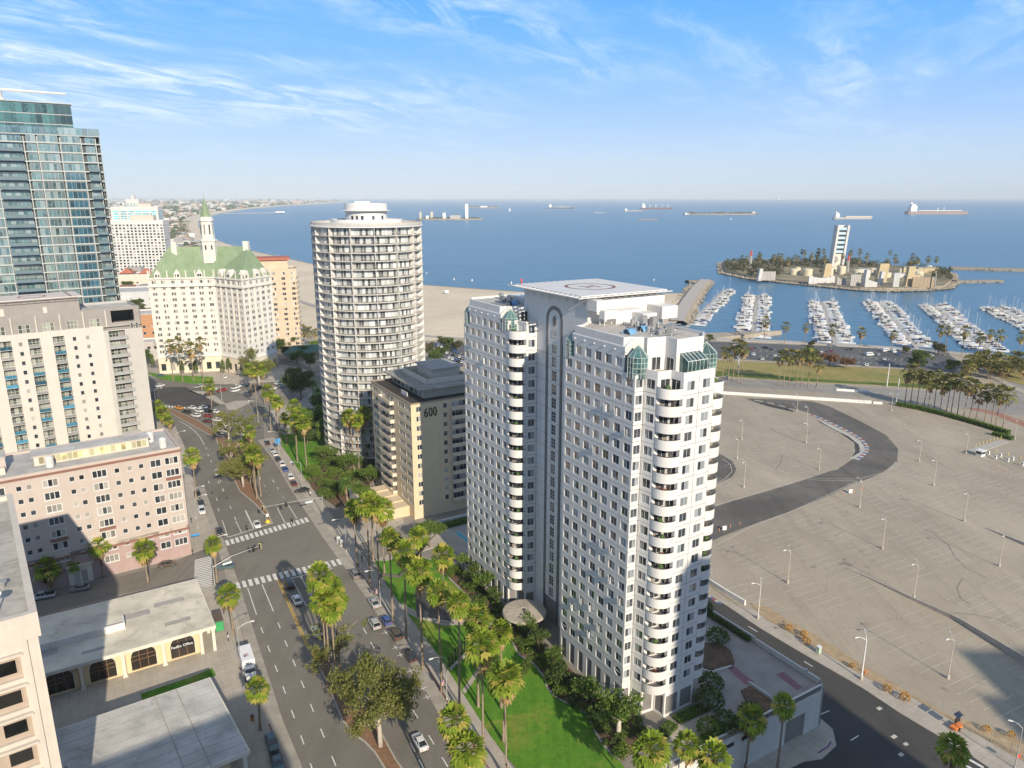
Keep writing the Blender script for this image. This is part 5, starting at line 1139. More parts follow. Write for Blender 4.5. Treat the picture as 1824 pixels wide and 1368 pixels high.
# ------------------------------------------------ glass high-rise
def glass_tower():
 c=(-161,300);d=unit((-202,270),c);bk=left_of(d);L=52;p0=vadd(c,d,-L);H=115;pit=3.45;M,_=frame_of(p0,c)
 MU=plain('mullion_grey',(0.42,0.45,0.45),.4,.08);SL=plain('slab_edge',(0.40,0.44,0.435),.6,.1);BLS=plain('blue_soffit',(0.10,0.15,0.24),.6,.1);TG=glass('teal_glass',(0.06,0.10,0.105),(0.30,0.37,0.37),.4,2.8,.03,(0.85,1.0,1.0));DG=glass('deep_blue_glass',(0.02,0.06,0.085),(0.04,0.11,0.14),.3,2.6)
 T=place('glass_tower','tall glass high-rise with grey grid and balconies at the left edge','building',(*c,0));win=Windows(T,300,'window');cols=[(L-3.6,3.4,'k'),(L-10.2,6.6,'dk'),(L-17.6,6.6,'g'),(L-23.0,3.2,'n'),(L-30.4,9.0,'k2'),(L-38.4,6.0,'g'),(L-45.2,6.2,'w2'),(L-50.4,3.4,'n')]
 for key,ww,cc,gm in(('g',6.6,5,TG),('dk',6.6,4,DG),('n',3.2,2,TG),('k',3.2,2,TG),('k2',9.0,6,TG),('w2',6.2,4,TG)):
  f,g=window_mb(ww-.2,2.75,cc,1,.09,.12);win.kind(key,f,g,MU,gm,False)
 nf=33;rr=random.Random(8);b=MB();fins=MB();balm=MB();balm.box(-4.4,4.4,-1.2,.1,-.15,.05);balm.box(-4.4,4.4,-1.2,-1.14,.05,1.1,1);bme=balm.mesh('balcony',[BLS,plain('rail_glass',(0.15,0.21,0.23),.2)]);b3=MB();b3.box(-1.8,1.9,-1.3,.1,-.15,.05);b3.box(-1.8,1.9,-1.3,-1.24,.05,1.1,1);b3m=b3.mesh('balcony',[BLS,plain('rail_glass',(0.15,0.21,0.23),.2)])
 for k in range(nf):
  z=H-3.2-pit*k
  if z<2:break
  s_=MB();s_.box(-.3,L+.0,-.06,.5,-.15,.3,0,M@Matrix.Translation((0,0,z)));s_.build('slab_edge',SL,T)
  for x,ww,key in cols:
   if key=='dk' and k<4:key='g'
   win.put(key,M@Matrix.Translation((x,1.0 if key[0]=='k' else 0.1,z+.3)))
   if key=='k2' and k>0:link('balcony',bme,T,mat=M@Matrix.Translation((x,0,z+.25)))
   if key=='k' and k>2:link('balcony',b3m,T,mat=M@Matrix.Translation((x+.2,0,z+.25)))
 for x in(0,L-13.7,L-6.7,L-21.1,L-25.4,L-35.2,L-41.6,L-48.6,L-1.75):fins.box(x-.16,x+.16,-.12,.6,0,H-1,0,M)
 fins.build('mullions',MU,T)
 sd=MB();sm,_=frame_of(c,vadd(c,bk,24));sw=Windows(T,200,'side_window');f,g=window_mb(4.6,2.75,3,1,.09,.12);sw.kind('s',f,g,MU,DG,False)
 for k in range(nf):
  z=H-3.2-pit*k
  if z<2:break
  for x in(2.6,7.6,12.6,17.6):sw.put('s',sm@Matrix.Translation((x,.05,z+.3)))
  sd.box(0,24,-.05,.4,z-.32,z+.3,0,sm)
 sd.build('side_slab_edges',SL,T);P=[p0,c,vadd(c,bk,24),vadd(p0,bk,24)];b.prism(inset(P,1.25),0,H-.4);b.build('core_wall',plain('dim_core_blue',(0.07,0.085,0.09)),T)
 tb=MB();tb.prism(inset(P,.1),H-.4,H);tb.build('terrace',SL,T);rl=MB()
 for i in range(26):x=i*2.0;rl.box(x+.05,x+1.95,0,.05,H,H+2.6,0,M)
 for i in range(12):x=i*2.0;rl.box(x+.05,x+1.95,0,.05,H,H+2.6,0,sm)
 rl.build('glass_screen',TG,T)
 cr=inset(P,0);q0,q1=vadd(vadd(p0,bk,2),d,0),vadd(vadd(c,bk,2),d,-8.2);Pc=[q0,q1,vadd(q1,bk,18),vadd(q0,bk,18)];cm,Lc=frame_of(q0,q1);cb=MB();cb.prism(inset(Pc,.2),H,H+11.2);cb.build('crown',MU,T)
 for k in range(3):
  g=MB()
  for i in range(22):x=Lc*i/22;g.box(x+.03,x+Lc/22-.03,-.02,.15,H+.4+k*3.6,H+3.6+k*3.6,0,cm)
  g.build('crown_glazing',glass('crown_glass',(0.03,0.075,0.075),(0.05,0.1,0.1),.4,1.9),T)
 g=MB();s2,_=frame_of(q1,vadd(q1,bk,18))
 for k in range(3):g.box(.2,17.8,-.02,.15,H+.4+k*3.6,H+3.6+k*3.6,0,s2)
 g.build('crown_glazing',plain('crown_side',(0.55,0.57,0.58),.3),T);g=MB();g.prism(inset(Pc,-.5),H+11.2,H+11.5,0,None,True);g.build('crown_roof',MU,T)
 # window-washing crane on the roof
 g=MB();e=cm@Vector((Lc-22,6,H+11.5));g.lathe([(1.6,0),(1.6,1.0),(.9,1.6),(.5,2.8),(0,2.9)],0,0,12);g.v=[(x+e.x,y+e.y,z+e.z)for x,y,z in g.v];e2=cm@Vector((Lc-1,2,H+15.1));e0=cm@Vector((Lc-42,8,H+16));g.tube([e0,e2],[.6,.42],6);g.box(-.9,.9,-.6,.6,H+13.2,H+14.8,0,Matrix.Translation((e.x,e.y,0)));g.build('roof_crane',M_WFR,T);win.finish();sw.finish()
glass_tower()
# ------------------------------------------------ white chateau-style tower block with green roof
def chateau():
 A=(-189,381);B=(-157.6,388);C=(-138.7,376);D=(-130.7,397);E_=(-141,411);F=(-160,405);G_=(-192,398);P=[A,B,C,D,E_,F,G_];H=50.6
 WH=plain('villa_white',(0.66,0.635,0.59),.8,.07,.25,streak=.12);CR=plain('villa_cream',(0.66,0.58,0.46),.8,.08,.3);GR=plain('copper_green_roof',(0.22,0.295,0.18),.7,.16,.25,streak=.45)
 T=place('chateau_apartments','white chateau-style apartment building with steep green roof and spire','building',(*B,0));win=Windows(T,300);f,g=window_mb(2.3,1.75,3,1,.14,.1,True);win.kind('t',f,g,M_WFR,glass('villa_glass',(0.03,0.03,0.032),(0.62,0.58,0.52),.45,1.5),False);nb=[7,5,5,3,0,0,4];pit=3.08
 for i in range(len(P)):
  p0,p1=P[i],P[(i+1)%len(P)];w=MB();L=math.hypot(p1[0]-p0[0],p1[1]-p0[1])
  if nb[i]:
   xs=lin(2.4,L-2.4,nb[i]);M,_=grid_wall(w,win,'t',p0,p1,8.6,H,xs,[11.0+pit*k for k in range(13)],2.3,1.75,.3);w.build('wall',WH,T);pl=MB();xm=[0.2]+[(xs[q]+xs[q+1])/2 for q in range(len(xs)-1)]+[L-.2]
   for x in xm:pl.box(x-.28,x+.28,-.35,0,8.6,46.4,0,M)
   pl.build('pilasters',WH,T);ba=MB();holes=[(x-1.2,x+1.2,1.6,5.4)for x in xs];holed(ba,M@Matrix.Translation((0,-.3,-8.6)),L,8.6,holes,.4);ba.build('base_storey',CR,T)
   for x in xs:gl=MB();gl.box(x-1.2,x+1.2,.05,.1,1.6-8.6,5.4-8.6,0,M);gl.build('arcade_glazing',M_GLASSD,T)
  else:w.quad((*p0,0),(*p1,0),(*p1,H),(*p0,H));w.build('wall',WH,T)
 for z0,z1,o in((8.5,9.1,-.7),(46.4,47.2,-.9),(50.4,51.2,-.7)):
  b=MB();o4=inset(P,o);b.prism(o4,z0,z1,0,None,True);b.build('cornice',WH,T)
 b=MB();b.prism(inset(P,.6),0,H);b.build('interior',plain('dim_interior',(0.05,0.045,0.04)),T)
 # roof: hipped, steep, following the bent plan
 o=inset(P,-.1);rd=MB();r1=(-181,390.5);r2=(-157.5,397.0);r3=(-141.5,396.5);zr=66.5;z0=51.2
 V=lambda p,z:(p[0],p[1],z)
 rd.quad(V(o[0],z0),V(o[1],z0),V(r2,zr),V(r1,zr));rd.quad(V(o[1],z0),V(o[2],z0),V(r3,zr),V(r2,zr));rd.quad(V(o[2],z0),V(o[3],z0),V(r3,zr),V(r3,zr+.001));rd.tri(V(o[3],z0),V(o[4],z0),V(r3,zr));rd.quad(V(o[4],z0),V(o[5],z0),V(r2,zr),V(r3,zr));rd.quad(V(o[5],z0),V(o[6],z0),V(r1,zr),V(r2,zr));rd.tri(V(o[6],z0),V(o[0],z0),V(r1,zr));rf=rd.build('roof',GR,T)
 for p0,p1,xs in((P[0],P[1],(4.5,14,25)),(P[1],P[2],(5,12)),(P[2],P[3],(4,12,18))):
  M,L=frame_of(p0,p1,51.0)
  for x in xs:
   b=MB();m2=M@Matrix.Translation((x,-.2,0));b.v=[tuple(m2@Vector(q))for q in((-1.5,0,0),(1.5,0,0),(1.5,0,2.2),(0,0,4.4),(-1.5,0,2.2),(-1.5,4,0),(1.5,4,0),(1.5,4,2.2),(0,4,4.4),(-1.5,4,2.2))];b.f=[(0,1,2,3,4),(1,6,7,2),(0,4,9,5),(2,7,8,3),(3,8,9,4)];b.m=[0]*5;b.box(-1.0,-.1,-.03,.02,.5,1.9,1,m2);b.box(.1,1.0,-.03,.02,.5,1.9,1,m2);b.build('dormer',[WH,M_GLASSD],rf)
 for x,y in((-178,391),(-142,396)):
  b=MB();b.prism([(x-1.4,y-1.4),(x+1.4,y-1.4),(x+1.4,y+1.4),(x-1.4,y+1.4)],60,69.2);b.build('chimney',WH,rf)
 tx,ty=-161.5,394.5;b=MB();b.lathe([(4.2,58),(4.2,69.2),(4.7,69.3),(4.7,70.2),(3.6,70.4),(3.3,79.4),(3.8,79.8),(3.4,81.6),(2.9,82)],tx,ty,8,0,math.pi/8,math.pi/8+2*math.pi);tw=b.build('spire_tower',WH,T);b=MB();b.lathe([(3.0,81.8),(.12,91.4),(.06,94)],tx,ty,8);b.build('spire_roof',GR,tw);b=MB()
 for q in range(8):
  a=math.pi/4*q;m=Matrix.Translation((tx,ty,0))@Matrix.Rotation(a,4,'Z');b.box(3.2,3.32,-.35,.35,73,78,0,m);b.box(3.85,3.95,-.4,.4,65,67.4,0,m)
 b.build('spire_windows',M_GLASSD,tw);win.finish()
chateau()
# ------------------------------------------------ low cream bank with arches, its twin roof, and the office block at the left edge
def lowbank():
 c=(-61.4,134.1);d=unit((-89.6,116.7),c);bk=left_of(d);L=46;Dp=22.7;p0=vadd(c,d,-L);M,_=frame_of(p0,c);CRM=plain('cream_wall',(0.66,0.53,0.33),.8,.07,.4);FAS=plain('pale_fascia',(0.66,0.62,0.54),.7,.1,.5,streak=.15);RF=plain('weathered_roof',(0.66,0.61,0.50),.85,.3,.15,fine=.4,stain=.55)
 T=place('copy_shop','low cream copy shop with arched windows and columns under flat roof','building',(*c,0));DGL=glass('bronze_glass',(0.016,0.013,0.012),(0.03,0.025,0.02),.3,1.6);BRZ=plain('bronze_bar',(0.22,0.12,0.06),.5)
 r=MB();r.box(0,L,0,Dp,5.3,6.0,0,M);r.build('roof_slab',FAS,T);r=MB();r.box(.2,L-.2,.2,Dp-.2,6.0,6.02,0,M);rf=r.build('roof_surface',RF,T)
 for x0,y0,w,h in((30,12,5,2.2),(36,14,6,1.8),(37,5,5,1.5),(12,6,6,2.5),(22,3,4,1)):rp=MB();rp.box(x0,x0+w,y0,y0+h,6.02,6.035,0,M);rp.build('roof_patch',plain('roof_patch_grey',(0.36,0.34,0.31),.85,.2),rf)
 in_=1.3;wz=MB();f0=M@Matrix.Translation((0,in_,0));bay=7.2;n=6;xs=[L-6.5-bay*i for i in range(n)]
 # arched openings: rounded shoulders
 ww=4.6;zb,zt=.35,5.05;prev=0;ar=1.75
 def arch(x):return [(x-ww/2,zb),(x+ww/2,zb)]+[(x+ww/2-ar+ar*math.cos(t),zt-ar+ar*math.sin(t))for t in lin(0,math.pi/2,6)]+[(x-ww/2+ar-ar*math.sin(t),zt-ar+ar*math.cos(t))for t in lin(0,math.pi/2,6)]
 for i,x in enumerate(xs):
  a=arch(x);sq=lambda p:(max(x-bay/2,min(x+bay/2,x+(p[0]-x)*50))if abs(p[0]-x)>.5*ww-.01 or p[1]<zt-ar+.01 else p[0],None)
  T3=lambda q,y=0:tuple(f0@Vector((q[0],y,q[1])))
  x0,x1=x-bay/2,x+bay/2
  wz.quad(T3((x0,0)),T3((x1,0)),T3((x1,zb)),T3((x0,zb)));wz.quad(T3((x0,zb)),T3((x-ww/2,zb)),T3((x-ww/2,zt-ar)),T3((x0,zt-ar)));wz.quad(T3((x+ww/2,zb)),T3((x1,zb)),T3((x1,zt-ar)),T3((x+ww/2,zt-ar)))
  top=a[2:];k=len(top)
  for q in range(k-1):
   p,p2=top[q],top[q+1];wz.quad(T3(p),T3((p[0]if q else x1,5.3)if False else(x1 if q==0 and False else p[0],5.3)),T3((p2[0],5.3)),T3(p2))
  wz.quad(T3((x+ww/2,zt-ar)),T3((x1,zt-ar)),T3((x1,5.3)),T3((x+ww/2,5.3)));wz.quad(T3((x0,zt-ar)),T3((x-ww/2,zt-ar)),T3((x-ww/2,5.3)),T3((x0,5.3)))
  for q in range(len(a)):wz.quad(T3(a[q]),T3(a[(q+1)%len(a)]),T3(a[(q+1)%len(a)],.35),T3(a[q],.35))
  g=MB();g.v=[T3(q,.3)for q in a];g.f=[tuple(range(len(a)))];g.m=[0];o=g.build('arched_window',DGL,T);fr=MB()
  for xx in(x-ww/6,x+ww/6):fr.box(xx-.05,xx+.05,.2,.29,zb,zt-.02,0,f0)
  for zz in(2.4,3.3):fr.box(x-ww/2,x+ww/2,.2,.29,zz-.05,zz+.05,0,f0)
  fr.build('glazing_bar',BRZ,o);tr=MB()
  for q in range(1,len(a)-1):
   tr.tube([T3(a[q],-.04),T3(a[q+1],-.04)],.09,4)
  tr.build('arch_trim',FAS,o)
  cl=MB();cl.box(x0-.3,x0+.3,-1.0,-.4,.1,5.3,0,f0);cl.box(x0-.45,x0+.45,-1.15,-.25,0,.4,0,f0);cl.box(x0-.4,x0+.4,-1.1,-.3,4.9,5.3,0,f0);cl.build('column',FAS,T)
 xr=xs[0]+bay/2;wz.quad(*[tuple(f0@Vector(q))for q in((xr,0,0),(xr,Dp-4,0),(xr,Dp-4,5.3),(xr,0,5.3))]);wz.build('wall',CRM,T)
 for x,y in((L-.6,.6),(L-.6,8),(L-.6,15),(L-.6,Dp-.6),(L-3,.6)):b=MB();b.box(x-.3,x+.3,y-.3,y+.3,0,5.3,0,M);b.box(x-.42,x+.42,y-.42,y+.42,4.9,5.3,0,M);b.build('column',FAS,T)
 bi=MB();bi.box(0,L-3.2,in_+.6,Dp-1,0,5.2,0,M);bi.build('interior',plain('dim_interior',(0.05,0.045,0.04)),T);rs=MB();rs.box(9,30,8.4,8.7,6.02,7.5,0,M);rs.box(29.7,30,8.7,11.5,6.02,7.5,0,M);rs.build('roof_screen',plain('screen_white',(0.68,0.66,0.62),.7),T)
 fm=MB();fm.lathe([(.55,0),(.6,.5),(.35,.8),(0,.85)],0,0,10);fme=fm.mesh('roof_fan',plain('galvanised',(0.45,0.45,0.44)))
 for i in range(7):link('roof_fan',fme,T,mat=M@Matrix.Translation((11.5+i*2.6,9.8,6.03)))
 wht=plain('sign_white',(0.85,0.85,0.85),.5);Mt=f0@Matrix.Translation((xs[0]-2.15,.12,2.55))@Matrix.Rotation(math.pi/2,4,'X');bd=MB();bd.box(xs[0]-ww/2+.05,xs[0]+ww/2-.05,.14,.19,2.35,3.45,0,f0);sg=bd.build('sign_band',plain('sign_black',(0.015,0.015,0.017),.4),T);text_part('FedEx Office',sg,Mt,.8,wht,.02,'sign_lettering')
 rv=MB();rv.box(0,2.5,0,2.5,0,.1);return T
lowbank()
def twinroof():
 c=(-42.0,98.8);bkp=(-55.8,117.3);d=unit((-77.9,102.2),bkp);bk=unit(c,bkp);L=44;Dp=math.hypot(bkp[0]-c[0],bkp[1]-c[1]);p0=vadd(c,d,-L);p1=vadd(bkp,d,-L);P=[p0,c,bkp,p1]
 T=place('low_office','low flat-roofed building with seamed grey roof beside the boulevard','building',(*c,0));FAS=plain('pale_fascia',(0.66,0.62,0.54));b=MB();b.prism(P,5.3,6.0,0,None,True);b.build('roof_slab',FAS,T)
 b=MB();b.sheet(inset(P,.25),6.015);rf=b.build('roof_surface',plain('bitumen_roof',(0.54,0.53,0.50),.8,.3,.2,fine=.4,stain=.55),T)
 for i in range(9):
  q=MB();t=(i+1)/10;a,e=vadd(vadd(p0,bk,Dp*t),d,.3),vadd(vadd(c,bk,Dp*t),d,-.3);n_=left_of(d);q.prism([a,e,vadd(e,n_,.07),vadd(a,n_,.07)],6.015,6.03);q.build('roof_seam',M_DARKROOF,rf)
 for k in(6.0,9.5):
  q=MB();a,e=vadd(c,d,-k),vadd(bkp,d,-k);q.prism([a,e,vadd(e,d,.12),vadd(a,d,.12)],6.03,6.05);q.build('roof_seam',M_DARKROOF,rf)
 for k in(24,25.3):
  q=MB();e=vadd(vadd(c,d,-k),bk,11);q.tube([(*e,6),(*e,7.1)],.16,8);q.lathe([(.3,7.1),(.35,7.3),(0,7.5)],e[0],e[1],8);q.build('roof_vent',plain('galvanised',(0.45,0.45,0.44)),T)
 q=MB();q.prism(inset(P,2.6),0,5.25);q.build('wall',plain('cream_wall',(0.66,0.53,0.33)),T)
 for i in range(6):
  q=MB();e=vadd(vadd(c,d,-.8-7.2*i),bk,.7);q.prism([vadd(vadd(e,d,-.3),bk,-.3),vadd(vadd(e,d,.3),bk,-.3),vadd(vadd(e,d,.3),bk,.3),vadd(vadd(e,d,-.3),bk,.3)],0,5.3);q.build('column',FAS,T)
 for i in range(1,4):
  q=MB();e=vadd(vadd(c,d,-.8),bk,Dp*i/3.2);q.prism([vadd(vadd(e,d,-.3),bk,-.3),vadd(vadd(e,d,.3),bk,-.3),vadd(vadd(e,d,.3),bk,.3),vadd(vadd(e,d,-.3),bk,.3)],0,5.3);q.build('column',FAS,T)
twinroof()
def edge_office():
 c=(-57,77.5);bk=unit(c,(-82,111));d=(bk[1],-bk[0]);L=40;Dp=44;H=44.2;p0=vadd(c,d,-L);P=[p0,c,vadd(c,bk,Dp),vadd(p0,bk,Dp)];PC=plain('precast_cream',(0.56,0.505,0.44),.8,.08,.3,streak=.2);M,_=frame_of(p0,c)
 T=place('office_block','cream precast office block with hooded windows at the lower left edge','building',(*c,0));win=Windows(T,200);f,g=window_mb(2.6,2.0,1,1,.12,.5);win.kind('w',f,g,plain('tan_frame',(0.42,0.34,0.27)),glass('office_glass',(0.012,0.012,0.012),(0.03,0.028,0.025),.3,1.6));zs=[H-7.6-4.1*k for k in range(9)];xs=[L-4.3-5.6*i for i in range(6)];w=MB()
 holed(w,M,L,H,[(x-2.2,x+2.2,z-.6,z+2.6)for x in xs for z in zs],.5);w.build('wall',PC,T);hood=MB();hood.box(-2.5,2.5,-.55,0,2.65,2.95);hm=hood.mesh('window_hood',PC);bk2=MB();bk2.quad((-2.2,.5,-.6),(2.2,.5,-.6),(2.2,.5,2.6),(-2.2,.5,2.6));bkm=bk2.mesh('spandrel',plain('tan_frame',(0.42,0.34,0.27)))
 for x in xs:
  for z in zs:link('window_hood',hm,T,mat=M@Matrix.Translation((x,0,z)));link('spandrel',bkm,T,mat=M@Matrix.Translation((x,0,z)));win.put('w',M@Matrix.Translation((x+.5,-.06,z)))
 w=MB();M2,L2=frame_of(c,P[2]);holed(w,M2,L2,H,[(x-2.2,x+2.2,z-.6,z+2.6)for x in lin(4,L2-4,7)for z in zs],.5)
 for a,b in((P[2],P[3]),(P[3],P[0])):w.quad((*a,0),(*b,0),(*b,H),(*a,H))
 w.build('wall',PC,T);b=MB();b.prism(inset(P,.55),0,H-1.0);b.build('interior',plain('tan_frame',(0.42,0.34,0.27)),T);o4,i4=inset(P,-.35),inset(P,.5);b=MB()
 for q in range(4):
  j=(q+1)%4;b.quad((*o4[q],H),(*o4[j],H),(*i4[j],H),(*i4[q],H));b.quad((*i4[j],H-.8),(*i4[q],H-.8),(*i4[q],H),(*i4[j],H));b.quad((*o4[q],H-3.2),(*o4[j],H-3.2),(*o4[j],H),(*o4[q],H))
 b.build('parapet',PC,T);b=MB();b.sheet(inset(P,.5),H-.75);b.build('roof',plain('stained_roof',(0.46,0.43,0.38),.9,.4,.3,fine=.5,stain=.7),T);pr=random.Random(9)
 b=MB()
 for x in[L-1.2-5.6*i-.3 for i in range(7)]:b.box(x-.35,x+.35,-.3,0,0,H-3.2,0,M)
 b.build('pier',PC,T)
 for q in range(7):
  e=vadd(vadd(c,d,-pr.uniform(1.5,9)),bk,pr.uniform(3,34));v=MB();h=pr.uniform(.5,1.6);v.lathe([(.35,0),(.35,h),(.6,h+.15),(.6,h+.35),(0,h+.5)],0,0,9);link('roof_vent',v.mesh('roof_vent',plain('galvanised',(0.45,0.45,0.44))),T,(*e,H-.75))
 v=MB();e=vadd(vadd(c,d,-3.5),bk,3.4);v.tube([(*e,H-.7),(*e,H+1.2)],.1,6);v.lathe([(.05,H+1.2),(.7,H+1.5),(.8,H+1.8)],e[0],e[1],12);v.build('dish_antenna',M_WFR,T);win.finish()
edge_office()
# ------------------------------------------------ farther buildings along the shore
def rect(cx,cy,w,dp,ang):
 a=math.radians(ang);u=(math.cos(a),math.sin(a));v=(-u[1],u[0]);return [(cx+u[0]*x+v[0]*y,cy+u[1]*x+v[1]*y)for x,y in((-w/2,-dp/2),(w/2,-dp/2),(w/2,dp/2),(-w/2,dp/2))]
PE=plain('peach_stucco',(0.58,0.46,0.34),.85,.08,.2);RT=plain('red_tile',(0.42,0.14,0.09),.8,.15,.5)
T,wn_=gridblock('peach_tower','peach apartment tower with red tile roof behind the green-roofed building',rect(-147,452,27,20,18),50,[PE,PE],[5,4,0,0],3.1,2.2,1.7,3,15,150,gl=glass('villa_glass'));wn_.finish();b=MB();b.prism(rect(-150,454,22,15,18),49,55);b.build('upper_storeys',PE,T);b=MB();b.prism(rect(-150,454,25,18,18),55,56.2,0,None,True);b.build('tile_roof',RT,T)
for i in range(14):b=MB();b.prism(rect(-131.5+.6,447+.4,1.6,4,18),4+3.1*i,5+3.1*i,0,None,True);b.build('balcony',plain('grey_balcony',(0.3,0.28,0.26)),T)
WHB=plain('far_white',(0.6,0.585,0.57),.8,.06,.1)
T,wn_=gridblock('white_slab','white gridded apartment slab with dark square windows far along the shore',rect(-453,900,68,22,8),65,[WHB,WHB],[16,5,0,0],3.45,2.6,2.2,3,17,300,cols=1,margin=1.0);wn_.finish();b=MB();b.prism(rect(-445,903,26,10,8),64,71);b.build('plant_room',plain('far_peach',(0.6,0.5,0.42)),T)
T,wn_=gridblock('turquoise_slab','white slab with turquoise window bands behind the white gridded slab',rect(-655,1310,78,24,6),76,[WHB,WHB],[6,2,0,0],3.9,10.5,2.0,4,17,300,cols=3,margin=3,gl=glass('turquoise_glass',(0.05,0.30,0.36),(0.2,0.5,0.55),.4,1.5));wn_.finish();b=MB();b.prism(rect(-640,1312,22,12,6),75,81);b.build('plant_room',plain('far_peach',(0.6,0.5,0.42)),T)
T,wn_=gridblock('far_tower','distant pale tower topped by a lift shaft, above the turquoise slab',rect(-828,1650,28,20,0),88,[WHB,WHB],[4,3,0,0],4,4.5,2.2,4,19,150,cols=1,gl=glass('turquoise_glass'));wn_.finish();b=MB();b.prism(rect(-828,1648,6,8,0),10,95);b.build('lift_shaft',WHB,T)
BRK=plain('orange_brick',(0.45,0.24,0.13),.85,.12,.5)
for nm,lab,px_,Y,w,dp,h,mt in(('brick_building','orange brick low-rise with pale parapet beside the glass tower',252,470,30,22,20,BRK),('low_rise','pale blue-grey roofed low-rise beyond the brick building',246,640,46,40,14,plain('low_rise_grey',(0.5,0.5,0.5))),('low_rise','grey stucco low-rise in front of the orange brick building',262,420,22,14,11,plain('low_rise_tan',(0.45,0.42,0.38))),('low_rise','cream low-rise with red hipped roofs near the white gridded slab',258,760,60,26,16,plain('low_rise_cream',(0.62,0.54,0.45)))):
 X=(px_-CX)/FPX*(Y*CP+(CAMH-h)*SP);T,wn_=gridblock(nm,lab,rect(X,Y,w,dp,16),h,[mt,WHB],[6,3,0,0],4.2,1.8,1.7,2.5,max(2,int(h/4.2)-1),60,cols=1);wn_.finish()
 if 'red' in lab:
  for q in(-18,2,20):b=MB();v=rect(X+q,Y,14,14,16);b.v=[(*p,h)for p in v]+[(X+q,Y,h+5)];b.f=[(0,1,4),(1,2,4),(2,3,4),(3,0,4)];b.m=[0]*4;b.build('hipped_roof',RT,T)
T=place('pavilion','low pavilion with dark green hipped roof beside the beach palms','building',(-128,402,0));b=MB();v=rect(-120,418,26,12,12);b.v=[(*p,5)for p in v]+[(-127,416.5,8.5),(-113,419.5,8.5)];b.f=[(0,1,5,4),(1,2,5),(2,3,4,5),(3,0,4)];b.m=[0]*4;b.build('roof',plain('dark_green_roof',(0.10,0.20,0.15),.6,.15),T);b=MB();b.prism(rect(-120,418,23,9,12),0,5);b.build('wall',plain('pavilion_wall',(0.4,0.34,0.27)),T)
# ================================================================== palms, trees, shrubs
def leafm(name,c0,c1,c2=None,trans=0.25):
 if name in MATS:return MATS[name]
 m,nt,b=nodes_of(name);ge=N(nt,'ShaderNodeNewGeometry');oi=N(nt,'ShaderNodeObjectInfo')
 r=ge.outputs['Random Per Island'];c=mixrgb(nt,r,c0,c1)
 if c2:c=mixrgb(nt,mth(nt,'GREATER_THAN',mth(nt,'FRACT',mth(nt,'MULTIPLY',r,13.7)),0.86),c,c2)
 c=mixrgb(nt,mth(nt,'MULTIPLY',oi.outputs['Random'],0.4),c,tuple(x*0.6 for x in c0));nt.links.new(c,b.inputs['Base Color']);b.inputs['Roughness'].default_value=0.55;b.inputs['Specular IOR Level'].default_value=0.3
 tr=N(nt,'ShaderNodeBsdfTranslucent');nt.links.new(c,tr.inputs[0]);mx=N(nt,'ShaderNodeMixShader');mx.inputs[0].default_value=trans;nt.links.new(b.outputs[0],mx.inputs[1]);nt.links.new(tr.outputs[0],mx.inputs[2]);nt.links.new(mx.outputs[0],nt.nodes['Material Output'].inputs[0]);MATS[name]=m;return m
L_PALM=leafm('palm_leaf',(0.15,0.24,0.022),(0.38,0.46,0.055),(0.56,0.47,0.11),0.38);L_DEAD=leafm('dead_frond',(0.30,0.19,0.075),(0.56,0.40,0.19),None,0.15);M_TRUNK=plain('palm_trunk',(0.30,0.235,0.17),.95,.25,1.5,fine=.4);M_BARK=plain('bark',(0.23,0.17,0.12),.95,.3,1.2,fine=.4);M_PALEBARK=plain('pale_bark',(0.52,0.46,0.38),.9,.25,1.0)
L_DATE=leafm('date_leaf',(0.07,0.15,0.03),(0.16,0.27,0.05),(0.27,0.32,0.08),.25);L_FAR=leafm('far_palm_leaf',(0.12,0.13,0.03),(0.26,0.235,0.07),(0.33,0.25,0.1),.2)
L_GUM=leafm('gum_leaf',(0.17,0.195,0.045),(0.32,0.32,0.085),(0.44,0.40,0.17),.38);L_DARK=leafm('dark_leaf',(0.055,0.10,0.022),(0.125,0.185,0.042),(0.17,0.18,0.05),.22);L_MID=leafm('mid_leaf',(0.085,0.16,0.026),(0.19,0.285,0.05),(0.25,0.29,0.07),.28);L_BRIGHT=leafm('bright_leaf',(0.09,0.17,0.02),(0.20,0.30,0.04),(0.30,0.36,0.08),.28);L_RUST=leafm('rust_leaf',(0.16,0.08,0.04),(0.25,0.14,0.07),None,.2);L_ORANGE=leafm('orange_leaf',(0.45,0.24,0.05),(0.66,0.38,0.08),None,.2);L_OLIVE=leafm('olive_leaf',(0.07,0.085,0.03),(0.15,0.145,0.06),(0.2,0.16,0.08),.2)
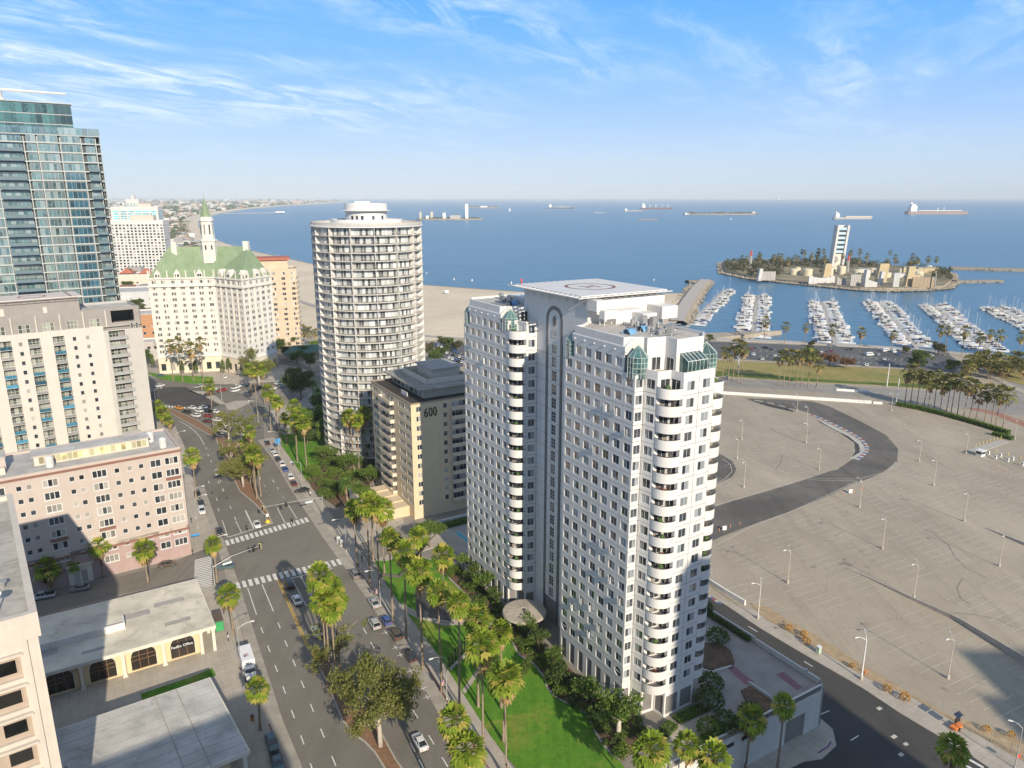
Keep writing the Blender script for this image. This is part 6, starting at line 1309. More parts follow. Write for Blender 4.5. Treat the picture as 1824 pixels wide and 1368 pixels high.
def fan_palm(seed,n=58,L=1.55,dead=44,big=1.0):
 """crown of fan-shaped leaves above a skirt of dry ones; origin at the top of the trunk"""
 r=random.Random(seed);g=MB();d=MB()
 def fan(mb,a,el,pet,rad,droop,segs=7,spread=2.3):
  dr=Vector((math.cos(a)*math.cos(el),math.sin(a)*math.cos(el),math.sin(el)));side=Vector((-math.sin(a),math.cos(a),0));up=side.cross(dr)*-1;up=dr.cross(side)*1.0
  tip=dr*pet;tip.z-=droop*pet*.3;i=len(mb.v);w=Vector(side)*.035
  mb.quad(tuple(-w),tuple(w),tuple(tip+w),tuple(tip-w))
  fwd=(dr-Vector((0,0,droop*.55))).normalized();c=len(mb.v);pts=[]
  for q in range(segs+1):
   t=(q/segs-.5)*spread;k=rad*(1-.12*abs(t))*(1 if q%2==0 else .62);v=tip+(fwd*math.cos(t)+side*math.sin(t))*k;v.z-=droop*k*k*.22*(1+abs(t)*.3)-0.1*abs(math.sin(t));pts.append(tuple(v))
  base=len(mb.v);mb.v+=[tuple(tip)]+pts
  for q in range(segs):mb.f.append((base,base+1+q,base+2+q));mb.m.append(0)
 for q in range(n):
  a=q*2.39996+r.uniform(-.3,.3);k=(q+.5)/n;el=math.radians(82-108*k+r.uniform(-10,10));fan(g,a,el,L*r.uniform(.75,1.15)*big,L*r.uniform(.8,1.1)*big,.35+.7*k)
 for q in range(dead):
  a=q*2.39996*1.3+r.uniform(-.4,.4);k=(q+.5)/dead;el=math.radians(-32-45*k+r.uniform(-8,8));z0=-.2-1.1*k;j=len(d.v);fan(d,a,el,L*r.uniform(.6,.95)*big,L*r.uniform(.6,.9)*big,1.0,5,1.4);d.v[j:]=[(x,y,z+z0)for x,y,z in d.v[j:]]
 return g,d
def feather_palm(seed,n=46,L=3.2):
 r=random.Random(seed);g=MB();d=MB()
 for q in range(n):
  a=q*2.39996;k=(q+.5)/n;el=math.radians(78-95*k+r.uniform(-8,8));dr=Vector((math.cos(a),math.sin(a),0));side=Vector((-dr.y,dr.x,0));ln=L*r.uniform(.85,1.1);pts=[];p=Vector((0,0,0));e=el
  for s_ in range(6):pts.append(p.copy());p=p+(dr*math.cos(e)+Vector((0,0,math.sin(e))))*ln/5;e-=.22+.08*s_
  for s_ in range(5):
   for sg in(-1,1):
    w=.62*(1-abs(s_-2)/4.5);b0,b1=pts[s_],pts[s_+1];tip=(b0+b1)/2+side*sg*w+Vector((0,0,-.28*w))+(b1-b0)*.5;m_=(b0+b1)/2;(g if k<.93 else d).tri(tuple(b0),tuple(b0+(b1-b0)*.45),tuple(tip));(g if k<.93 else d).tri(tuple(m_),tuple(b1),tuple(tip+(b1-b0)*.5))
 return g,d
PALM_MESH=[]
for sd_ in range(5):
 g_,d_=fan_palm(30+sd_,54+4*sd_,1.5,40,1.0);PALM_MESH.append((g_.mesh('crown',L_PALM),d_.mesh('dry_skirt',L_DEAD)))
FEATHER=[]
for sd_ in range(2):g_,d_=feather_palm(60+sd_);FEATHER.append((g_.mesh('crown',L_DATE),d_.mesh('dry_skirt',L_DEAD)))
FARP=[]
for sd_ in range(3):g_,d_=fan_palm(80+sd_,26,1.7,16,1.0);FARP.append((g_.mesh('crown',L_FAR),d_.mesh('dry_skirt',L_DEAD)))
def trunk_mesh(seed,n=8,flare=1.0):
 r=random.Random(seed);bx,by=r.uniform(-.5,.5),r.uniform(-.5,.5);pts=[(bx*math.sin(t*2.6)*.8*t,by*math.sin(t*2.2+.4)*.8*t-by*.0,t)for t in lin(0,1,9)];end=pts[-1];m=MB();m.tube(pts,[.34*flare,.25,.21,.19,.18,.17,.165,.16,.17],n);return m.mesh('trunk',M_TRUNK,True),end
TRUNKS=[trunk_mesh(100+i)for i in range(6)]
NPALM=0
def palm(label,base,top,z=0.0,kind='fan',scale=1.0,group=None,xy=None,h=None,name='fan_palm'):
 """base/top: where the foot and the crown centre of the palm are seen"""
 global NPALM
 X,Y=xy if xy else at(base[0],base[1],z);hh=h if h else max(3.0,zat(top[1],Y)-z);i=NPALM;NPALM+=1
 T=thing(name,label,'palm tree',(X,Y,z),(i*1.7)%6.28,group);tm,end=TRUNKS[i%6];o=link('trunk',tm,T);o.scale=(1,1,hh)if kind!='feather' else(1.9,1.9,hh)
 ex=(end[0]*o.scale[0],end[1]*o.scale[1],hh);cm,dm=(PALM_MESH[i%5]if kind=='fan' else FEATHER[i%2]if kind=='feather' else FARP[i%3]);k=scale*(1.1+.16*math.sin(i*2.1))
 c=link('crown',cm,T,ex);c.scale=(k,k,k);s_=link('dry_skirt',dm,T,ex);s_.scale=(k,k,k);return T
def leaf_ball(mb,c,r,n,rr,size=.3,flat=.75):
 for _ in range(n):
  while True:
   v=Vector((rr.uniform(-1,1),rr.uniform(-1,1),rr.uniform(-1,1)))
   if v.length<=1:break
  v=v.normalized()*(v.length**.5);p=Vector(c)+Vector((v.x*r,v.y*r,v.z*r*flat));a=Vector((rr.gauss(0,1),rr.gauss(0,1),rr.gauss(0,1))).normalized();b=a.cross(Vector((rr.gauss(0,1),rr.gauss(0,1),rr.gauss(0,1)))).normalized();s_=size*rr.uniform(.6,1.35)
  mb.quad(tuple(p-a*s_),tuple(p-b*s_*.55),tuple(p+a*s_),tuple(p+b*s_*.55))
def tree_mesh(seed,h,rad,trunk_h,nclump,leaves,size,bark,leaf,limbs=6,spread=.75,tr=.3,clump=.34,low=.35):
 """trunk with limbs that end in leaf clumps; returns (wood mesh, crown mesh)"""
 r=random.Random(seed);w=MB();g=MB();tips=[];lean=Vector((r.uniform(-.08,.08),r.uniform(-.08,.08),1));top=lean*trunk_h
 w.tube([(0,0,-.2),tuple(lean*trunk_h*.5),tuple(top)],[tr*1.25,tr,tr*.85],8)
 for q in range(limbs):
  a=q*2*math.pi/limbs+r.uniform(-.4,.4);rr_=rad*spread*r.uniform(.35,1);zz=trunk_h+(h-trunk_h)*r.uniform(low,.95);e=Vector((math.cos(a)*rr_,math.sin(a)*rr_,zz));m_=top.lerp(e,.5)+Vector((r.uniform(-.3,.3),r.uniform(-.3,.3),-.1*h*.3));w.tube([tuple(top-lean*.3),tuple(m_),tuple(e)],[tr*.6,tr*.36,tr*.12],6);tips+=[e,m_.lerp(e,.6)]
  for s_ in range(3):
   e2=e+Vector((r.uniform(-1,1),r.uniform(-1,1),r.uniform(-.25,.6)))*rad*.36;w.tube([tuple(m_.lerp(e,.55)),tuple(e2)],[tr*.2,tr*.07],4);tips.append(e2)
 for q in range(nclump):
  c=Vector(r.choice(tips))+Vector((r.gauss(0,1),r.gauss(0,1),r.gauss(0,.7)))*rad*.14;c.z=min(c.z,h-.2*rad);leaf_ball(g,c,rad*clump*r.uniform(.6,1.15),leaves,r,size)
 return w.mesh('trunk',bark,True),g.mesh('crown',leaf)
def put_tree(name,label,cat,me,loc,rz=0,sc=1.0,group=None,parts=('trunk','crown')):
 T=thing(name,label,cat,loc,rz,group)
 for m_,nm in zip(me,parts):
  if m_:o=link(nm,m_,T);o.scale=(sc,sc,sc)
 return T
def shrub_mesh(seed,rx,ry,h,n,size,leaf,stem=True):
 r=random.Random(seed);g=MB();w=MB()
 for _ in range(n):
  a=r.uniform(0,2*math.pi);e=math.asin(r.uniform(-.25,1));k=r.uniform(.72,1.06);p=Vector((math.cos(a)*math.cos(e)*rx*k,math.sin(a)*math.cos(e)*ry*k,h*.45+math.sin(e)*h*.55*k));u=Vector((r.gauss(0,1),r.gauss(0,1),r.gauss(0,1))).normalized();v=u.cross(Vector((r.gauss(0,1),r.gauss(0,1),r.gauss(0,1)))).normalized();s_=size*r.uniform(.6,1.3);g.quad(tuple(p-u*s_),tuple(p-v*s_*.6),tuple(p+u*s_),tuple(p+v*s_*.6))
 for q in range(4):a=q*1.57;w.tube([(0,0,-.1),(math.cos(a)*rx*.45,math.sin(a)*ry*.45,h*.6)],[.07,.03],4)
 return (w.mesh('stems',M_BARK)if stem else None),g.mesh('foliage',leaf)
SHRUB=[shrub_mesh(200+i,1.25,1.25,1.7,420,.16,(L_MID,L_DARK,L_BRIGHT)[i%3])for i in range(6)]
# ---- palms along the right-hand sidewalk and in the park
PK_=[((637,1010),(640,905),'leftmost of the palm cluster at the park driveway corner'),((659,1043),(658,897),'tall palm at the kerb under the palm cluster by the park corner'),((665,999),(665,890),'palm in the middle of the cluster at the park corner'),((676,1047),(677,899),'right-hand palm of the kerbside cluster at the park corner'),((685,1025),(686,908),'palm just inside the park behind the corner cluster'),((700,1107),(697,957),'kerbside palm beside the parked blue hatchback'),((724,1137),(723,982),'kerbside palm beside the parked brown estate car'),((753,1187),(757,1016),'kerbside palm next to the parked black saloon'),((787,1232),(788,1052),'kerbside palm in front of the black sculpture fins'),((750,1030),(749,955),'palm in the upper lawn beside the small bench'),((790,1075),(792,988),'palm on the lawn above the dark stone plaza'),((819,1268),(821,1072),'tall palm at the sidewalk edge left of the fin sculpture'),((852,1259),(857,1098),'lawn palm beside the row of small cypresses'),((861,1340),(869,1148),'leaning kerbside palm in front of the small cypresses'),((893,1262),(908,1125),'lawn palm nearest the tower planting bed'),((897,1321),(893,1203),'left of the twin palms on the near lawn'),((903,1392),(912,1207),'right of the twin palms on the near lawn')]
for b_,t_,lab in PK_:palm('green fan palm, '+lab,b_,t_,.15,'fan',.95,'palms along the park sidewalk')
palm('green fan palm at the bottom edge, its crown low over the boulevard kerb',(815,1500),(798,1280),.13,'fan',1.0,'palms along the park sidewalk');palm('second green fan palm at the bottom edge, just below the first',(835,1530),(812,1335),.13,'fan',1.0,'palms along the park sidewalk')
for b_,t_,lab,z_ in(((1150,1480),(1136,1335),'leftmost palm crown at the bottom edge below the tower',-4),((1212,1480),(1207,1325),'palm crown in front of the lit end of the garage wall',LOW),((1262,1500),(1270,1346),'palm crown in front of the garage wall vents',LOW)):palm('fan palm, '+lab,b_,t_,z_,'fan',.95,'palms below the garage wall')
for b_,t_,lab in(((1327,1376),(1336,1280),'shaded palm in front of the garage wall, left of the two'),((1384,1376),(1397,1255),'shaded palm in front of the garage wall, right of the two'),((1678,1440),(1680,1332),'shaded palm standing alone by the lower street')):palm(lab,b_,t_,LOW,'fan',.9,'palms below the garage wall')
# ---- left side of the boulevard
for b_,t_,lab in(((264,1037),(257,978),'palm with dry skirt before the pink house entrance'),((136,1036),(135,1000),'shaded bushy palm against the pink house'),((184,1028),(178,972),'slender palm left of the pink house entrance'),((92,1052),(86,1010),'small shaded palm at the left of the pink house front'),((387,1038),(383,968),'palm at the corner by the traffic signal arm'),((416,1128),(408,1058),'palm beside the crosswalk and bus shelter'),((350,890),(357,812),'single palm on the far sidewalk beside the pink house'),((464,1300),(456,1226),'palm beside the white box truck')):palm('fan palm, '+lab,b_,t_,.13,'fan',.92,'palms on the left side of the boulevard')
for b_,t_,lab in(((284,745),(281,722),'left'),((292,755),(290,735),'middle'),((303,768),(301,748),'right')):palm('bushy golden palm by the grey slab, %s of three'%lab,b_,t_,.1,'fan',.95,'palms on the left side of the boulevard')
# ---- median palms
for b_,t_,lab in(((584,1224),(578,1026),'tallest of the median cluster'),((590,1232),(558,1068),'left palm of the median cluster'),((601,1240),(600,1083),'front palm of the median cluster'),((606,1196),(630,1062),'right palm of the median cluster'),((596,1208),(612,1048),'rear palm of the median cluster')):palm('fan palm, '+lab,b_,t_,.16,'fan',.95,'palms on the median')
for b_,t_ in(((453,872),(452,768)),((447,862),(444,788)),((458,889),(458,806)),((465,886),(466,816)),((382,776),(380,686))):palm('tall palm in the far planted median of the boulevard',b_,t_,.16,'fan',.9,'palms in the far median')
# ---- park palms farther up
for i,(b_,t_)in enumerate([((449,707),(446,656)),((460,743),(458,662)),((472,720),(469,658)),((483,771),(477,696)),((494,771),(489,711)),((500,785),(508,715)),((529,817),(523,723)),((511,793),(510,744)),((530,822),(527,748)),((547,839),(543,752)),((631,843),(620,738)),((626,838),(606,742)),((653,837),(648,735)),((640,845),(632,750))]):palm('tall slim garden palm below the round tower, %s counted from the left'%('first','second','third','fourth','fifth','sixth','eighth','seventh','ninth','tenth','twelfth','eleventh','fourteenth','thirteenth')[i],b_,t_,.12,'fan',.92,'palms in the gardens below the round tower')
for b_,t_ in(((560,715),(556,684)),((575,742),(571,708)),((593,748),(589,716)),((566,728),(562,698))):palm('stout green date palm in front of the round tower',b_,t_,.1,'feather',.95,'date palms by the round tower',name='date_palm')
for b_,t_,lab in(((622,915),(608,862),'left of the driveway feather palms'),((665,858),(672,835),'beside the beige block terraces'),((640,900),(648,868),'right of the driveway feather palms')):palm('green feather palm, '+lab,b_,t_,.1,'feather',.75,'feather palms by the driveway',name='feather_palm')
for b_,t_,lab in(((294,660),(288,607),'first'),((309,678),(305,614),'second'),((326,680),(319,611),'third'),((345,680),(338,620),'fourth'),((363,682),(361,609),'fifth')):palm('fan palm before the green-roofed building, %s from the left'%lab,b_,t_,.1,'far',1.15,'palms before the green-roofed building')
for i,x in enumerate((514,522,533,539,550,561)):palm('palm at the edge of the sand beside the pavilion',(x+3,612+2*i),(x,580+2.4*i),-8.9,'far',1.15,'palms by the beach pavilion')
# ---- right-hand palms by the lot hedge and shore road
for i,(b_,t_)in enumerate(zip(zl1(1160,370,1190,380,1225,390,1265,400,1290,410,1320,415,1355,425,1390,430,1415,440,1450,445,1485,460,1520,465,1555,470,1605,470,1640,490,1665,500,1705,505),zl1(1140,195,1185,185,1250,212,1275,228,1305,245,1342,212,1388,258,1412,238,1447,240,1497,240,1512,262,1545,270,1580,308,1640,300,1660,318,1690,312,1765,318))):palm('slender palm behind the clipped lot hedge, %s from the left'%('first','second','third','fourth','fifth','sixth','seventh','eighth','ninth','tenth','eleventh','twelfth','thirteenth','fourteenth','fifteenth','sixteenth','seventeenth')[i],b_,t_,LOW,'far',1.2,'palms behind the lot hedge')
for b_,t_ in zip(zl1(145,242,178,245,205,246,232,250,250,262,458,272,485,275,515,276,556,278,585,280,622,283,668,284),zl1(150,78,185,88,205,42,238,72,266,62,475,108,502,92,542,104,575,106,606,100,655,104,672,150)):palm('slender palm beside the shore road beyond the white barrier',b_,t_,LOW,'far',1.15,'palms beside the shore road')
rr=random.Random(21)
for i in range(26):x=1485+i*15+rr.uniform(-5,5);y=62+rr.uniform(0,75);b_,t_=zl1(x,y+118,x+6,y+38);palm('palm in the grove by the marina drive, %s from the left'%('first' if i==0 else 'second' if i==1 else 'third' if i==2 else '%dth'%(i+1)if i!=20 and i!=21 and i!=22 else('21st','22nd','23rd')[i-20]),b_,t_,LOW,'far',1.25,'palms by the marina drive')
for b_,t_ in zip(Z(1200,380,2.923)(575,680,680,680,820,700,965,720,1132,720,470,660,1375,730,1410,745,1498,745,1580,760,1630,760,1680,760,1790,770),Z(1200,380,2.923)(572,585,682,592,820,602,962,615,1132,628,470,558,1377,605,1412,603,1498,612,1578,645,1625,625,1690,632,1790,640)):palm('palm on the marina quay among the boats',b_,t_,LOW,'far',1.1,'palms on the marina quay')
# ---- broadleaf trees
GUM_BIG=tree_mesh(301,16.5,6.2,4.6,300,62,.19,M_PALEBARK,L_GUM,11,.95,.38,.17,.02);GUM2=tree_mesh(302,15,5.4,6.0,84,62,.19,M_PALEBARK,L_GUM,8,.95,.34,.17,.2);GUM3=tree_mesh(303,11,4.2,4,84,62,.19,M_PALEBARK,L_GUM,7,.9,.26,.19,.1)
OAK=[tree_mesh(310+i,9,4.6,2.6,110,75,.21,M_BARK,(L_MID,L_DARK,L_MID)[i],7,.8,.26,.32,.15)for i in range(3)];SMALL=[tree_mesh(320+i,4.6,1.9,1.5,44,42,.17,M_BARK,(L_MID,L_DARK)[i],6,.75,.11,.36,.1)for i in range(2)]
RED=tree_mesh(330,9,4.6,2.5,60,40,.36,M_BARK,L_RUST,7,.8,.25,.3,.2);OLV=[tree_mesh(340+i,8,4.4,2.4,60,42,.38,M_BARK,(L_OLIVE,L_DARK)[i],7,.8,.25,.32,.15)for i in range(2)]
put_tree('eucalyptus_tree','large olive-green eucalyptus with pale trunk at the near end of the median','tree',GUM_BIG,(*at(678,1330),.15),.4,.98);[setattr(ch,'scale',(1.02,1.02,1.3))for ch in bpy.data.objects['eucalyptus_tree'].children];put_tree('eucalyptus_tree','thin eucalyptus with bare pale limbs among the median palms','tree',GUM2,(*at(594,1220),.15),1.2,.82);put_tree('eucalyptus_tree','tall eucalyptus with pale trunk in the far planted median','tree',GUM_BIG,(*at(434,868),.15),2.2,.98)
for b_,sc_,m_,lab in(((413,835),.9,GUM3,'lower-left'),((408,795),.95,GUM2,'upper-left'),((440,800),.9,GUM2,'upper-right')):put_tree('eucalyptus_tree','olive eucalyptus in the far planted median, %s of the group'%lab,'tree',m_,(*at(*b_),.15),1,sc_,'eucalyptus in the far median')
put_tree('eucalyptus_tree','broad eucalyptus in front of the right wing of the green-roofed building','tree',GUM_BIG,(*at(462,685),.1),.3,1.25);put_tree('shade_tree','dark spreading tree left of the round tower','tree',OAK[1],(*at(536,712),.1),0,1.5);put_tree('shade_tree','dark tree between the parked cars and the round tower','tree',OAK[1],(*at(522,698),.1),1,1.25)
for b_,sc_,k,lab in(((563,776),1.3,0,'leaning green tree on the far lawn below the round tower'),((540,764),1.0,0,'green tree at the top of the far lawn'),((607,810),1.05,1,'dark green tree at the right of the far lawn'),((640,800),1.0,1,'dark green tree at the foot of the round tower'),((580,828),.8,0,'round green tree on the far lawn edge'),((560,857),.55,2,'low round green tree beside the far sidewalk'),((660,870),.8,0,'green tree against the beige block terraces'),((598,765),.9,1,'dark tree behind the leaning tree'),((635,935),.72,2,'bushy green tree under the palm cluster at the corner'),((600,885),.6,0,'small green tree in the round driveway bed'),((585,795),1.15,2,'full green tree in the middle of the far lawn edge'),((620,850),.95,0,'green tree above the driveway court'),((548,792),.9,1,'dark tree on the far lawn side of the parked row'),((648,900),.7,0,'small tree beside the beige block drive'),((575,745),1.1,1,'dark tree close to the round tower foot'),((610,775),1.2,1,'dark green tree in front of the round tower base')):put_tree('shade_tree',lab,'tree',OAK[k],(*at(*b_),.1),sc_*3,sc_)
for b_,sc_,k,lab in(((700,985),.6,2,'low broad tree at the back of the upper lawn'),((765,975),.85,0,'spreading tree with pale limbs beside the pool terrace')):put_tree('shade_tree',lab,'tree',OAK[k],(*at(*b_),.1),sc_*3,sc_)
z9=Z(820,950,5.7);z10=Z(960,1020,3.93)
SM=z9(30,330,130,470,240,570,350,690,690,1010,800,1160,950,1320)+z10(130,780,330,900)
ORD=('first','second','third','fourth','fifth','sixth','seventh','eighth','ninth','tenth','eleventh','twelfth','thirteenth','fourteenth','fifteenth','sixteenth','seventeenth')
SM=[(x,y+9)for x,y in SM]
for i,b_ in enumerate(SM):put_tree('small_tree','small clipped tree in the tower planting bed, %s from the far end'%ORD[i],'tree',SMALL[i%2],(*at(*b_),.2),i,1.0+.12*(i%3),'small trees along the tower bed')
put_tree('rubber_tree','thick-trunked tree with pale forked trunks at the near corner of the tower','tree',tree_mesh(350,8.2,3.6,3.2,62,42,.26,M_PALEBARK,L_MID,6,.8,.42,.34,.2),(*at(1101,1312),.2),0.5,1.0)
for b_,sc_,lab in(((1278,1145),1.0,'nearest the tower end'),((1262,1260),1.15,'beside the plaza entrance'),((1266,1228),1.0,'behind the tower entrance'),((1255,1090),.8,'against the tower side'),((1335,1280),.9,'beside the oval planter'),((1290,1300),1.05,'above the garage wall')):put_tree('round_shrub','dark clipped round shrub on the plaza, '+lab,'shrub',SHRUB[1],(*at(*b_),0.1),sc_,1.9*sc_,'clipped shrubs on the plaza',('stems','foliage'))
put_tree('round_shrub','bright yellow-green shrub on the sunlit terrace above the garage wall','shrub',SHRUB[2],(*at(1262,1308),.1),0,1.7,None,('stems','foliage'))
# beach-side and shore trees
for i,(x,y)in enumerate(zl1(620,165,740,162,835,178,1235,185,1415,195,640,130,1350,100,1165,95)):put_tree('shore_tree',('round dark tree on the shore lawn','rust-brown tree on the shore lawn','thin brown tree on the shore lawn','wide dark tree at the end of the shore lawn','dark tree near the marina drive','green tree behind the round one on the shore lawn','olive tree on the quay among the boats','small olive tree by the marina car park')[i],'tree',(OLV[1],RED,RED,OLV[1],OLV[1],OLV[0],OLV[0],OLV[0])[i],(*at(x,y,LOW),LOW),i,(1.35,1.15,1.0,1.45,.9,1.2,1.1,.7)[i])
for i,(x,y)in enumerate([(790,618),(801,622),(815,625),(775,645),(765,630),(785,640),(1320,615),(1265,608),(1445,618)]):put_tree('shore_tree',('olive tree by the beach car park seen left of the white tower' if x<1000 else 'low olive tree beside the marina quay'),'tree',OLV[i%2],(*at(x,y,LOW),LOW),i,.95 if x<1000 else .6,'olive trees by the beach car park' if x<1000 else 'low trees beside the quay')
for i,(x,y)in enumerate([(505,615),(520,622),(545,640),(552,655),(530,650),(512,640),(561,632),(497,628)]):put_tree('shade_tree','dark tree in the shaded car park between the green-roofed building and the round tower','tree',OAK[i%2],(*at(x,y),0),i,.9,'trees in the shaded car park')
rr=random.Random(31)
for i in range(16):x=219+rr.uniform(-4,22)+i*1.6;y=452+i*9;put_tree('street_tree','olive street tree in the row beside the glass tower','tree',OLV[i%2],(*at(x,y+22),0),i,1.25,'street trees beside the glass tower')
for i,(x,y)in enumerate([(247,640),(254,655),(262,640),(250,610),(258,600)]):put_tree('street_tree','green tree between the grey slab and the green-roofed building','tree',OAK[i%2],(*at(x,y),0),i,1.1,'trees behind the grey slab')
# far trees along the beach: too many and too small to tell apart
g=MB();rr=random.Random(17)
for i in range(150):
 x,y=314+rr.uniform(0,30)*rr.random(),rr.uniform(393,436);p=at(x,y,-8);leaf_ball(g,(p[0],p[1],-6),rr.uniform(4,9),14,rr,2.4)
tag(g.build('far_shore_trees',L_OLIVE),kind='stuff')
# ---- lawns, beds, hedges in the park
zk=Z(640,900,2.9225)
park=G(zk(100,285,200,250,300,262,400,300,450,370,520,440,600,520,690,620,780,700,830,790,900,830,960,900,970,950,1010,1000,1100,1050,1169,1085)+z10(300,970,350,1040,385,1120,430,1200,500,1280,570,1330)+[(1135,1400),(1130,1480),(1010,1480)])+[offs(RK,3.6)[i]for i in(2,3,4)]+G([(668,1002)])
mb=MB();mb.prism(park,-.2,.17);structure('park_lawn',mb,M_LAWN)
bed=G(zk(420,290,450,360,520,432,600,512,690,612,780,692,832,782,905,824,968,900,978,948,1015,995,1100,1045,1169,1080)+z10(305,965,358,1035,392,1115,440,1195,510,1275,575,1325,600,1290,700,1230,720,1130,690,1000,600,950))+[W(.6,-1.2),W(20,-1.2),W(21,-1.6),W(36,-3),W(41,-1.2),W(61,-1.2),W(66,-2)]
mb=MB();mb.prism(bed,-.2,.21);structure('planting_bed',mb,M_SOIL)
kb=MB();strip(kb,G(zk(300,262,400,298,450,366,520,437,600,517,690,617,780,697,832,786,903,828,963,900,974,950,1012,998,1100,1048,1169,1083)+z10(303,967,354,1038,389,1118,435,1198,505,1278,573,1330)),-.25,.1,.26);structure('bed_edging',kb,M_KERB)
rr=random.Random(77);bx=[p[0]for p in bed];by=[p[1]for p in bed]
def shrubbery(name,test,box,n,s0,s1,seed,z):
 """a planted mass of many low shrubs grown into each other"""
 r=random.Random(seed);gs=[MB()for _ in range(3)];k=0
 while k<n:
  p=(r.uniform(box[0],box[1]),r.uniform(box[2],box[3]))
  if not test(p):continue
  sc=r.uniform(s0,s1);rx,h=1.25*sc,1.6*sc;g=gs[r.randrange(3)];k+=1
  for _ in range(int(230*sc)):
   a=r.uniform(0,6.283);e=math.asin(r.uniform(-.2,1));q=r.uniform(.7,1.08);P=Vector((p[0]+math.cos(a)*math.cos(e)*rx*q,p[1]+math.sin(a)*math.cos(e)*rx*q,z+h*.45+math.sin(e)*h*.55*q));u=Vector((r.gauss(0,1),r.gauss(0,1),r.gauss(0,1))).normalized();v=u.cross(Vector((r.gauss(0,1),r.gauss(0,1),r.gauss(0,1)))).normalized();s_=.15*r.uniform(.6,1.4);g.quad(tuple(P-u*s_),tuple(P-v*s_*.6),tuple(P+u*s_),tuple(P+v*s_*.6))
 j=MB()
 for i,g in enumerate(gs):a0=len(j.m);j.add(g);j.m[a0:]=[i]*(len(j.m)-a0)
 tag(j.build(name,[L_MID,L_DARK,L_BRIGHT]),kind='stuff')
shrubbery('bed_shrubbery',lambda p:inside(p,bed),(min(bx),max(bx),min(by),max(by)),230,.45,.95,77,.15)
path=[offs(RK,6.2)[4],*G(zk(215,515,330,590,440,610,560,600,700,630,800,660,800,690,690,650,560,625,430,635,320,605))]
mb=MB();mb.prism(G(zk(180,505,215,512,300,555,440,600,600,595,760,625,790,660,700,650,600,622,440,630,300,590,200,540)),-.2,.20);structure('garden_path',mb,M_WALK)
mb=MB();mb.prism(G(zk(535,968,590,890,640,815,660,830,605,905,550,985)),-.2,.20);structure('garden_path',mb,M_WALK)
mb=MB();mb.prism(G([(662,1000),(700,985),(790,935),(830,965),(835,1000),(812,985),(790,970),(745,985),(690,1000)]),-.2,.19);structure('garden_path',mb,M_WALK)
mb=MB();mb.prism(G(zk(290,455,340,400,400,430,470,520,480,620,400,600,300,585)),-.2,.215);structure('stone_plaza',mb,plain('black_paving',(0.07,0.068,0.07),.5,.3,1,fine=.4))
# upper lawn by the round tower
flw=G(Z(260,600,4.56)(1090,800,1250,780,1400,800,1500,870,1480,960,1330,1090,1310,1180,1180,1000,1110,900));mb=MB();mb.prism(flw,-.2,.17);structure('far_lawn',mb,M_LAWN)
gb=G([(500,775),(560,745),(640,760),(665,830),(655,880),(600,905),(555,870),(530,800)]);mb=MB();mb.prism(gb,-.2,.10);structure('garden_ground',mb,M_SOIL)
gx=[p[0]for p in gb];gy=[p[1]for p in gb]
shrubbery('garden_shrubbery',lambda p:inside(p,gb)and not inside(p,flw),(min(gx),max(gx),min(gy),max(gy)),130,.9,2.2,78,.1)
mb=MB();mb.prism(G([(250,1236),(340,1206),(378,1190),(385,1203),(350,1216),(255,1252)],.15),0,.17);structure('lawn_strip',mb,M_LAWN)
mb=MB();mb.prism(G(zk(680,912,728,905,722,962,682,965)),-.2,.2);structure('garden_path',mb,M_WALK)
mb=MB();mb.prism(G([(595,935),(640,900),(700,890),(720,930),(665,960),(620,975)]),-.2,.14);structure('driveway_court',mb,M_WALK)
mb=MB();mb.prism(G([(255,663),(300,668),(380,672),(378,684),(340,683),(290,676)]),-.1,.2);structure('forecourt_lawn',mb,M_LAWN)
def hedge(name,label,pl,w,h,z,leaf,dens=46,size=.2):
 T=thing(name,label,'hedge',(*pl[0],z));g=MB();r=random.Random(len(label));o=Vector(pl[0])
 core=MB()
 for i in range(len(pl)-1):
  a,b_=Vector(pl[i])-o,Vector(pl[i+1])-o;L_=(b_-a).length;t=(b_-a).normalized();n_=Vector((-t.y,t.x));core.prism([tuple(a-n_*w*.42),tuple(b_-n_*w*.42),tuple(b_+n_*w*.42),tuple(a+n_*w*.42)],0,h*.92)
  for _ in range(int(L_*dens)):
   x=r.uniform(0,L_);q=r.random();y=r.uniform(-w/2,w/2)if q<.5 else r.choice((-w/2,w/2))+r.uniform(-.08,.08);zz=h+r.uniform(-.08,.12)if q<.5 else r.uniform(0.05,h);p=a+t*x+n_*y;u=Vector((r.gauss(0,1),r.gauss(0,1),r.gauss(0,1))).normalized();v=u.cross(Vector((r.gauss(0,1),r.gauss(0,1),r.gauss(0,1)))).normalized();s_=size*r.uniform(.6,1.3);P3=Vector((p.x,p.y,zz));g.quad(tuple(P3-u*s_),tuple(P3-v*s_*.6),tuple(P3+u*s_),tuple(P3+v*s_*.6))
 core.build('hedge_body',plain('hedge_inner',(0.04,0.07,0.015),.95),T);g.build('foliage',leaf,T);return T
hedge('lot_hedge','long clipped hedge along the far edge of the parking lot',G(zl1(1110,382,1240,405,1400,445,1560,490,1740,545),LOW),2.2,1.9,LOW,L_BRIGHT,60,.26);hedge('lot_hedge','short clipped hedge end beside the toll booth drive',G(zl1(1650,545,1760,575),LOW),2.6,1.5,LOW,L_MID,60,.26)
hedge('planter_hedge','dark hedge strip on the wall top beside the lower street',[W(16,37),W(2.5,37)],1.0,.7,.3,L_DARK,120,.14)
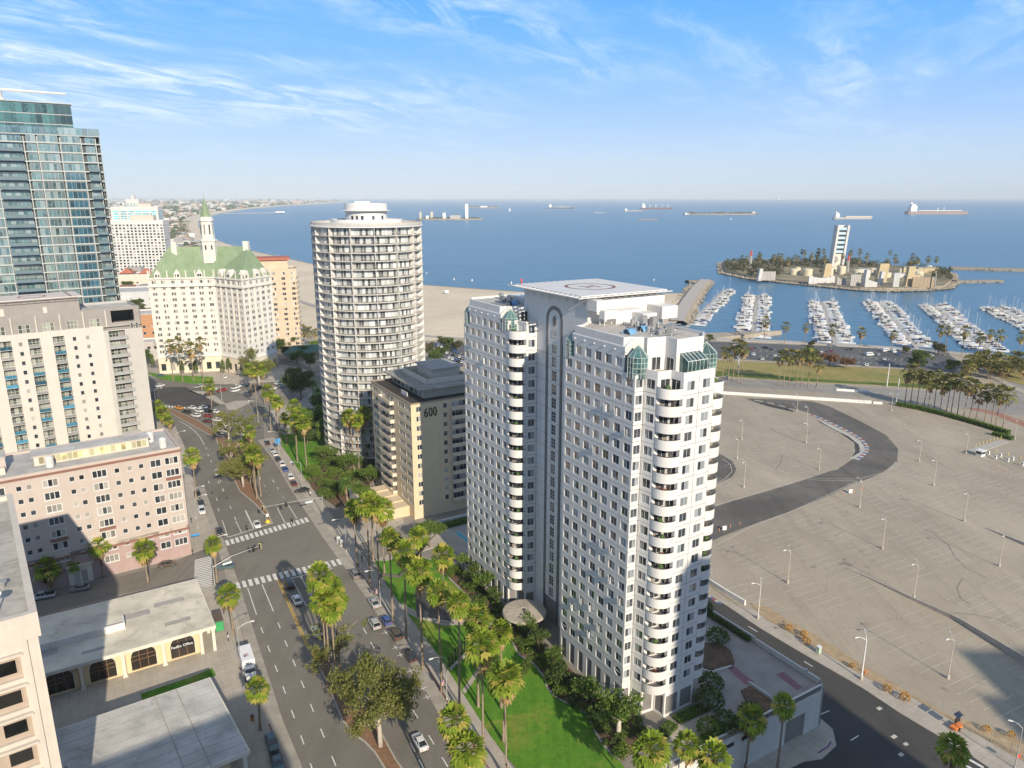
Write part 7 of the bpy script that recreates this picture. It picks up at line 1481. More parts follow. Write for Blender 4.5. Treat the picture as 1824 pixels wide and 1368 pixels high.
hedge('lawn_hedge','sunlit clipped hedge patch at the foot of the tower end',[W(-7.6,6.5),W(-7.6,13.5)],2.0,.5,.1,L_BRIGHT,150,.14);hedge('lawn_hedge','clipped dark green hedge between paths near the tower corner',[W(-9.5,0.2),W(-8.0,5.4)],2.2,.6,.1,L_MID,150,.14);hedge('lawn_hedge','yellow-green hedge along the top of the garage wall',[W(-13.9,5.5),W(-13.9,15)],1.6,.8,.1,L_BRIGHT,130,.15)
hedge('garden_hedge','clipped hedge beside the pool garden wall',[W(86.5,-4),W(86.5,14)],2.5,1.0,.1,L_MID,90,.18)
for i,b_ in enumerate(zk(640,925,655,905,668,885,680,868,692,850,704,832,716,815,855,900,868,878,880,855)):T=put_tree('small_cypress','small columnar cypress on the lawn, %s from the street'%ORD[i],'shrub',SHRUB[1],(*at(*b_),.2),i,1,'small cypresses on the lawn',('stems','foliage'));[setattr(ch,'scale',(.62,.62,1.7))for ch in T.children]
for i,(x,y)in enumerate(zl3(515,190,598,225,612,265,868,400,1060,532,1157,582,1612,755,1748,785)):put_tree('orange_shrub','dry orange shrub on the dirt strip beside the lower sidewalk','shrub',shrub_mesh(230+i,.9,.8,1.5,160,.16,L_ORANGE),(*at(x,y+12,LOW),LOW+.05),i,(1,1,1.1,.8,1.1,1.2,.9,.9)[i],'orange shrubs on the dirt strip',('stems','foliage'))
for i in range(6):x=630+i*.5;b_=at(398+i*14,668-abs(i-2)*0);T=put_tree('cypress','slim dark cypress against the green-roofed building','tree',SHRUB[1],(*at((273,291,325,350,398,408)[i],(657,664,668,668,667,664)[i]),.1),i,1,'cypresses by the green-roofed building',('stems','foliage'));[setattr(ch,'scale',(.9,.9,4.8))for ch in T.children]
# ================================================================== podium, plaza, park fittings
M_PODW=plain('podium_white',(0.62,0.59,0.54),.8,.08,.4,streak=.2)
def podium():
 T=place('garage_podium','white garage podium wall with vents and rounded corner below the tower','wall',(*W(-15.2,38),LOW));zt=1.1
 M,L=frame_of(W(-15.5,-20),W(-15.5,36.6),LOW);w=MB();vents=[(x,x+2.4,6.2,7.2)for x in[26.5+i*4.2 for i in range(4)]];op=[(47.0,52.5,.1,5.2)]
 holed(w,M,L,zt-LOW,vents+op,.5);w.build('wall',M_PODW,T);b=MB()
 for v in vents:
  b.box(v[0],v[1],.35,.4,v[2],v[3],0,M)
  for q in range(4):b.box(v[0],v[1],.1,.3,v[2]+.1+q*.25,v[2]+.16+q*.25,0,M)
 b.box(op[0][0],op[0][1],3.5,3.6,0,5.3,0,M);b.build('vent_louvres',plain('vent_dark',(0.06,0.06,0.06),.6),T)
 b=MB();c=W(-14.2,36.6);a0=TA-math.pi/2
 for i in range(6):
  a,a2=a0+math.pi/2*i/6,a0+math.pi/2*(i+1)/6;p,q=(c[0]+1.3*math.cos(a),c[1]+1.3*math.sin(a)),(c[0]+1.3*math.cos(a2),c[1]+1.3*math.sin(a2));b.quad((*p,LOW),(*q,LOW),(*q,zt),(*p,zt))
 e0,e1=W(-14.2,37.95),W(18,37.95);b.quad((*e0,LOW),(*e1,LOW),(*e1,.9),(*e0,.9));b.build('side_wall',M_PODW,T)
 b=MB()
 for p,q in((W(-15.5,-20),W(-15.5,36.6)),(W(-14.2,37.95),W(1.5,37.95)),(W(2,38.2),W(18,38.2))):m,l=frame_of(p,q,0);b.box(0,l,0,.3,0,zt,0,m);b.box(-.02,l+.02,-.05,.35,zt,zt+.08,0,m)
 b.build('parapet',M_PODW,T)
 q=MB();q.tube([(*W(-13,34.5),0),(*W(-13,34.5),3.2)],.08,6);q.box(-.5,.5,-.3,.3,3.0,3.9,0,Matrix.Translation((*W(-13,34.5),0)));q.build('floodlight',plain('grey_lamp',(0.4,0.4,0.4)),T)
podium()
mb=MB();mb.sheet([W(-15,8),W(-15,37.4),W(20,37.4),W(20,16),W(-4,16),W(-9,13.5)],.03);structure('plaza',mb,M_PLAZA)
for a,nm in((zl3(165,432,210,425,325,515,275,530),0),(zl3(440,470,490,458,590,545,560,560),1)):mb=MB();mb.sheet(G(a,.04),.04);structure('paving_band',mb,plain('plum_paving',(0.26,0.13,0.15),.8,.15,1))
for a in(zl3(35,300,120,290,190,335,215,400,200,430,110,445,30,435),zl3(250,560,300,535,420,610,440,660,330,690,290,650)):mb=MB();mb.prism(G(a,.3),0,.3);structure('planter_bed',mb,[M_SOIL])
wall_run('planter_wall','low white planter wall beside the plaza bed',G(zl3(290,520,420,610),.5),.9,.9,.25,M_PODW,'wall',0,0,False);wall_run('planter_wall','curved white seat wall by the round planter',G(zl3(30,445,90,462,120,450,200,428),.3),.45,.45,.3,M_PODW,'wall',0,0,False)
mb=MB();mb.sheet([W(-14.8,-1),W(-9.5,-1.5),W(-8.2,5),W(-9.2,14),W(-14.8,14)],.05);structure('entrance_path',mb,M_WALK)
sc_=zl3(430,800,560,700,660,690,760,780,780,870,700,945,600,960,300,1100,100,1100);mb=MB();mb.prism(G(sc_,LOW),LOW-.2,LOW+.13);structure('corner_sidewalk',mb,M_WALK)
mb=MB();strip(mb,G(zl3(680,915,735,880,755,850),LOW),-.25,.05,LOW+.14);structure('purple_kerb_marking',mb,plain('purple_kerb',(0.16,0.06,0.18)))
# round concrete canopy at the tower door
def canopy():
 x,y=at(934,1090,4.0);T=place('entrance_canopy','round concrete canopy with radial ribs at the tower recess','canopy',(x,y,0));b=MB();b.lathe([(0.8,3.6),(4.6,3.7),(4.9,3.9),(4.7,4.3),(.9,4.6),(.9,4.5),(0,4.45)],x,y,28);b.build('disc',plain('canopy_concrete',(0.42,0.37,0.30),.85,.15,.6,fine=.3),T);b=MB()
 for q in range(16):a=q*math.pi/8;b.tube([(x+1.0*math.cos(a),y+1.0*math.sin(a),4.62),(x+4.6*math.cos(a),y+4.6*math.sin(a),4.34)],.05,4)
 b.build('ribs',plain('canopy_concrete',(0.42,0.37,0.30)),T);b=MB();b.lathe([(.35,4.62),(.35,4.7),(0,4.7)],x,y,10);b.build('oculus',plain('vent_dark',(0.06,0.06,0.06)),T)
 for q in range(4):b=MB();a=q*math.pi/2+.4;b.tube([(x+3.4*math.cos(a),y+3.4*math.sin(a),0),(x+3.4*math.cos(a),y+3.4*math.sin(a),3.75)],.22,8);b.build('column',M_PODW,T)
canopy()
mb=MB();mb.prism([W(67,1),W(86,1),W(86,20),W(67,20)],-.1,.06);structure('pool_terrace',mb,plain('terrace_grey',(0.33,0.31,0.29),.8,.15,.5))
mb=MB();mb.prism([W(71,1.2),W(82,1.2),W(82,8.5),W(71,8.5)],-.05,.12);mb.sheet([W(71.5,1.7),W(81.5,1.7),W(81.5,8),W(71.5,8)],.125,1);structure('swimming_pool',mb,[M_KERB,plain('pool_blue',(0.10,0.42,0.52),.1,.1)])
# sculptures and seats in the park
M_BLK=plain('black_steel',(0.025,0.025,0.028),.45,.2,1)
fb=zk(470,845,486,830,502,815,518,800,534,785,550,770,566,755,580,738);T=place('fin_sculpture','row of black steel fins rising from an angled base on the lawn','sculpture',(*at(*fb[0]),.15))
for i,p in enumerate(fb):g0=at(*p);b=MB();b.box(-.13,.13,-.13,.13,.15,2.4+.28*i,0,Matrix.Translation((*g0,0))@Matrix.Rotation(TA+.5,4,'Z'));b.build('fin',M_BLK,T)
a_,c_=at(*fb[0]),at(*fb[-1]);m,l=frame_of(a_,c_,.1);b=MB();b.box(-.8,l+.8,-1.0,-.4,0,.45,0,m);b.build('base',M_KERB,T)
wall_run('lawn_wall','angled dark low wall across the upper lawn',G(zk(105,372,210,382,285,318)),.7,.7,.45,plain('dark_wall',(0.12,0.11,0.105),.7),'wall',0,.15,False);wall_run('lawn_wall','pale low wall edging the dark stone plaza',G(zk(330,598,480,622)),.45,.45,.35,M_KERB,'wall',0,.15,False)
def bench(label,p,rz):
 T=thing('park_bench',label,'bench',(*at(*p),.17),rz);b=MB();b.box(-1.1,1.1,-.25,.25,.4,.48);b.build('seat',M_BLK,T);b=MB();b.box(-1.1,1.1,.22,.28,.5,.9);b.build('backrest',M_BLK,T)
 for x in(-.9,.9):b=MB();b.box(x-.04,x+.04,-.22,.22,0,.4);b.build('leg',M_BLK,T)
bench('dark bench on the upper lawn near its back corner',zk(310,272)[0],TA+.6);bench('dark bench by the path across the lawn',zk(705,655)[0],TA)
# ================================================================== vehicles
M_PAINT=tinted('car_paint',.28,.6,.15);M_CGL=plain('car_glass',(0.018,0.022,0.026),.06,.2,1,spec=.8);M_TYR=plain('tyre',(0.02,0.02,0.02),.85);M_RIM=plain('rim',(0.4,0.4,0.41),.35,.1,metal=.7);M_HL=plain('headlamp',(0.75,0.77,0.8),.1);M_TL=plain('tail_lamp',(0.45,0.02,0.02),.2)
def loft(st):
 b=MB();n=8
 for x,w,zl,zm,zt,wt in st:b.v+=[(x,-w*.92,zl),(x,-w,zl+.12),(x,-w,zm),(x,-wt,zt),(x,wt,zt),(x,w,zm),(x,w,zl+.12),(x,w*.92,zl)]
 for k in range(len(st)-1):
  for q in range(n-1):a=k*n+q;b.f.append((a,a+1,a+1+n,a+n));b.m.append(0)
 b.f.append(tuple(range(n-1,-1,-1)));b.m.append(0);e=(len(st)-1)*n;b.f.append(tuple(e+q for q in range(n)));b.m.append(0);return b
def car_proto(kind):
 P={}
 if kind=='sedan':st=[(-2.3,.70,.42,.72,.80,.60),(-2.1,.86,.25,.80,.93,.74),(-1.2,.90,.20,.84,.98,.78),(0,.91,.20,.84,.95,.78),(1.0,.90,.20,.82,.92,.76),(1.9,.86,.22,.68,.78,.70),(2.25,.72,.35,.58,.66,.56)];cab=(-1.75,-.95,.35,1.15,.94,1.42,.76,.60);wb=1.38;r=.33
 elif kind=='suv':st=[(-2.25,.78,.45,.95,1.05,.70),(-2.1,.92,.30,1.0,1.12,.82),(-1.2,.95,.28,1.0,1.12,.84),(0,.96,.28,1.0,1.10,.84),(1.0,.95,.28,.98,1.06,.82),(1.9,.92,.32,.86,.98,.78),(2.3,.78,.45,.75,.84,.62)];cab=(-2.1,-1.75,.35,1.05,1.1,1.72,.83,.70);wb=1.4;r=.38
 elif kind=='hatch':st=[(-2.0,.74,.42,.85,.92,.62),(-1.85,.86,.26,.90,1.0,.76),(-1.0,.88,.22,.90,1.0,.78),(0,.89,.22,.88,.98,.78),(1.0,.88,.22,.84,.94,.76),(1.75,.82,.26,.70,.80,.68),(2.05,.70,.38,.60,.68,.54)];cab=(-1.85,-1.35,.3,1.15,.98,1.52,.77,.62);wb=1.28;r=.32
 else:st=[(-2.8,.88,.5,.95,1.02,.84),(-2.7,.94,.42,1.0,1.06,.86),(-.6,.95,.40,1.0,1.06,.86),(.4,.96,.38,1.02,1.10,.86),(1.3,.95,.38,1.0,1.10,.84),(2.3,.92,.42,.92,1.04,.80),(2.7,.80,.5,.8,.9,.66)];cab=(-.75,-.55,.75,1.35,1.08,1.78,.84,.70);wb=1.75;r=.40
 P['body']=[loft(st),M_PAINT];x0,x1,x2,x3,zb,zr,w0,w1=cab;g=MB();B=[(x0,-w0,zb),(x3,-w0,zb),(x3,w0,zb),(x0,w0,zb)];R_=[(x1,-w1,zr),(x2,-w1,zr),(x2,w1,zr),(x1,w1,zr)]
 for q in range(4):j=(q+1)%4;g.quad(B[q],B[j],R_[j],R_[q])
 P['cabin_glass']=[g,M_CGL];rf=MB();rf.v=[(x1-.04,-w1-.02,zr-.03),(x2+.04,-w1-.02,zr-.03),(x2+.04,w1+.02,zr-.03),(x1-.04,w1+.02,zr-.03),(x1+.08,-w1+.08,zr+.05),(x2-.08,-w1+.08,zr+.05),(x2-.08,w1-.08,zr+.05),(x1+.08,w1-.08,zr+.05)];rf.f=[(4,5,6,7),(0,1,5,4),(1,2,6,5),(2,3,7,6),(3,0,4,7)];rf.m=[0]*5
 for q in range(4):rf.tube([B[q],R_[q]],.045,4)
 xm=(x0+x3)/2-.1
 for s_ in(-1,1):rf.tube([(xm,s_*w0,zb),(xm-.05,s_*w1,zr)],.04,4)
 P['roof']=[rf,M_PAINT]
 if kind=='pickup':bd=MB();bd.box(-2.6,-.8,-.78,.78,1.062,1.075);P['bed']=[bd,M_TYR]
 wh=MB();wh.lathe([(0,-.1),(r*.62,-.11),(r*.66,-.1),(r,-.1),(r,.1),(r*.66,.1),(r*.62,.11),(0,.1)],0,0,14);wh.v=[(x,z,y)for x,y,z in wh.v];wh.m=[1 if q//14 in(0,1,5,6)else 0 for q in range(len(wh.f))];P['wheel']=[wh,[M_TYR,M_RIM]]
 hl=MB();xf=st[-1][0];hl.box(xf-.16,xf+.02,-.14,.14,-.07,.07);P['headlight']=[hl,M_HL];tl=MB();xr=st[0][0];tl.box(xr-.02,xr+.14,-.16,.16,-.08,.08);P['tail_light']=[tl,M_TL]
 mm={k:v[0].mesh(k,v[1],k=='body' and False)for k,v in P.items()};pos_=dict(wheel=[(sx*wb,sy*(st[3][1]-.12),r)for sx in(-1,1)for sy in(-1,1)],headlight=[(0,s_*.52,st[-1][3]-.02)for s_ in(-1,1)],tail_light=[(0,s_*.5,st[0][3]+.0)for s_ in(-1,1)]);return mm,pos_
CARS={k:car_proto(k)for k in('sedan','suv','hatch','pickup')}
COLR=dict(white=(.78,.78,.77),silver=(.48,.49,.5),grey=(.22,.22,.23),black=(.02,.02,.022),blue=(.05,.12,.36),red=(.34,.03,.03),maroon=(.12,.02,.02),brown=(.10,.075,.06),teal=(.07,.13,.15),orange=(.72,.30,.03),yellow=(.35,.3,.03))
HDG=math.atan2(RD[1],RD[0])
def car(kind,colr,label,px_,z=0.02,hd=0.0,full=True,group=None,xy=None):
 """hd: heading in degrees relative to the boulevard, 0 = away from the viewer"""
 X,Y=xy or at(px_[0],px_[1],z);mm,ps=CARS[kind];nm=dict(sedan='saloon_car',suv='sport_utility_car',hatch='hatchback_car',pickup='pickup_truck')[kind]
 T=thing(nm,label,'car' if kind!='pickup' else 'pickup truck',(X,Y,z),HDG+math.radians(hd),group);c=(*COLR[colr],1)
 for k in('body','roof','cabin_glass','bed'):
  if k in mm:o=link(k,mm[k],T);o.color=c
 for k in('wheel','headlight','tail_light'):
  if not full and k!='wheel':continue
  for p in ps[k]:link(k,mm[k],T,p)
 return T
for a in[('sedan','white','white saloon driving away in the near lanes at the bottom',(748,1326)),('sedan','black','black saloon parked alone at the park kerb',(730,1171)),('suv','brown','dark brown estate car parked behind the blue hatchback',(705,1134)),('hatch','blue','blue hatchback parked at the park kerb',(688,1109)),('suv','silver','silver sport utility car driving beside the parked blue hatchback',(667,1115)),('sedan','silver','silver saloon parked at the park kerb below the lamp post',(666,1077)),('suv','grey','dark grey car parked at the kerb just past the crosswalk',(632,1026)),('sedan','white','white car waiting at the stop line behind the palms',(598,1053)),('sedan','white','white saloon in the left-turn lane beside the median trees',(564,1128)),('sedan','white','white car behind the black one in the turn lane',(529,1072)),('suv','black','black sport utility car first at the crosswalk in the turn lane',(515,1044))]:car(*a)
for a in[('sedan','white','white saloon waiting at the far crosswalk by the median tip',(458,937)),('sedan','black','dark saloon driving towards the far crosswalk on the left',(391,949)),('hatch','silver','pale silver car coming down the boulevard beside the pink house',(387,845))]:car(*a,.02,180)
for k,c,lab,p in(('suv','black','upper',(352,884)),('sedan','black','middle',(358,899)),('suv','white','lower',(360,913))):car(k,c,'%s car parked beside the pink house, %s of the three'%({'black':'black','white':'white'}[c],lab),p,.02,180)
car('sedan','black','dark car parked past the roof tanks of the pink house',(331,824),.02,180);car('sedan','teal','dark blue car turning under the traffic signal arm',(402,1012),.02,75);car('sedan','brown','brown saloon on the side street before the pink house',(299,1008),.02,-96);car('sedan','teal','dark teal saloon parked at the lower left kerb',(484,1326),.02,180);car('pickup','teal','dark teal pickup parked behind the teal saloon',(494,1364),.02,180);car('pickup','silver','silver pickup in the shade on the side street',(76,1066),.02,84);car('sedan','grey','grey saloon parked in the shade of the side street',(143,1051),.02,84)
for k,c,p in(('sedan','black',(476,791)),('sedan','silver',(484,804)),('hatch','white',(490,811)),('sedan','black',(495,820)),('suv','white',(502,829)),('sedan','blue',(508,838)),('suv','white',(517,852)),('sedan','maroon',(523,863))):car(k,c,{(476,791):'black saloon at the head of the far row parked along the park',(484,804):'pale silver saloon second in the far row along the park',(490,811):'white hatchback third in the far parked row',(495,820):'black saloon in the middle of the far parked row',(502,829):'white car just above the blue saloon in the far parked row',(508,838):'blue saloon in the far parked row along the park',(517,852):'white car just below the blue saloon in the far parked row',(523,863):'maroon saloon at the near end of the far parked row'}[p],p)
car('sedan','black','black saloon in the driveway court by the feather palms',(538,876),.16,70)
z6=Z(260,600,4.56)
QU=[('sedan','orange',268,585,'orange car first at the far crosswalk'),('suv','black',330,618,'black car behind the orange one'),('sedan','white',372,584,'white car second at the far crosswalk'),('suv','white',430,610,'white van-like car in the middle of the queue'),('suv','white',405,650,'white sport utility car in the left lane of the queue'),('sedan','white',465,580,'white saloon third at the far crosswalk'),('sedan','red',500,650,'red saloon in the middle of the queue'),('sedan','maroon',495,693,'dark red saloon in the left lane of the queue'),('sedan','black',530,610,'black saloon fourth at the far crosswalk'),('sedan','white',560,615,'white saloon at the right of the far crosswalk'),('suv','yellow',612,644,'dark yellow car half behind the trees of the queue'),('sedan','white',575,684,'white saloon near the tall median palm'),('sedan','grey',560,738,'grey saloon beside the tall median palm'),('sedan','white',590,770,'white saloon near the tail of the queue'),('suv','grey',612,814,'grey car at the tail of the queue'),('sedan','white',650,748,'white saloon behind the median trees')]
for k,c,x,y,lab in QU:car(k,c,lab,z6(x,y)[0],.02,32,False,'cars queued at the far junction')
CRS=[('sedan','white',118,404,'white saloon at the left of the far cross street',-62),('pickup','silver',435,412,'silver pickup on the far cross street',-62),('pickup','red',620,444,'red pickup on the far cross street',-62),('pickup','white',735,419,'white pickup on the far cross street',-62),('suv','white',730,445,'white sport utility car below the white pickup',-62),('sedan','white',790,400,'white saloon above the white pickup',-62),('sedan','black',940,418,'black saloon behind the palms of the far cross street',-62),('sedan','white',1035,426,'white saloon at the right of the far cross street',-62),('suv','white',1080,384,'white sport utility car at the right end of the forecourt kerb',-62),('sedan','silver',1105,404,'silver saloon beside the white one at the forecourt kerb',-62),('sedan','black',505,478,'black saloon by the traffic island',-62),('sedan','black',870,450,'dark saloon under the far palms',-62),('suv','white',635,334,'white car on the forecourt drive',10),('hatch','teal',125,322,'pale teal car before the arcade of the green-roofed building',-62)]
for k,c,x,y,lab,h in CRS:car(k,c,lab,z6(x,y)[0],.02,h,False,'cars on the far cross street')
rr=random.Random(51)
for i,(x,y)in enumerate(zl1(300,70,320,102,370,128,330,66,385,64,425,74,440,108,560,82,215,48,235,60,855,74,1015,104,1048,128,950,162,1175,90,1125,100,745,85,240,118,480,82,1300,110,620,64,690,90)):car(('sedan','suv','hatch')[i%3],('red','white','white','grey','black','grey','white','red','silver','white','black','silver','white','white','grey','blue','maroon','white','black','white','silver','grey')[i],'small %s car in or beside the marina car park'%('red','white','white','grey','black','grey','white','red','silver','white','black','silver','white','white','grey','blue','maroon','white','black','white','silver','grey')[i],(x,y),LOW+.02,rr.choice((0,62,-62)),False,'cars in the marina car park')
for i in range(30):
 x=770+(i%10)*5.6+(i//10)*4;y=613+(i//10)*9+(i%10)*1.9;col_=rr.choice(('white','silver','black','grey','white','red','blue'));car(rr.choice(('sedan','suv')),col_,'small %s car parked in the beach car park left of the white tower'%col_,(x,y),LOW+.02,-30,False,'cars in the beach car park')
for x,y,c,lab in zl1(175,232)and[(1296,674,'silver','silver car on the shore road near the tower'),(1735,705,'blue','dark blue car on the shore road at the right'),(1765,708,'white','white car on the shore road at the right')]:car('sedan',c,lab,(x,y),LOW+.02,-62,False)
for x,y,lab in((964,105,'white van at the left of the marina car park row'),(1054,82,'white van beside the marina quay'),(1110,88,'second white van beside the marina quay')):
 p_=zl1(x,y)[0];T=thing('van',lab,'van',(*at(*p_,LOW),LOW),.3);b=loft([(-2.9,.95,.35,1.9,2.35,.85),(1.6,.97,.35,1.9,2.4,.85),(2.2,.95,.35,1.2,1.5,.8),(2.9,.9,.4,1.0,1.1,.75)]);o=b.build('body',M_PAINT,T);o.color=(.8,.8,.8,1);b=MB();b.box(1.7,2.0,-.9,.9,1.5,2.1);b.box(-2.6,1.5,-.99,.99,1.45,1.95);b.build('cabin_glass',M_CGL,T)
 for q in CARS['suv'][1]['wheel']:link('wheel',CARS['suv'][0]['wheel'],T,q)
def box_truck():
 X,Y=at(443,1196,0);T=thing('box_truck','white box truck parked at the left kerb with a small flag print','truck',(X,Y,.02),HDG+math.pi);WHT=plain('truck_white',(0.78,0.77,0.76),.4,.06);b=MB();b.box(-4.2,1.5,-1.2,1.2,.9,3.5);b.build('cargo_box',WHT,T);o=loft([(1.6,1.05,.5,1.6,2.4,.95),(2.6,1.05,.5,1.5,2.3,.9),(3.0,1.02,.5,1.4,1.6,.95),(3.9,.95,.55,1.1,1.3,.8)]).build('cab',WHT,T);b=MB();b.quad((2.65,-.88,2.2),(3.02,-.95,1.62),(3.02,.95,1.62),(2.65,.88,2.2));b.v=[(x+.05,y,z+.05)for x,y,z in b.v];b.build('windscreen',M_CGL,T)
 b=MB();b.quad((.1,-.6,3.506),(.1,.3,3.506),(-.9,.3,3.506),(-.9,-.6,3.506));fl=b.build('flag_print',plain('flag_red',(0.4,0.1,0.1)),T);b=MB()
 for q in range(3):b.sheet([(.05-q*.3-.14,-.6),(.05-q*.3,-.6),(.05-q*.3,.3),(.05-q*.3-.14,.3)],3.51)
 b.build('flag_stripes',WHT,fl);b=MB();b.sheet([(.1,-.6),(.1,-.2),(-.4,-.2),(-.4,-.6)],3.514);b.build('flag_canton',plain('flag_blue',(0.05,0.07,0.25)),fl);wme=CARS['pickup'][0]['wheel']
 for x in(-3.2,2.9):
  for y in(-1,1):o=link('wheel',wme,T,(x,y,.48));o.scale=(1.2,1.4,1.2)
box_truck()
def motorbike(label,p,hd):
 T=thing('motorcycle',label,'motorcycle',(*at(*p),.02),HDG+math.radians(hd));b=MB();b.tube([(-.7,0,.55),(-.2,0,.75),(.3,0,.8),(.6,0,.7)],[.12,.17,.2,.1],7);b.build('frame',M_BLK,T);b=MB();b.tube([(.55,-.35,1.05),(.5,0,1.0),(.55,.35,1.05)],.03,5);b.build('handlebar',M_RIM,T);m_=MB();m_.lathe([(.2,-.06),(.32,-.06),(.32,.06),(.2,.06)],0,0,12);m_.v=[(x,z,y)for x,y,z in m_.v];wm=m_.mesh('wheel',M_TYR)
 for x in(-.75,.75):link('wheel',wm,T,(x,0,.32))
 person('rider in dark jacket on the motorcycle, '+label.split(',')[-1].strip(),(*at(*p),.02),HDG+math.radians(hd),(.03,.03,.035),True)
def person(label,loc,rz,col,seated=False,skin=(.45,.28,.2),legs=(.05,.06,.09)):
 """one skinned body, head with hair, clothes by material"""
 T=thing('person',label,'person',loc,rz);z0=.38 if seated else 0
 b=MB()
 hipz=.48+z0 if seated else .9;sh=hipz+.52
 b.tube([(0,0,hipz-.08),(0.02,0,hipz+.1),(.05,0,hipz+.35),(.06,0,sh),(.07,0,sh+.08),(.08,0,sh+.16)],[.13,.15,.17,.18,.07,.06],8,0)
 for s_ in(-1,1):
  if seated:b.tube([(0,s_*.1,hipz),(.38,s_*.17,hipz-.02),(.3,s_*.2,hipz-.46),(.42,s_*.2,hipz-.5)],[.1,.08,.055,.05],6,1);b.tube([(.06,s_*.19,sh-.05),(.2,s_*.28,sh-.3),(.5,s_*.28,sh-.36)],[.06,.05,.035],6,0)
  else:b.tube([(0,s_*.09,hipz),(.04*s_,s_*.1,hipz*.52),(-.05*s_,s_*.1,.06),(.14-.05*s_,s_*.1,.04)],[.1,.075,.05,.04],6,1);b.tube([(.05,s_*.2,sh-.04),(.0,s_*.25,sh-.32),(.14,s_*.24,sh-.56)],[.055,.045,.035],6,0)
 b.lathe([(0,sh+.13),(.075,sh+.17),(.1,sh+.25),(.085,sh+.34),(0,sh+.38)],.08,0,9,2);b.build('body',[plain('cloth_%02d%02d'%(int(col[0]*99),int(col[2]*99)),col,.9),plain('trousers',legs,.9),plain('skin',skin,.7)],T)
 h=MB();h.lathe([(.104,sh+.27),(.1,sh+.34),(.06,sh+.39),(0,sh+.4)],.07,0,9);h.build('hair' if not seated else 'helmet',plain('dark_hair',(.03,.025,.02),.5),T);return T
motorbike('black motorcycle waiting at the far crosswalk, beside the white saloon',(440,944),180);motorbike('motorcycle crossing the far crosswalk, near the traffic signal arm',(521,932),0)
for p,lab,c in(((341,931),'walker in dark clothes on the sidewalk beside the pink house',(.04,.05,.08)),((645,1000),'walker in dark clothes on the sidewalk by the park corner',(.08,.06,.06)),((553,884),'walker in a white shirt on the driveway crossing',(.7,.7,.7)),((522,829),'walker in a blue shirt on the far park sidewalk',(.1,.2,.45)),((399,1094),'walker in dark clothes by the bus shelter',(.05,.05,.06)),((343,988),'walker in dark clothes at the street corner of the pink house',(.05,.05,.06)),((407,1142),'walker in a pale shirt beside the low cream building',(.5,.5,.5))):person(lab,(*at(*p,.13),.13),1.0,c)
# ================================================================== street furniture
M_POLE=plain('galvanised_pole',(0.44,0.44,0.42),.5,.12,1,metal=.3);M_SIG=plain('signal_black',(0.03,0.03,0.03),.5);M_LAMPW=plain('lamp_white',(0.7,0.7,0.68),.5)
def street_lamp(label,base,z=.13,h=9.0,arm=2.6,ang=None,double=False,group='street lamps',thick=.11,mat=None,white=False):
 T=thing('street_lamp',label,'street lamp',(*at(base[0],base[1],z),z),0,group);a=ang if ang is not None else HDG+math.pi/2;m_=mat or M_POLE;b=MB();b.tube([(0,0,0),(0,0,h*.5),(0,0,h)],[thick,thick*.8,thick*.62],8);b.build('pole',m_,T);bs=MB();bs.lathe([(.36,0),(.36,.7),(.22,.9),(.15,1.0)],0,0,10)if double else bs.lathe([(.2,0),(.2,.25),(.12,.4)],0,0,8);bs.build('base',M_CONC if double else m_,T)
 for s_ in((0,math.pi*.62)if double else(0,)):
  d=Vector((math.cos(a+s_),math.sin(a+s_),0));ar=MB();ar.tube([tuple(Vector((0,0,h-.1))),tuple(d*arm*.35+Vector((0,0,h+.45))),tuple(d*arm*.75+Vector((0,0,h+.75))),tuple(d*arm+Vector((0,0,h+.8)))],[.07,.06,.05,.045],6);ar.build('arm',m_,T);hd=MB();M_=Matrix.Translation(d*arm+Vector((0,0,h+.78)))@Matrix.Rotation(a+s_,4,'Z');hd.v=[tuple(M_@Vector(q))for q in((-.1,-.1,-.08),(.75,-.17,-.1),(.75,.17,-.1),(-.1,.1,-.08),(-.1,-.07,.06),(.6,-.12,.1),(.6,.12,.1),(-.1,.07,.06))];hd.f=[(3,2,1,0),(4,5,6,7),(0,1,5,4),(1,2,6,5),(2,3,7,6),(3,0,4,7)];hd.m=[0]*6;hd.build('lamp_head',M_LAMPW,T)
 return T
A_L,A_R=HDG+math.pi/2,HDG-math.pi/2
for p,lab in(((796,1246),'before the black sculpture fins'),((678,1080),'beside the parked silver saloon'),((617,982),'at the park corner by the crosswalk'),((539,871),'at the near end of the far parked row'),((460,752),'by the far median end'),((498,812),'in the middle of the far parked row')):street_lamp('cobra-head lamp on the park sidewalk, '+lab,p,.13,9.0,2.6,A_L)
for p,lab in(((349,924),'beside the pink house, upper one'),((353,941),'beside the pink house, lower one'),((386,1020),'at the corner under the palm'),((430,1190),'beside the white box truck'),((318,815),'beside the roof tanks of the pink house'),((279,730),'beside the grey slab')):street_lamp('cobra-head street lamp on the left sidewalk, '+lab,p,.13,9.0,2.6,A_R)
for i,p in enumerate(zl2(508,745,1035,555,908,325,1320,205,1490,402,1685,652,1210,830,683,115,265,213,1240,68)+zl1(253,570,228,680,612,590,613,490,560,415,1085,412,1500,650,1770,570)+zl3(1400,495)):street_lamp('tall twin-arm lamp post standing in the parking lot',p,LOW,9.2 if p[1]>850 else 8.0,1.7,1.5+.25*(i%3),True,'lamp posts in the parking lot',.12,plain('tan_pole',(0.52,0.47,0.40),.6,.1))
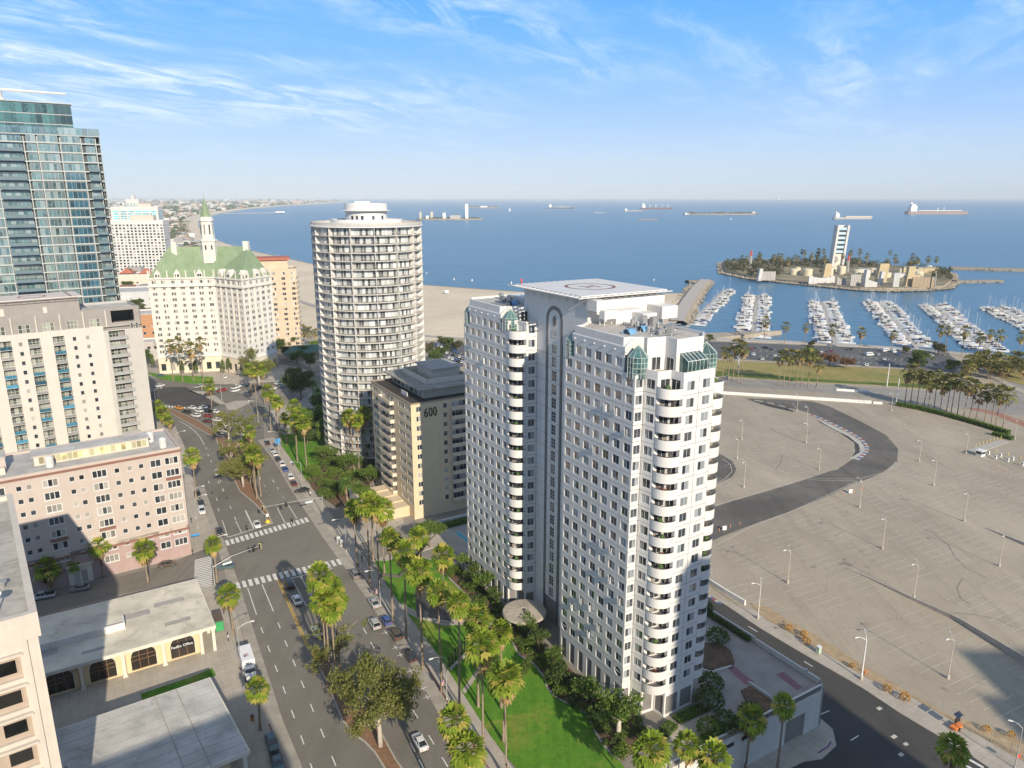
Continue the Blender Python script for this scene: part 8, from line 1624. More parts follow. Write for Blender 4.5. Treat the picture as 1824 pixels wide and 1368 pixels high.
street_lamp('white twin-arm street lamp on the lower sidewalk',zl3(918,500)[0],LOW+.13,9.6,2.0,1.3,True,'lamps of the lower street',.18,plain('bright_white_pole',(0.78,0.78,0.78),.5));street_lamp('white twin-arm street lamp by the barrier beside the tower',zl3(343,162)[0],LOW+.13,9.0,1.8,1.3,True,'lamps of the lower street',.14,M_LAMPW);street_lamp('grey street lamp at the lower right corner',zl3(1772,993)[0],LOW+.13,8.5,1.6,2.6,False,'lamps of the lower street',.12)
def signal_mast(label,base,tip,hp,up,heads,sign,sgn_text=None):
 g0,g1=at(*base),at(*tip,hp)if False else tip;T=place('traffic_signal',label,'traffic signal',(*g0,.1));b=MB();b.tube([(*g0,0),(*g0,hp+.6)],[.16,.1],8);b.build('pole',M_POLE,T);e=Vector((g1[0],g1[1],hp+up));s_=Vector((*g0,hp));m_=s_.lerp(e,.4)+Vector((0,0,up*.35));b=MB();b.tube([tuple(s_),tuple(m_),tuple(e)],[.11,.085,.06],7);b.build('mast_arm',M_POLE,T);d=(e-s_).normalized()
 for k in heads:
  p=s_.lerp(e,k)+Vector((0,0,up*.1));b=MB();b.box(-.18,.18,-.18,.18,-1.0,.2,0,Matrix.Translation(p));h_=b.build('signal_head',M_SIG,T);b=MB();b.box(-.35,.35,-.03,.03,-1.15,.35,0,Matrix.Translation(p+Vector((0,.2,0))));b.build('backplate',plain('backplate_yellow',(0.5,0.45,0.2))if k>.9 else M_SIG,h_)
 p=s_.lerp(e,sign);b=MB();M_=Matrix.Translation(p+Vector((0,-.15,-.9)))@Matrix.Rotation(math.atan2(d.y,d.x),4,'Z');b.box(-1.1,1.1,-.03,.03,0,.55,0,M_);b.build('street_name_sign',plain('sign_pale',(0.55,0.66,0.70),.4)if sign>.2 else M_LAMPW,T);return T
g_=at(576,921);signal_mast('long signal mast arm reaching over the boulevard from the park corner',(576,921),(g_[0]-E2[0]*17.5,g_[1]-E2[1]*17.5),6.2,.8,(.6,.97),.22);g_=at(383,1046);signal_mast('curved signal mast arm beside the left crosswalk',(383,1046),(g_[0]+E2[0]*10.5,g_[1]+E2[1]*10.5+2),5.4,1.9,(.85,1.0),.3)
g_=at(395,712);signal_mast('far signal mast arm by the traffic island',(395,712),(g_[0]-8,g_[1]-3),6,.8,(.7,1),.3)
def sign_post(name,label,p,z,h,plate,mat,cat='sign',face=0.0,words=None):
 T=thing(name,label,cat,(*at(p[0],p[1],z),z),face);b=MB();b.tube([(0,0,0),(0,0,h)],.04,6);b.build('post',M_POLE,T);b=MB();w,hh=plate;b.box(-w/2,w/2,-.05,-.02,h-hh,h+.05);o=b.build('plate',mat,T);return T,o
BLU=plain('sign_blue',(0.05,0.28,0.62),.4);sign_post('banner_sign','blue banner sign on the far park sidewalk',z6(1078,935)[0],.13,5.2,(1.7,2.0),BLU,'sign',TA);sign_post('street_sign','blue street sign by the pink house corner',(350,972),.13,3.4,(2.2,.5),BLU,'sign',TA)
T,o=sign_post('median_sign','white sign with yellow base on the median tip',(477,930),.15,2.6,(.8,.9),M_LAMPW,'sign',TA);b=MB();b.lathe([(.8,0),(.7,.3),(.3,.7),(0,.75)],0,0,10);b.build('yellow_base',plain('bollard_yellow',(0.7,0.5,0.05)),T)
sign_post('stop_sign','round red sign on the lower sidewalk at the right edge',zl3(1783,985)[0],LOW+.1,2.6,(.75,.75),plain('sign_red',(0.6,0.08,0.06)),'sign',.3)
for p,lab in(((678,1076),'beside the parked silver saloon'),((796,1243),'before the sculpture fins')): # small flags on the lamp posts
 T=thing('flag','small striped flag hung from the lamp post '+lab,'flag',(*at(p[0]-5,p[1],.13),3.0));b=MB();b.tube([(0.55,0,.3),(-.5,0,1.2)],.03,5);b.build('staff',M_POLE,T)
 fl=MB();fl.v=[(-.4+.1*i,.06*math.sin(i),1.05-.1*i*.0-1.3*j/5)for j in range(6)for i in range(6)];fl.f=[(j*6+i,j*6+i+1,j*6+i+7,j*6+i+6)for j in range(5)for i in range(5)];fl.m=[1 if(i<2 and j<2)else(2 if i%2 else 0)for j in range(5)for i in range(5)];fl.build('cloth',[plain('flag_red',(0.4,0.1,0.1)),plain('flag_blue',(0.05,0.07,0.25)),M_LAMPW],T)
def shelter():
 X,Y=at(390,1118);T=thing('bus_shelter','dark roofed bus shelter with green panel beside the low cream building','bus shelter',(X,Y,.13),HDG);b=MB();b.box(-2.2,2.2,-.9,.9,2.6,2.75);b.build('roof',plain('shelter_roof',(0.13,0.10,0.08),.7),T);b=MB();b.box(-2.2,2.0,.84,.9,.3,2.4);b.build('rear_glass',plain('shelter_glass',(0.2,0.22,0.22),.1),T);b=MB();b.box(-2.2,-2.05,-.8,.8,.3,2.5);b.build('advert_panel',plain('advert_green',(0.05,0.33,0.12),.4),T);b=MB();b.box(-1.4,1.4,.3,.75,.42,.5);b.build('bench',M_BLK,T)
 for x in(-2.1,2.1):
  for y in(-.8,.85):b=MB();b.tube([(x,y,0),(x,y,2.6)],.05,6);b.build('post',M_BLK,T)
shelter()
def bin_(label,p,z,c,h=1.1,w=.35,name='litter_bin',cat='litter bin'):
 T=thing(name,label,cat,(*at(p[0],p[1],z),z));b=MB();b.lathe([(w*.8,0),(w,h*.85),(w*.9,h*.9)],0,0,10);b.build('body',plain('bin_%d'%int(c[0]*100),c,.6),T);b=MB();b.lathe([(w,h*.88),(w*.8,h),(0,h*1.05)],0,0,10);b.build('lid',M_BLK,T)
bin_('orange bin on the left sidewalk in the shade',(450,1283),.13,(.5,.2,.05));bin_('dark bin by the palm on the left sidewalk',(396,1052),.13,(.05,.05,.05))
for p,lab in(((603,967),'left'),((609,973),'right')):T=thing('signal_cabinet','white signal cabinet at the park corner, %s one'%lab,'cabinet',(*at(*p),.13),TA);b=MB();b.box(-.45,.45,-.3,.3,0,1.7);b.build('housing',M_LAMPW,T);b=MB();b.box(-.4,.4,-.32,-.3,.2,1.5);b.build('door',M_POLE,T)
T=thing('utility_cabinet','pale green utility cabinet on the lower sidewalk','cabinet',(*at(*zl3(680,352)[0],LOW+.13),LOW+.13),.6);b=MB();b.box(-.5,.5,-.4,.4,0,1.6);b.build('housing',plain('cabinet_green',(0.42,0.52,0.42)),T);b=MB();b.box(-.55,.55,-.45,.45,1.6,1.7);b.build('lid',M_LAMPW,T)
T=thing('solar_sign_trailer','orange trailer with raised solar panel on the lower sidewalk','trailer',(*at(*zl3(1445,775)[0],LOW+.1),LOW+.1),.5);OR_=plain('trailer_orange',(0.75,0.22,0.05),.5);b=MB();b.box(-1.2,1.2,-.6,.6,.35,.75);b.tube([(1.2,0,.5),(2.3,0,.45)],.06,5);b.build('chassis',OR_,T);b=MB();b.tube([(0,0,.7),(0,0,3.0)],.09,6);b.build('mast',OR_,T);b=MB();b.box(-.9,.9,-.5,.5,0,.08,0,Matrix.Translation((0,0,3.2))@Matrix.Rotation(.4,4,'X'));b.build('solar_panel',plain('solar_blue',(0.03,0.04,0.08),.2),T);b=MB();b.box(-.8,.8,-.08,.08,1.5,2.6);b.build('message_board',M_BLK,T)
for y_ in(-.7,.7):link('wheel',CARS['sedan'][0]['wheel'],T,(0,y_,.33))
T=thing('hydrant','small orange hydrant post on the dirt strip','hydrant',(*at(*zl3(942,470)[0],LOW),LOW+.05));b=MB();b.lathe([(.16,0),(.16,.7),(.2,.75),(.14,.95),(0,1.0)],0,0,8);b.build('barrel',OR_,T);b=MB();b.tube([(-.25,0,.5),(.25,0,.5)],.07,6);b.build('outlets',OR_,T)
cm_=MB();cm_.lathe([(.22,0),(.22,.06),(.09,.08),(.05,1.05),(0,1.08)],0,0,8);cme=cm_.mesh('post',OR_);cb_=MB();cb_.lathe([(.085,.55),(.075,.75)],0,0,8);cbe=cb_.mesh('reflective_band',M_LAMPW)
for p in zl2(128,455,190,435,242,418,785,263,817,252,875,237,910,226,930,220)+zl1(1672,735,1718,745):T=thing('delineator','orange delineator post beside the race track','traffic post',(*at(*p,LOW),LOW),0,'orange posts by the track');link('post',cme,T);link('reflective_band',cbe,T)
for p,lab in zip(zl2(157,452,858,246),('nearer the tower','farther from the tower')):T=thing('track_board','small white board standing beside the track, '+lab,'sign',(*at(*p,LOW),LOW),.2);b=MB();b.box(-.7,.7,-.05,.05,.1,1.5);b.build('panel',M_LAMPW,T);b=MB();b.box(-.7,-.6,-.3,.3,0,.1);b.box(.6,.7,-.3,.3,0,.1);b.build('feet',M_BLK,T)
T=thing('toll_booth','small white toll booth with dark windows at the lot entrance','booth',(*at(*zl1(1580,662)[0],LOW),LOW),TA);b=MB();b.box(-1.5,1.5,-1.1,1.1,0,1.0);b.build('base',M_LAMPW,T);b=MB();b.box(-1.45,1.45,-1.05,1.05,1.0,2.2);b.build('glazing',M_CGL,T);b=MB();b.box(-1.8,1.8,-1.4,1.4,2.2,2.5);b.build('roof',M_LAMPW,T)
for x_ in(-1.45,1.45):
 for y_ in(-1.05,1.05):b=MB();b.box(x_-.06,x_+.06,y_-.06,y_+.06,1.0,2.2);b.build('post',M_LAMPW,T)
bol=MB();bol.lathe([(.14,0),(.14,1.1),(0,1.2)],0,0,8);bme_=bol.mesh('shaft',plain('bollard_yellow',(0.7,0.5,0.05)));cp_=MB();cp_.lathe([(.15,.8),(.15,.95)],0,0,8);cpe=cp_.mesh('band',M_LAMPW)
for i,p in enumerate(zl1(1555,610,1575,603,1595,596,1615,590,1635,583,1655,577,1675,571,1695,566,1670,640,1735,660,1805,680)):T=thing('bollard','yellow bollard at the lot entrance by the toll booth','bollard',(*at(*p,LOW),LOW),0,'yellow bollards at the lot entrance');link('shaft',bme_,T);link('band',cpe,T)
for p,lab in zip(zl1(1625,655,1665,680,1692,668,1733,695,1760,688,1815,718),('first','second','third','fourth','fifth','sixth')):T=thing('ticket_machine','white ticket machine at the lot entrance, %s from the toll booth'%lab,'ticket machine',(*at(*p,LOW),LOW),TA);b=MB();b.box(-.35,.35,-.35,.35,0,1.5);b.build('housing',M_LAMPW,T);b=MB();b.box(-.37,-.35,-.2,.2,.9,1.3);b.build('display',M_BLK,T)
mb=MB();mb.prism(G(zl1(1500,632,1690,572,1745,585,1560,650),LOW),LOW-.1,LOW+.14);structure('entrance_island',mb,M_KERB)
for i,p in enumerate(zl1(1060,278,1112,370,232,205)):T=thing('flagpole','white flagless mast beside the shore road, %s'%('behind the barrier end','at the hedge end','near the tower')[i],'mast',(*at(*p,LOW),LOW));b=MB();b.tube([(0,0,0),(0,0,13)],[.28,.2],8);b.build('pole',M_LAMPW,T);b=MB();b.lathe([(.5,0),(.5,.5),(.3,.6)],0,0,8);b.build('base',M_CONC,T)
# chain-link fence at the right end of the dirt strip
T=place('chain_link_fence','chain-link fence on the dirt at the lower right','fence',(*at(*zl3(1530,795)[0],LOW),LOW));fp=G(zl3(1530,795,1640,850,1755,910,1900,985),LOW)
for i in range(len(fp)):b=MB();b.tube([(*fp[i],LOW),(*fp[i],LOW+2.2)],.05,6);b.build('post',M_POLE,T)
for i in range(len(fp)-1):
 a,c=Vector((*fp[i],0)),Vector((*fp[i+1],0));L_=(c-a).length;b=MB();n_=int(L_/.45)
 for q in range(n_):t0,t1=q/n_,(q+1)/n_;b.tube([tuple(a.lerp(c,t0)+Vector((0,0,LOW+.1))),tuple(a.lerp(c,t1)+Vector((0,0,LOW+2.1)))],.012,3,0,False);b.tube([tuple(a.lerp(c,t1)+Vector((0,0,LOW+.1))),tuple(a.lerp(c,t0)+Vector((0,0,LOW+2.1)))],.012,3,0,False)
 b.tube([tuple(a+Vector((0,0,LOW+2.15))),tuple(c+Vector((0,0,LOW+2.15)))],.03,4);b.build('mesh_panel',M_POLE,T)
# ================================================================== neighbours outside the frame whose shade falls into it
def neighbour(label,pts,H,z0,step=None):
 T,w_=gridblock('neighbour_tower',label,pts,H,[plain('neighbour_stone',(0.5,0.46,0.41),.8,.08,.2),plain('neighbour_stone',(0.5,0.46,0.41))],[10]*len(pts),3.6,2.2,1.8,3+z0,int((H-z0)/3.6)-1,0,z0)
 w_.finish()
 if step:b=MB();b.prism(step[0],H-1,step[1]);b.build('upper_storeys',plain('neighbour_stone',(0.5,0.46,0.41)),T)
def sunback(p,Y):k=(p[1]-Y)/(-SUNV.y)*1.0;return p[0]+SUNV.x*k,SUNV.z*k
lx,lz=sunback((31.9,116.5),-30);rx,rz=sunback((70.5,122.0),-30);neighbour('pale high-rise behind the viewpoint shading the lower street',[(lx,-38),(rx,-38),(rx,-30),(lx,-30)],31+sunback((32.3,116.5),-30)[1],LOW)
lx,lz=sunback((97.0,132.0),-30);mx,mz=sunback((102,147.0),-32);neighbour('stepped high-rise behind the viewpoint shading the right of the lot',[(lx,-52),(lx+75,-52),(lx+75,-30),(lx,-30)],LOW+sunback((96,131),-30)[1],LOW,([(mx,-50),(mx+45,-50),(mx+45,-32),(mx,-32)],LOW+sunback((102,147.0),-32)[1]))
lx,lz=sunback((-44.5,110.6),22);uu,vv=(-.827,-.562),(.562,-.827);neighbour('mid-rise office behind the viewpoint shading the low roofs',[(lx+vv[0]*2,22+vv[1]*2),(lx,22),vadd((lx,22),uu,62),vadd(vadd((lx,22),uu,62),vv,22),vadd((lx,22),vv,22)][1:],6+lz,0)
# ================================================================== marina
zm=Z(1200,380,2.923)
M_HULL=tinted('boat_hull',.3,.3);M_DECK=plain('boat_deck',(0.70,0.68,0.64),.5,.08);M_BGL=plain('boat_glass',(0.03,0.035,0.045),.15);M_ALU=plain('mast_aluminium',(0.66,0.66,0.66),.4);M_CANV=tinted('boat_canvas',.8)
def hull_mb(L,B,H):
 b=MB();st=[(-.5,.80,.0),(-.2,1.0,0),(.15,.95,.04),(.35,.62,.12),(.5,.03,.22)];n=6
 for x,w,sh in st:hw=B/2*w;b.v+=[(x*L,-hw*.2,-.35),(x*L*.98,-hw*.8,.1),(x*L,-hw,H+sh*H),(x*L,hw,H+sh*H),(x*L*.98,hw*.8,.1),(x*L,hw*.2,-.35)]
 for k in range(len(st)-1):
  for q in range(n-1):a=k*n+q;b.f.append((a,a+1,a+1+n,a+n));b.m.append(0)
 b.f.append(tuple(range(n-1,-1,-1)));b.m.append(0);return b
def motor_yacht(L):
 B=L*.3;h=hull_mb(L,B,L*.11);c=MB();z=L*.11;c.v=[(-.32*L,-B*.36,z),(.18*L,-B*.33,z),(.18*L,B*.33,z),(-.32*L,B*.36,z),(-.30*L,-B*.33,z+L*.1),(.06*L,-B*.27,z+L*.1),(.06*L,B*.27,z+L*.1),(-.30*L,B*.33,z+L*.1)];c.f=[(4,5,6,7),(0,1,5,4),(1,2,6,5),(2,3,7,6),(3,0,4,7)];c.m=[0,1,1,1,1];t=MB();t.box(-.26*L,.0*L,-B*.3,B*.3,z+L*.1,z+L*.115);t.box(-.2*L,-.17*L,-B*.26,B*.26,z+L*.115,z+L*.2);t.box(-.24*L,-.02*L,-B*.3,B*.3,z+L*.2,z+L*.215);t.tube([(-.18*L,0,z+L*.21),(-.2*L,0,z+L*.33)],.05,4);return [('hull',h,M_HULL),('cabin',c,[M_DECK,M_BGL]),('flybridge',t,M_DECK)]
def sail_boat(L):
 B=L*.27;h=hull_mb(L,B,L*.085);z=L*.085;c=MB();c.box(-.1*L,.2*L,-B*.25,B*.25,z,z+.45);m_=MB();m_.tube([(.05*L,0,z),(.05*L,0,z+L*1.12)],[.1,.07],5);m_.tube([(.05*L,-.9,z+L*.75),(.05*L,.9,z+L*.75)],.03,4);m_.tube([(.49*L,0,z),(.05*L,0,z+L*1.1)],.018,3);m_.tube([(-.49*L,0,z),(.05*L,0,z+L*1.12)],.018,3);s_=MB();s_.tube([(.04*L,0,z+1.35),(-.2*L,0,z+1.4),(-.36*L,0,z+1.3)],[.2,.19,.1],6);return [('hull',h,M_HULL),('coachroof',c,M_DECK),('mast',m_,M_ALU),('sail_cover',s_,M_CANV)]
BOATK=[('motor_yacht',motor_yacht(11.5)),('motor_yacht',motor_yacht(14)),('sailing_boat',sail_boat(11)),('sailing_boat',sail_boat(13)),('motor_yacht',motor_yacht(9.5))];BOATM=[[(n,b.mesh(n,m_),b,m_)for n,b,m_ in k[1]]for k in BOATK]
docks=[(zm(75,585,262,400),1,'beside the rock jetty','jetty dock'),(zm(408,652,432,428),0,'next to the jetty dock','first dock past the jetty'),(zm(842,682,768,462),0,'in the middle of the marina','second dock past the jetty'),(zm(1262,700,1062,462),0,'right of the middle of the marina','third dock past the jetty'),(zm(1640,722,1345,480),0,'second from the right edge','fourth dock past the jetty'),(zm(1960,640,1660,490),0,'at the right edge','dock at the right edge')]
CNT={};BERTH=[];rr=random.Random(91);M_PIER=plain('dock_planks',(0.42,0.40,0.36),.85,.15,.6)
for di,(ax,side,lab,short)in enumerate(docks):
 p,q=Vector(at(*ax[0],SEA)),Vector(at(*ax[1],SEA));d=(q-p).normalized();n_=Vector((-d.y,d.x));L_=(q-p).length;T=place('dock','long floating dock with finger piers '+lab,'dock',(*p,SEA));b=MB();b.box(-6,L_,-1.3,1.3,SEA-.5,SEA+.45,0,Matrix(((d.x,n_.x,0,p.x),(d.y,n_.y,0,p.y),(0,0,1,0),(0,0,0,1))));b.build('walkway',M_PIER,T);fm=MB();x=5.0;M_=Matrix(((d.x,n_.x,0,p.x),(d.y,n_.y,0,p.y),(0,0,1,0),(0,0,0,1)));pl=MB()
 while x<L_-3:
  for s_ in((-1,)if side else(-1,1)):
   if rr.random()<.93:CNT[(di,s_)]=CNT.get((di,s_),0)+1;BERTH.append((M_,x+rr.uniform(-.4,.4),s_,di,CNT[(di,s_)]))
   fm.box(x+2.3,x+2.8,min(s_*1.3,s_*11),max(s_*1.3,s_*11),SEA-.4,SEA+.4,0,M_)
   if rr.random()<.5:e=M_@Vector((x+3,s_*11.2,0));pl.tube([(e.x,e.y,SEA-1),(e.x,e.y,SEA+3)],.16,5)
  x+=5.1
 fm.build('finger_piers',M_PIER,T);pl.build('piles',M_PIER,T)
BERTH.sort(key=lambda q:(q[0]@Vector((q[1],0,0))).length);stuff=MB();smats=[]
def nth(n):return '%d%s'%(n,'th' if 10<n%100<14 else {1:'st',2:'nd',3:'rd'}.get(n%10,'th'))
for i,(M_,x,s_,di,no)in enumerate(BERTH):
 k=rr.choice((0,0,1,2,2,3,4,4));c=M_@Vector((x,s_*(7.4 if k!=1 else 8.4),0));ang=math.atan2(M_[1][1]*s_,M_[0][1]*s_)+(math.pi if rr.random()<.7 else 0);hc=rr.choice(((.80,.80,.79),)*7+((.72,.70,.64),(.62,.65,.68),(.10,.14,.26)));cc=rr.choice(((.07,.17,.45),(.05,.1,.3),(.6,.58,.5),(.1,.1,.12),(.35,.05,.05)))
 if i<300:
  T=thing(BOATK[k][0],'%s %s from the quay, %s side of the %s'%(('white motor yacht' if hc[0]>.6 else 'blue motor yacht')if k in(0,1,4)else('white sailing boat' if hc[0]>.6 else 'blue sailing boat'),nth(no),'left' if s_>0 else 'right',docks[di][3]),'boat',(c.x,c.y,SEA-.15),ang,'boats at the dock '+docks[di][2])
  for n,me,b,m_ in BOATM[k]:o=link(n,me,T);o.color=(*(cc if n=='sail_cover' else hc),1)
 else:
  M2=Matrix.Translation((c.x,c.y,SEA-.15))@Matrix.Rotation(ang,4,'Z')
  for n,me,b,m_ in BOATM[k]:
   a0=len(stuff.m);stuff.add(b,M2);mi=[m_]if not isinstance(m_,list)else m_;idx=[]
   for q in mi:
    q=M_DECK if q in(M_HULL,M_CANV)else q
    if q not in smats:smats.append(q)
    idx.append(smats.index(q))
   stuff.m[a0:]=[idx[v]for v in b.m]
if stuff.v:tag(stuff.build('far_berthed_boats',smats),kind='stuff')
# ================================================================== jetty, breakwaters
M_ROCK=plain('rip_rap',(0.26,0.235,0.20),.95,.45,.5,fine=.4);M_ROCKT=plain('tan_rip_rap',(0.36,0.31,0.24),.95,.4,.5,fine=.4)
def rocks(mb,p,q,w,n,r0,r1,z,rr_):
 p,q=Vector(p),Vector(q);d=q-p;t=d.normalized();nr=Vector((-t.y,t.x))
 for _ in range(n):
  c=p+d*rr_.random()+nr*rr_.uniform(-w,w);r=rr_.uniform(r0,r1);h=z(c)if callable(z)else z;i=len(mb.v)
  for sx,sy,sz in((1,0,0),(-1,0,0),(0,1,0),(0,-1,0),(0,0,1),(0,0,-1)):k=r*rr_.uniform(.7,1.2);mb.v.append((c.x+sx*k,c.y+sy*k,h+sz*k*.8))
  for f in((0,2,4),(2,1,4),(1,3,4),(3,0,4),(2,0,5),(1,2,5),(3,1,5),(0,3,5)):mb.f.append(tuple(i+k for k in f));mb.m.append(0)
def mole(name,label,pts,w,zt,mat,path=True,dens=1.2):
 T=place(name,label,'breakwater',(*pts[0],SEA));rr_=random.Random(len(label));b=MB();rk=MB()
 for i in range(len(pts)-1):
  p,q=Vector(pts[i]),Vector(pts[i+1]);t=(q-p).normalized();nr=Vector((-t.y,t.x));A_=[(*(p+nr*k),z)for k,z in((-w,SEA-1.5),(-w*.4,zt),(w*.4,zt),(w,SEA-1.5))];B_=[(*(q+nr*k),z)for k,z in((-w,SEA-1.5),(-w*.4,zt),(w*.4,zt),(w,SEA-1.5))]
  for k in range(3):b.quad(A_[k],B_[k],B_[k+1],A_[k+1],1 if(k==1 and path)else 0)
  L_=(q-p).length
  for off in(-.72,.72):rocks(rk,p+nr*w*off,q+nr*w*off,w*.32,int(L_*dens*.5),.7,1.7,(zt+SEA-1)/2+.2,rr_)
 b.build('mound',[mat,M_CONC],T);tag(rk.build('rocks',mat,T),kind='stuff')
mole('jetty','rock jetty with pale path between the beach and the marina',G([(1205,578),(1222,545),(1240,518),(1256,502)],SEA),14,LOW+.3,M_ROCKT);mole('jetty_spur','short rock spur at the tip of the marina jetty',G([(1224,503),(1258,502)],SEA),9,LOW-.5,M_ROCK,False)
mole('breakwater','long rock breakwater at the right edge behind the island',G([(1692,479),(1760,481),(1900,484)],SEA),12,SEA+3.5,M_ROCK,False,.5);mole('breakwater','short rock breakwater ending right of the island',G([(1700,503),(1782,502)],SEA),9,SEA+2.6,M_ROCK,False,.6)
# ================================================================== island with white slab tower
def island_():
 sh=[(1281,470),(1284,487),(1330,497),(1400,505),(1470,512),(1530,518),(1580,520),(1640,519),(1690,515),(1704,505),(1700,490),(1660,480),(1560,474),(1450,468),(1350,465)];S=G(sh,SEA);c=(sum(p[0]for p in S)/len(S),sum(p[1]for p in S)/len(S))
 b=MB();b.prism(S,SEA-2,SEA+.6);b.prism(inset(S,6),SEA-.5,SEA+3.6,0,1);structure('island_ground',b,[M_ROCKT,plain('island_earth',(0.26,0.22,0.14),.95,.3,.05)])
 T=place('island_riprap','rocky shore edging the tree-covered island','rocks',(*c,SEA));rk=MB();r=random.Random(2)
 for i in range(len(S)):rocks(rk,S[i],S[(i+1)%len(S)],3.5,90,.9,2.4,SEA+1.0,r)
 tag(rk.build('rocks',M_ROCKT,T),kind='stuff')
 z=SEA+3.6;WHT=plain('island_white',(0.56,0.55,0.53),.6,.08,.1);TAN=plain('island_tan',(0.50,0.40,0.24),.8,.08,.1);BLU_=plain('louvre_blue',(0.46,0.58,0.66),.4,.1)
 x,y=at(1488,478,z);T=place('slab_tower','tall white slab tower with pale blue louvres on the island','tower',(x,y,z));zt=zat(401,y);k=y/1010.0
 b=MB();hw=7.2
 for s_ in(-1,1):b.v+=[];b.prism([(x+s_*hw-1.5,y-6),(x+s_*hw+1.5,y-6),(x+s_*hw+1.5,y+6),(x+s_*hw-1.5,y+6)],z,zt)
 b.v=[(vx+(vz-z)*.055,vy,vz)for vx,vy,vz in b.v];b.build('side_wall',WHT,T);b=MB();b.box(x-hw,x+hw,y+3,y+5,z,zt);b.v=[(vx+(vz-z)*.055,vy,vz)for vx,vy,vz in b.v];b.build('back_wall',WHT,T)
 for q in range(6):
  zz=zt-2.5-q*(zt-z)*.105;b=MB();b.box(x-hw+1.5,x+hw-1.5,y-4.5,y+2,zz-4.2,zz-.6);b.v=[(vx+(vz-z)*.055,vy,vz)for vx,vy,vz in b.v];b.build('louvre',BLU_,T)
 b=MB();b.box(x-hw+1.5,x+hw-1.5,y-3,y+2.5,z,zt-(zt-z)*.66);b.v=[(vx+(vz-z)*.055,vy,vz)for vx,vy,vz in b.v];b.build('lower_panel',plain('island_cream',(0.66,0.61,0.52)),T)
 for i,(px_,y0,y1,w,mt,lab,th)in enumerate([(1472,494,470,11,TAN,'left tan monolith in front of the white slab tower',3),(1570,503,470,17,TAN,'broad tan monolith right of the island tower',3),(1619,510,475,12,TAN,'narrow tan monolith at the right of the island',3),(1542,508,481,5,WHT,'thin white fin wall left of the broad tan monolith',3),(1569,508,484,5,WHT,'thin white fin wall before the broad tan monolith',3),(1353,499,479,5,WHT,'thin white fin wall at the left of the island',3)]):
  X,Y=at(px_,y0,z);h=zat(y1,Y);wd=w/FPX*Y*.5;T=place('monolith',lab,'wall',(X,Y,z));b=MB();b.v=[(X-wd,Y,z),(X+wd,Y,z),(X+wd,Y+th*2,z),(X-wd,Y+th*2,z),(X-wd*.8+1,Y,h),(X+wd*.95+2,Y,h),(X+wd*.95+2,Y+th*2,h),(X-wd*.8+1,Y+th*2,h)];b.f=[(4,5,6,7),(0,1,5,4),(1,2,6,5),(2,3,7,6),(3,0,4,7)];b.m=[0]*5;b.build('slab',mt,T);b=MB();b.prism([(X-wd-1,Y-1),(X+wd+1,Y-1),(X+wd+1,Y+th*2+1),(X-wd-1,Y+th*2+1)],z-1,z+.8);b.build('plinth',M_CONC,T)
 GRW=plain('island_grey_wall',(0.42,0.40,0.37),.8,.1,.1)
 for i,(x0,x1,y0,h,mt,lab)in enumerate([(1440,1490,504,9,WHT,'curved white screen wall at the island front centre'),(1490,1510,507,10,GRW,'grey screen wall right of the curved white wall'),(1514,1536,509,13,GRW,'ribbed grey screen wall at the island centre'),(1540,1566,511,9,WHT,'sloping white wall before the broad monolith'),(1590,1605,511,16,WHT,'white block at the right centre of the island'),(1624,1668,511,11,plain('island_brown',(0.35,0.27,0.18)),'brown screen wall at the right of the island'),(1352,1384,498,10,GRW,'grey screen wall at the left of the island'),(1664,1670,512,16,WHT,'white end wall at the right of the island')]):
  (xa,ya),(xb,yb)=at(x0,y0,z),at(x1,y0+1,z);T=place('screen_wall',lab,'wall',(xa,ya,z));n=6
  for q in range(n):t0,t1=q/n,(q+1)/n;hh=h*(1-.35*math.sin(math.pi*(q+.5)/n))if 'curved' in lab else h*(1-.5*(q/n))if 'sloping' in lab else h;b=MB();b.box(xa+(xb-xa)*t0+.1,xa+(xb-xa)*t1-.1,ya-.4,ya+1.2,z-1,z+hh);b.build('panel',mt,T)
 r=random.Random(6)
 for i in range(26):
  px_=r.uniform(1400,1660);X,Y=at(px_,r.uniform(484,496),z);T=thing('storage_tank' if i%3 else 'plant_shed',('pale storage tank among the island works' if i%3 else 'pale shed among the island works'),'tank' if i%3 else 'shed',(X,Y,z),0,'plant on the island');R_=r.uniform(3,6.5);h=r.uniform(5,10);b=MB()
  if i%3:b.lathe([(R_,0),(R_,h)],0,0,14);b.build('shell',plain('tank_cream',(0.60,0.54,0.40),.6,.1,.1),T);b=MB();b.lathe([(R_,h),(R_*.6,h+.8),(0,h+1)],0,0,14);b.build('cap',plain('tank_cream',(0.60,0.54,0.40)),T)
  else:b.box(-R_*1.5,R_*1.5,-R_*.7,R_*.7,0,h*.8);b.build('walls',r.choice((WHT,GRW,TAN)),T);b=MB();b.box(-R_*1.6,R_*1.6,-R_*.8,R_*.8,h*.8,h*.88);b.build('roof',plain('shed_roof',(0.3,0.3,0.3)),T)
 for px_,py,y1,lab in((1336,478,446,'left'),(1509,484,455,'right')):X,Y=at(px_,py,z);T=thing('drill_mast','slim mast with red top on the island, %s one'%lab,'mast',(X,Y,z));h=zat(y1,Y)-z;b=MB();b.tube([(0,0,0),(0,0,h*.7)],[2.2,1.7],4);b.build('lattice',GRW,T);b=MB();b.tube([(0,0,h*.7),(0,0,h)],[1.8,1.2],4);b.build('red_top',plain('mast_red',(0.6,0.1,0.08)),T)
 g=MB();n=0
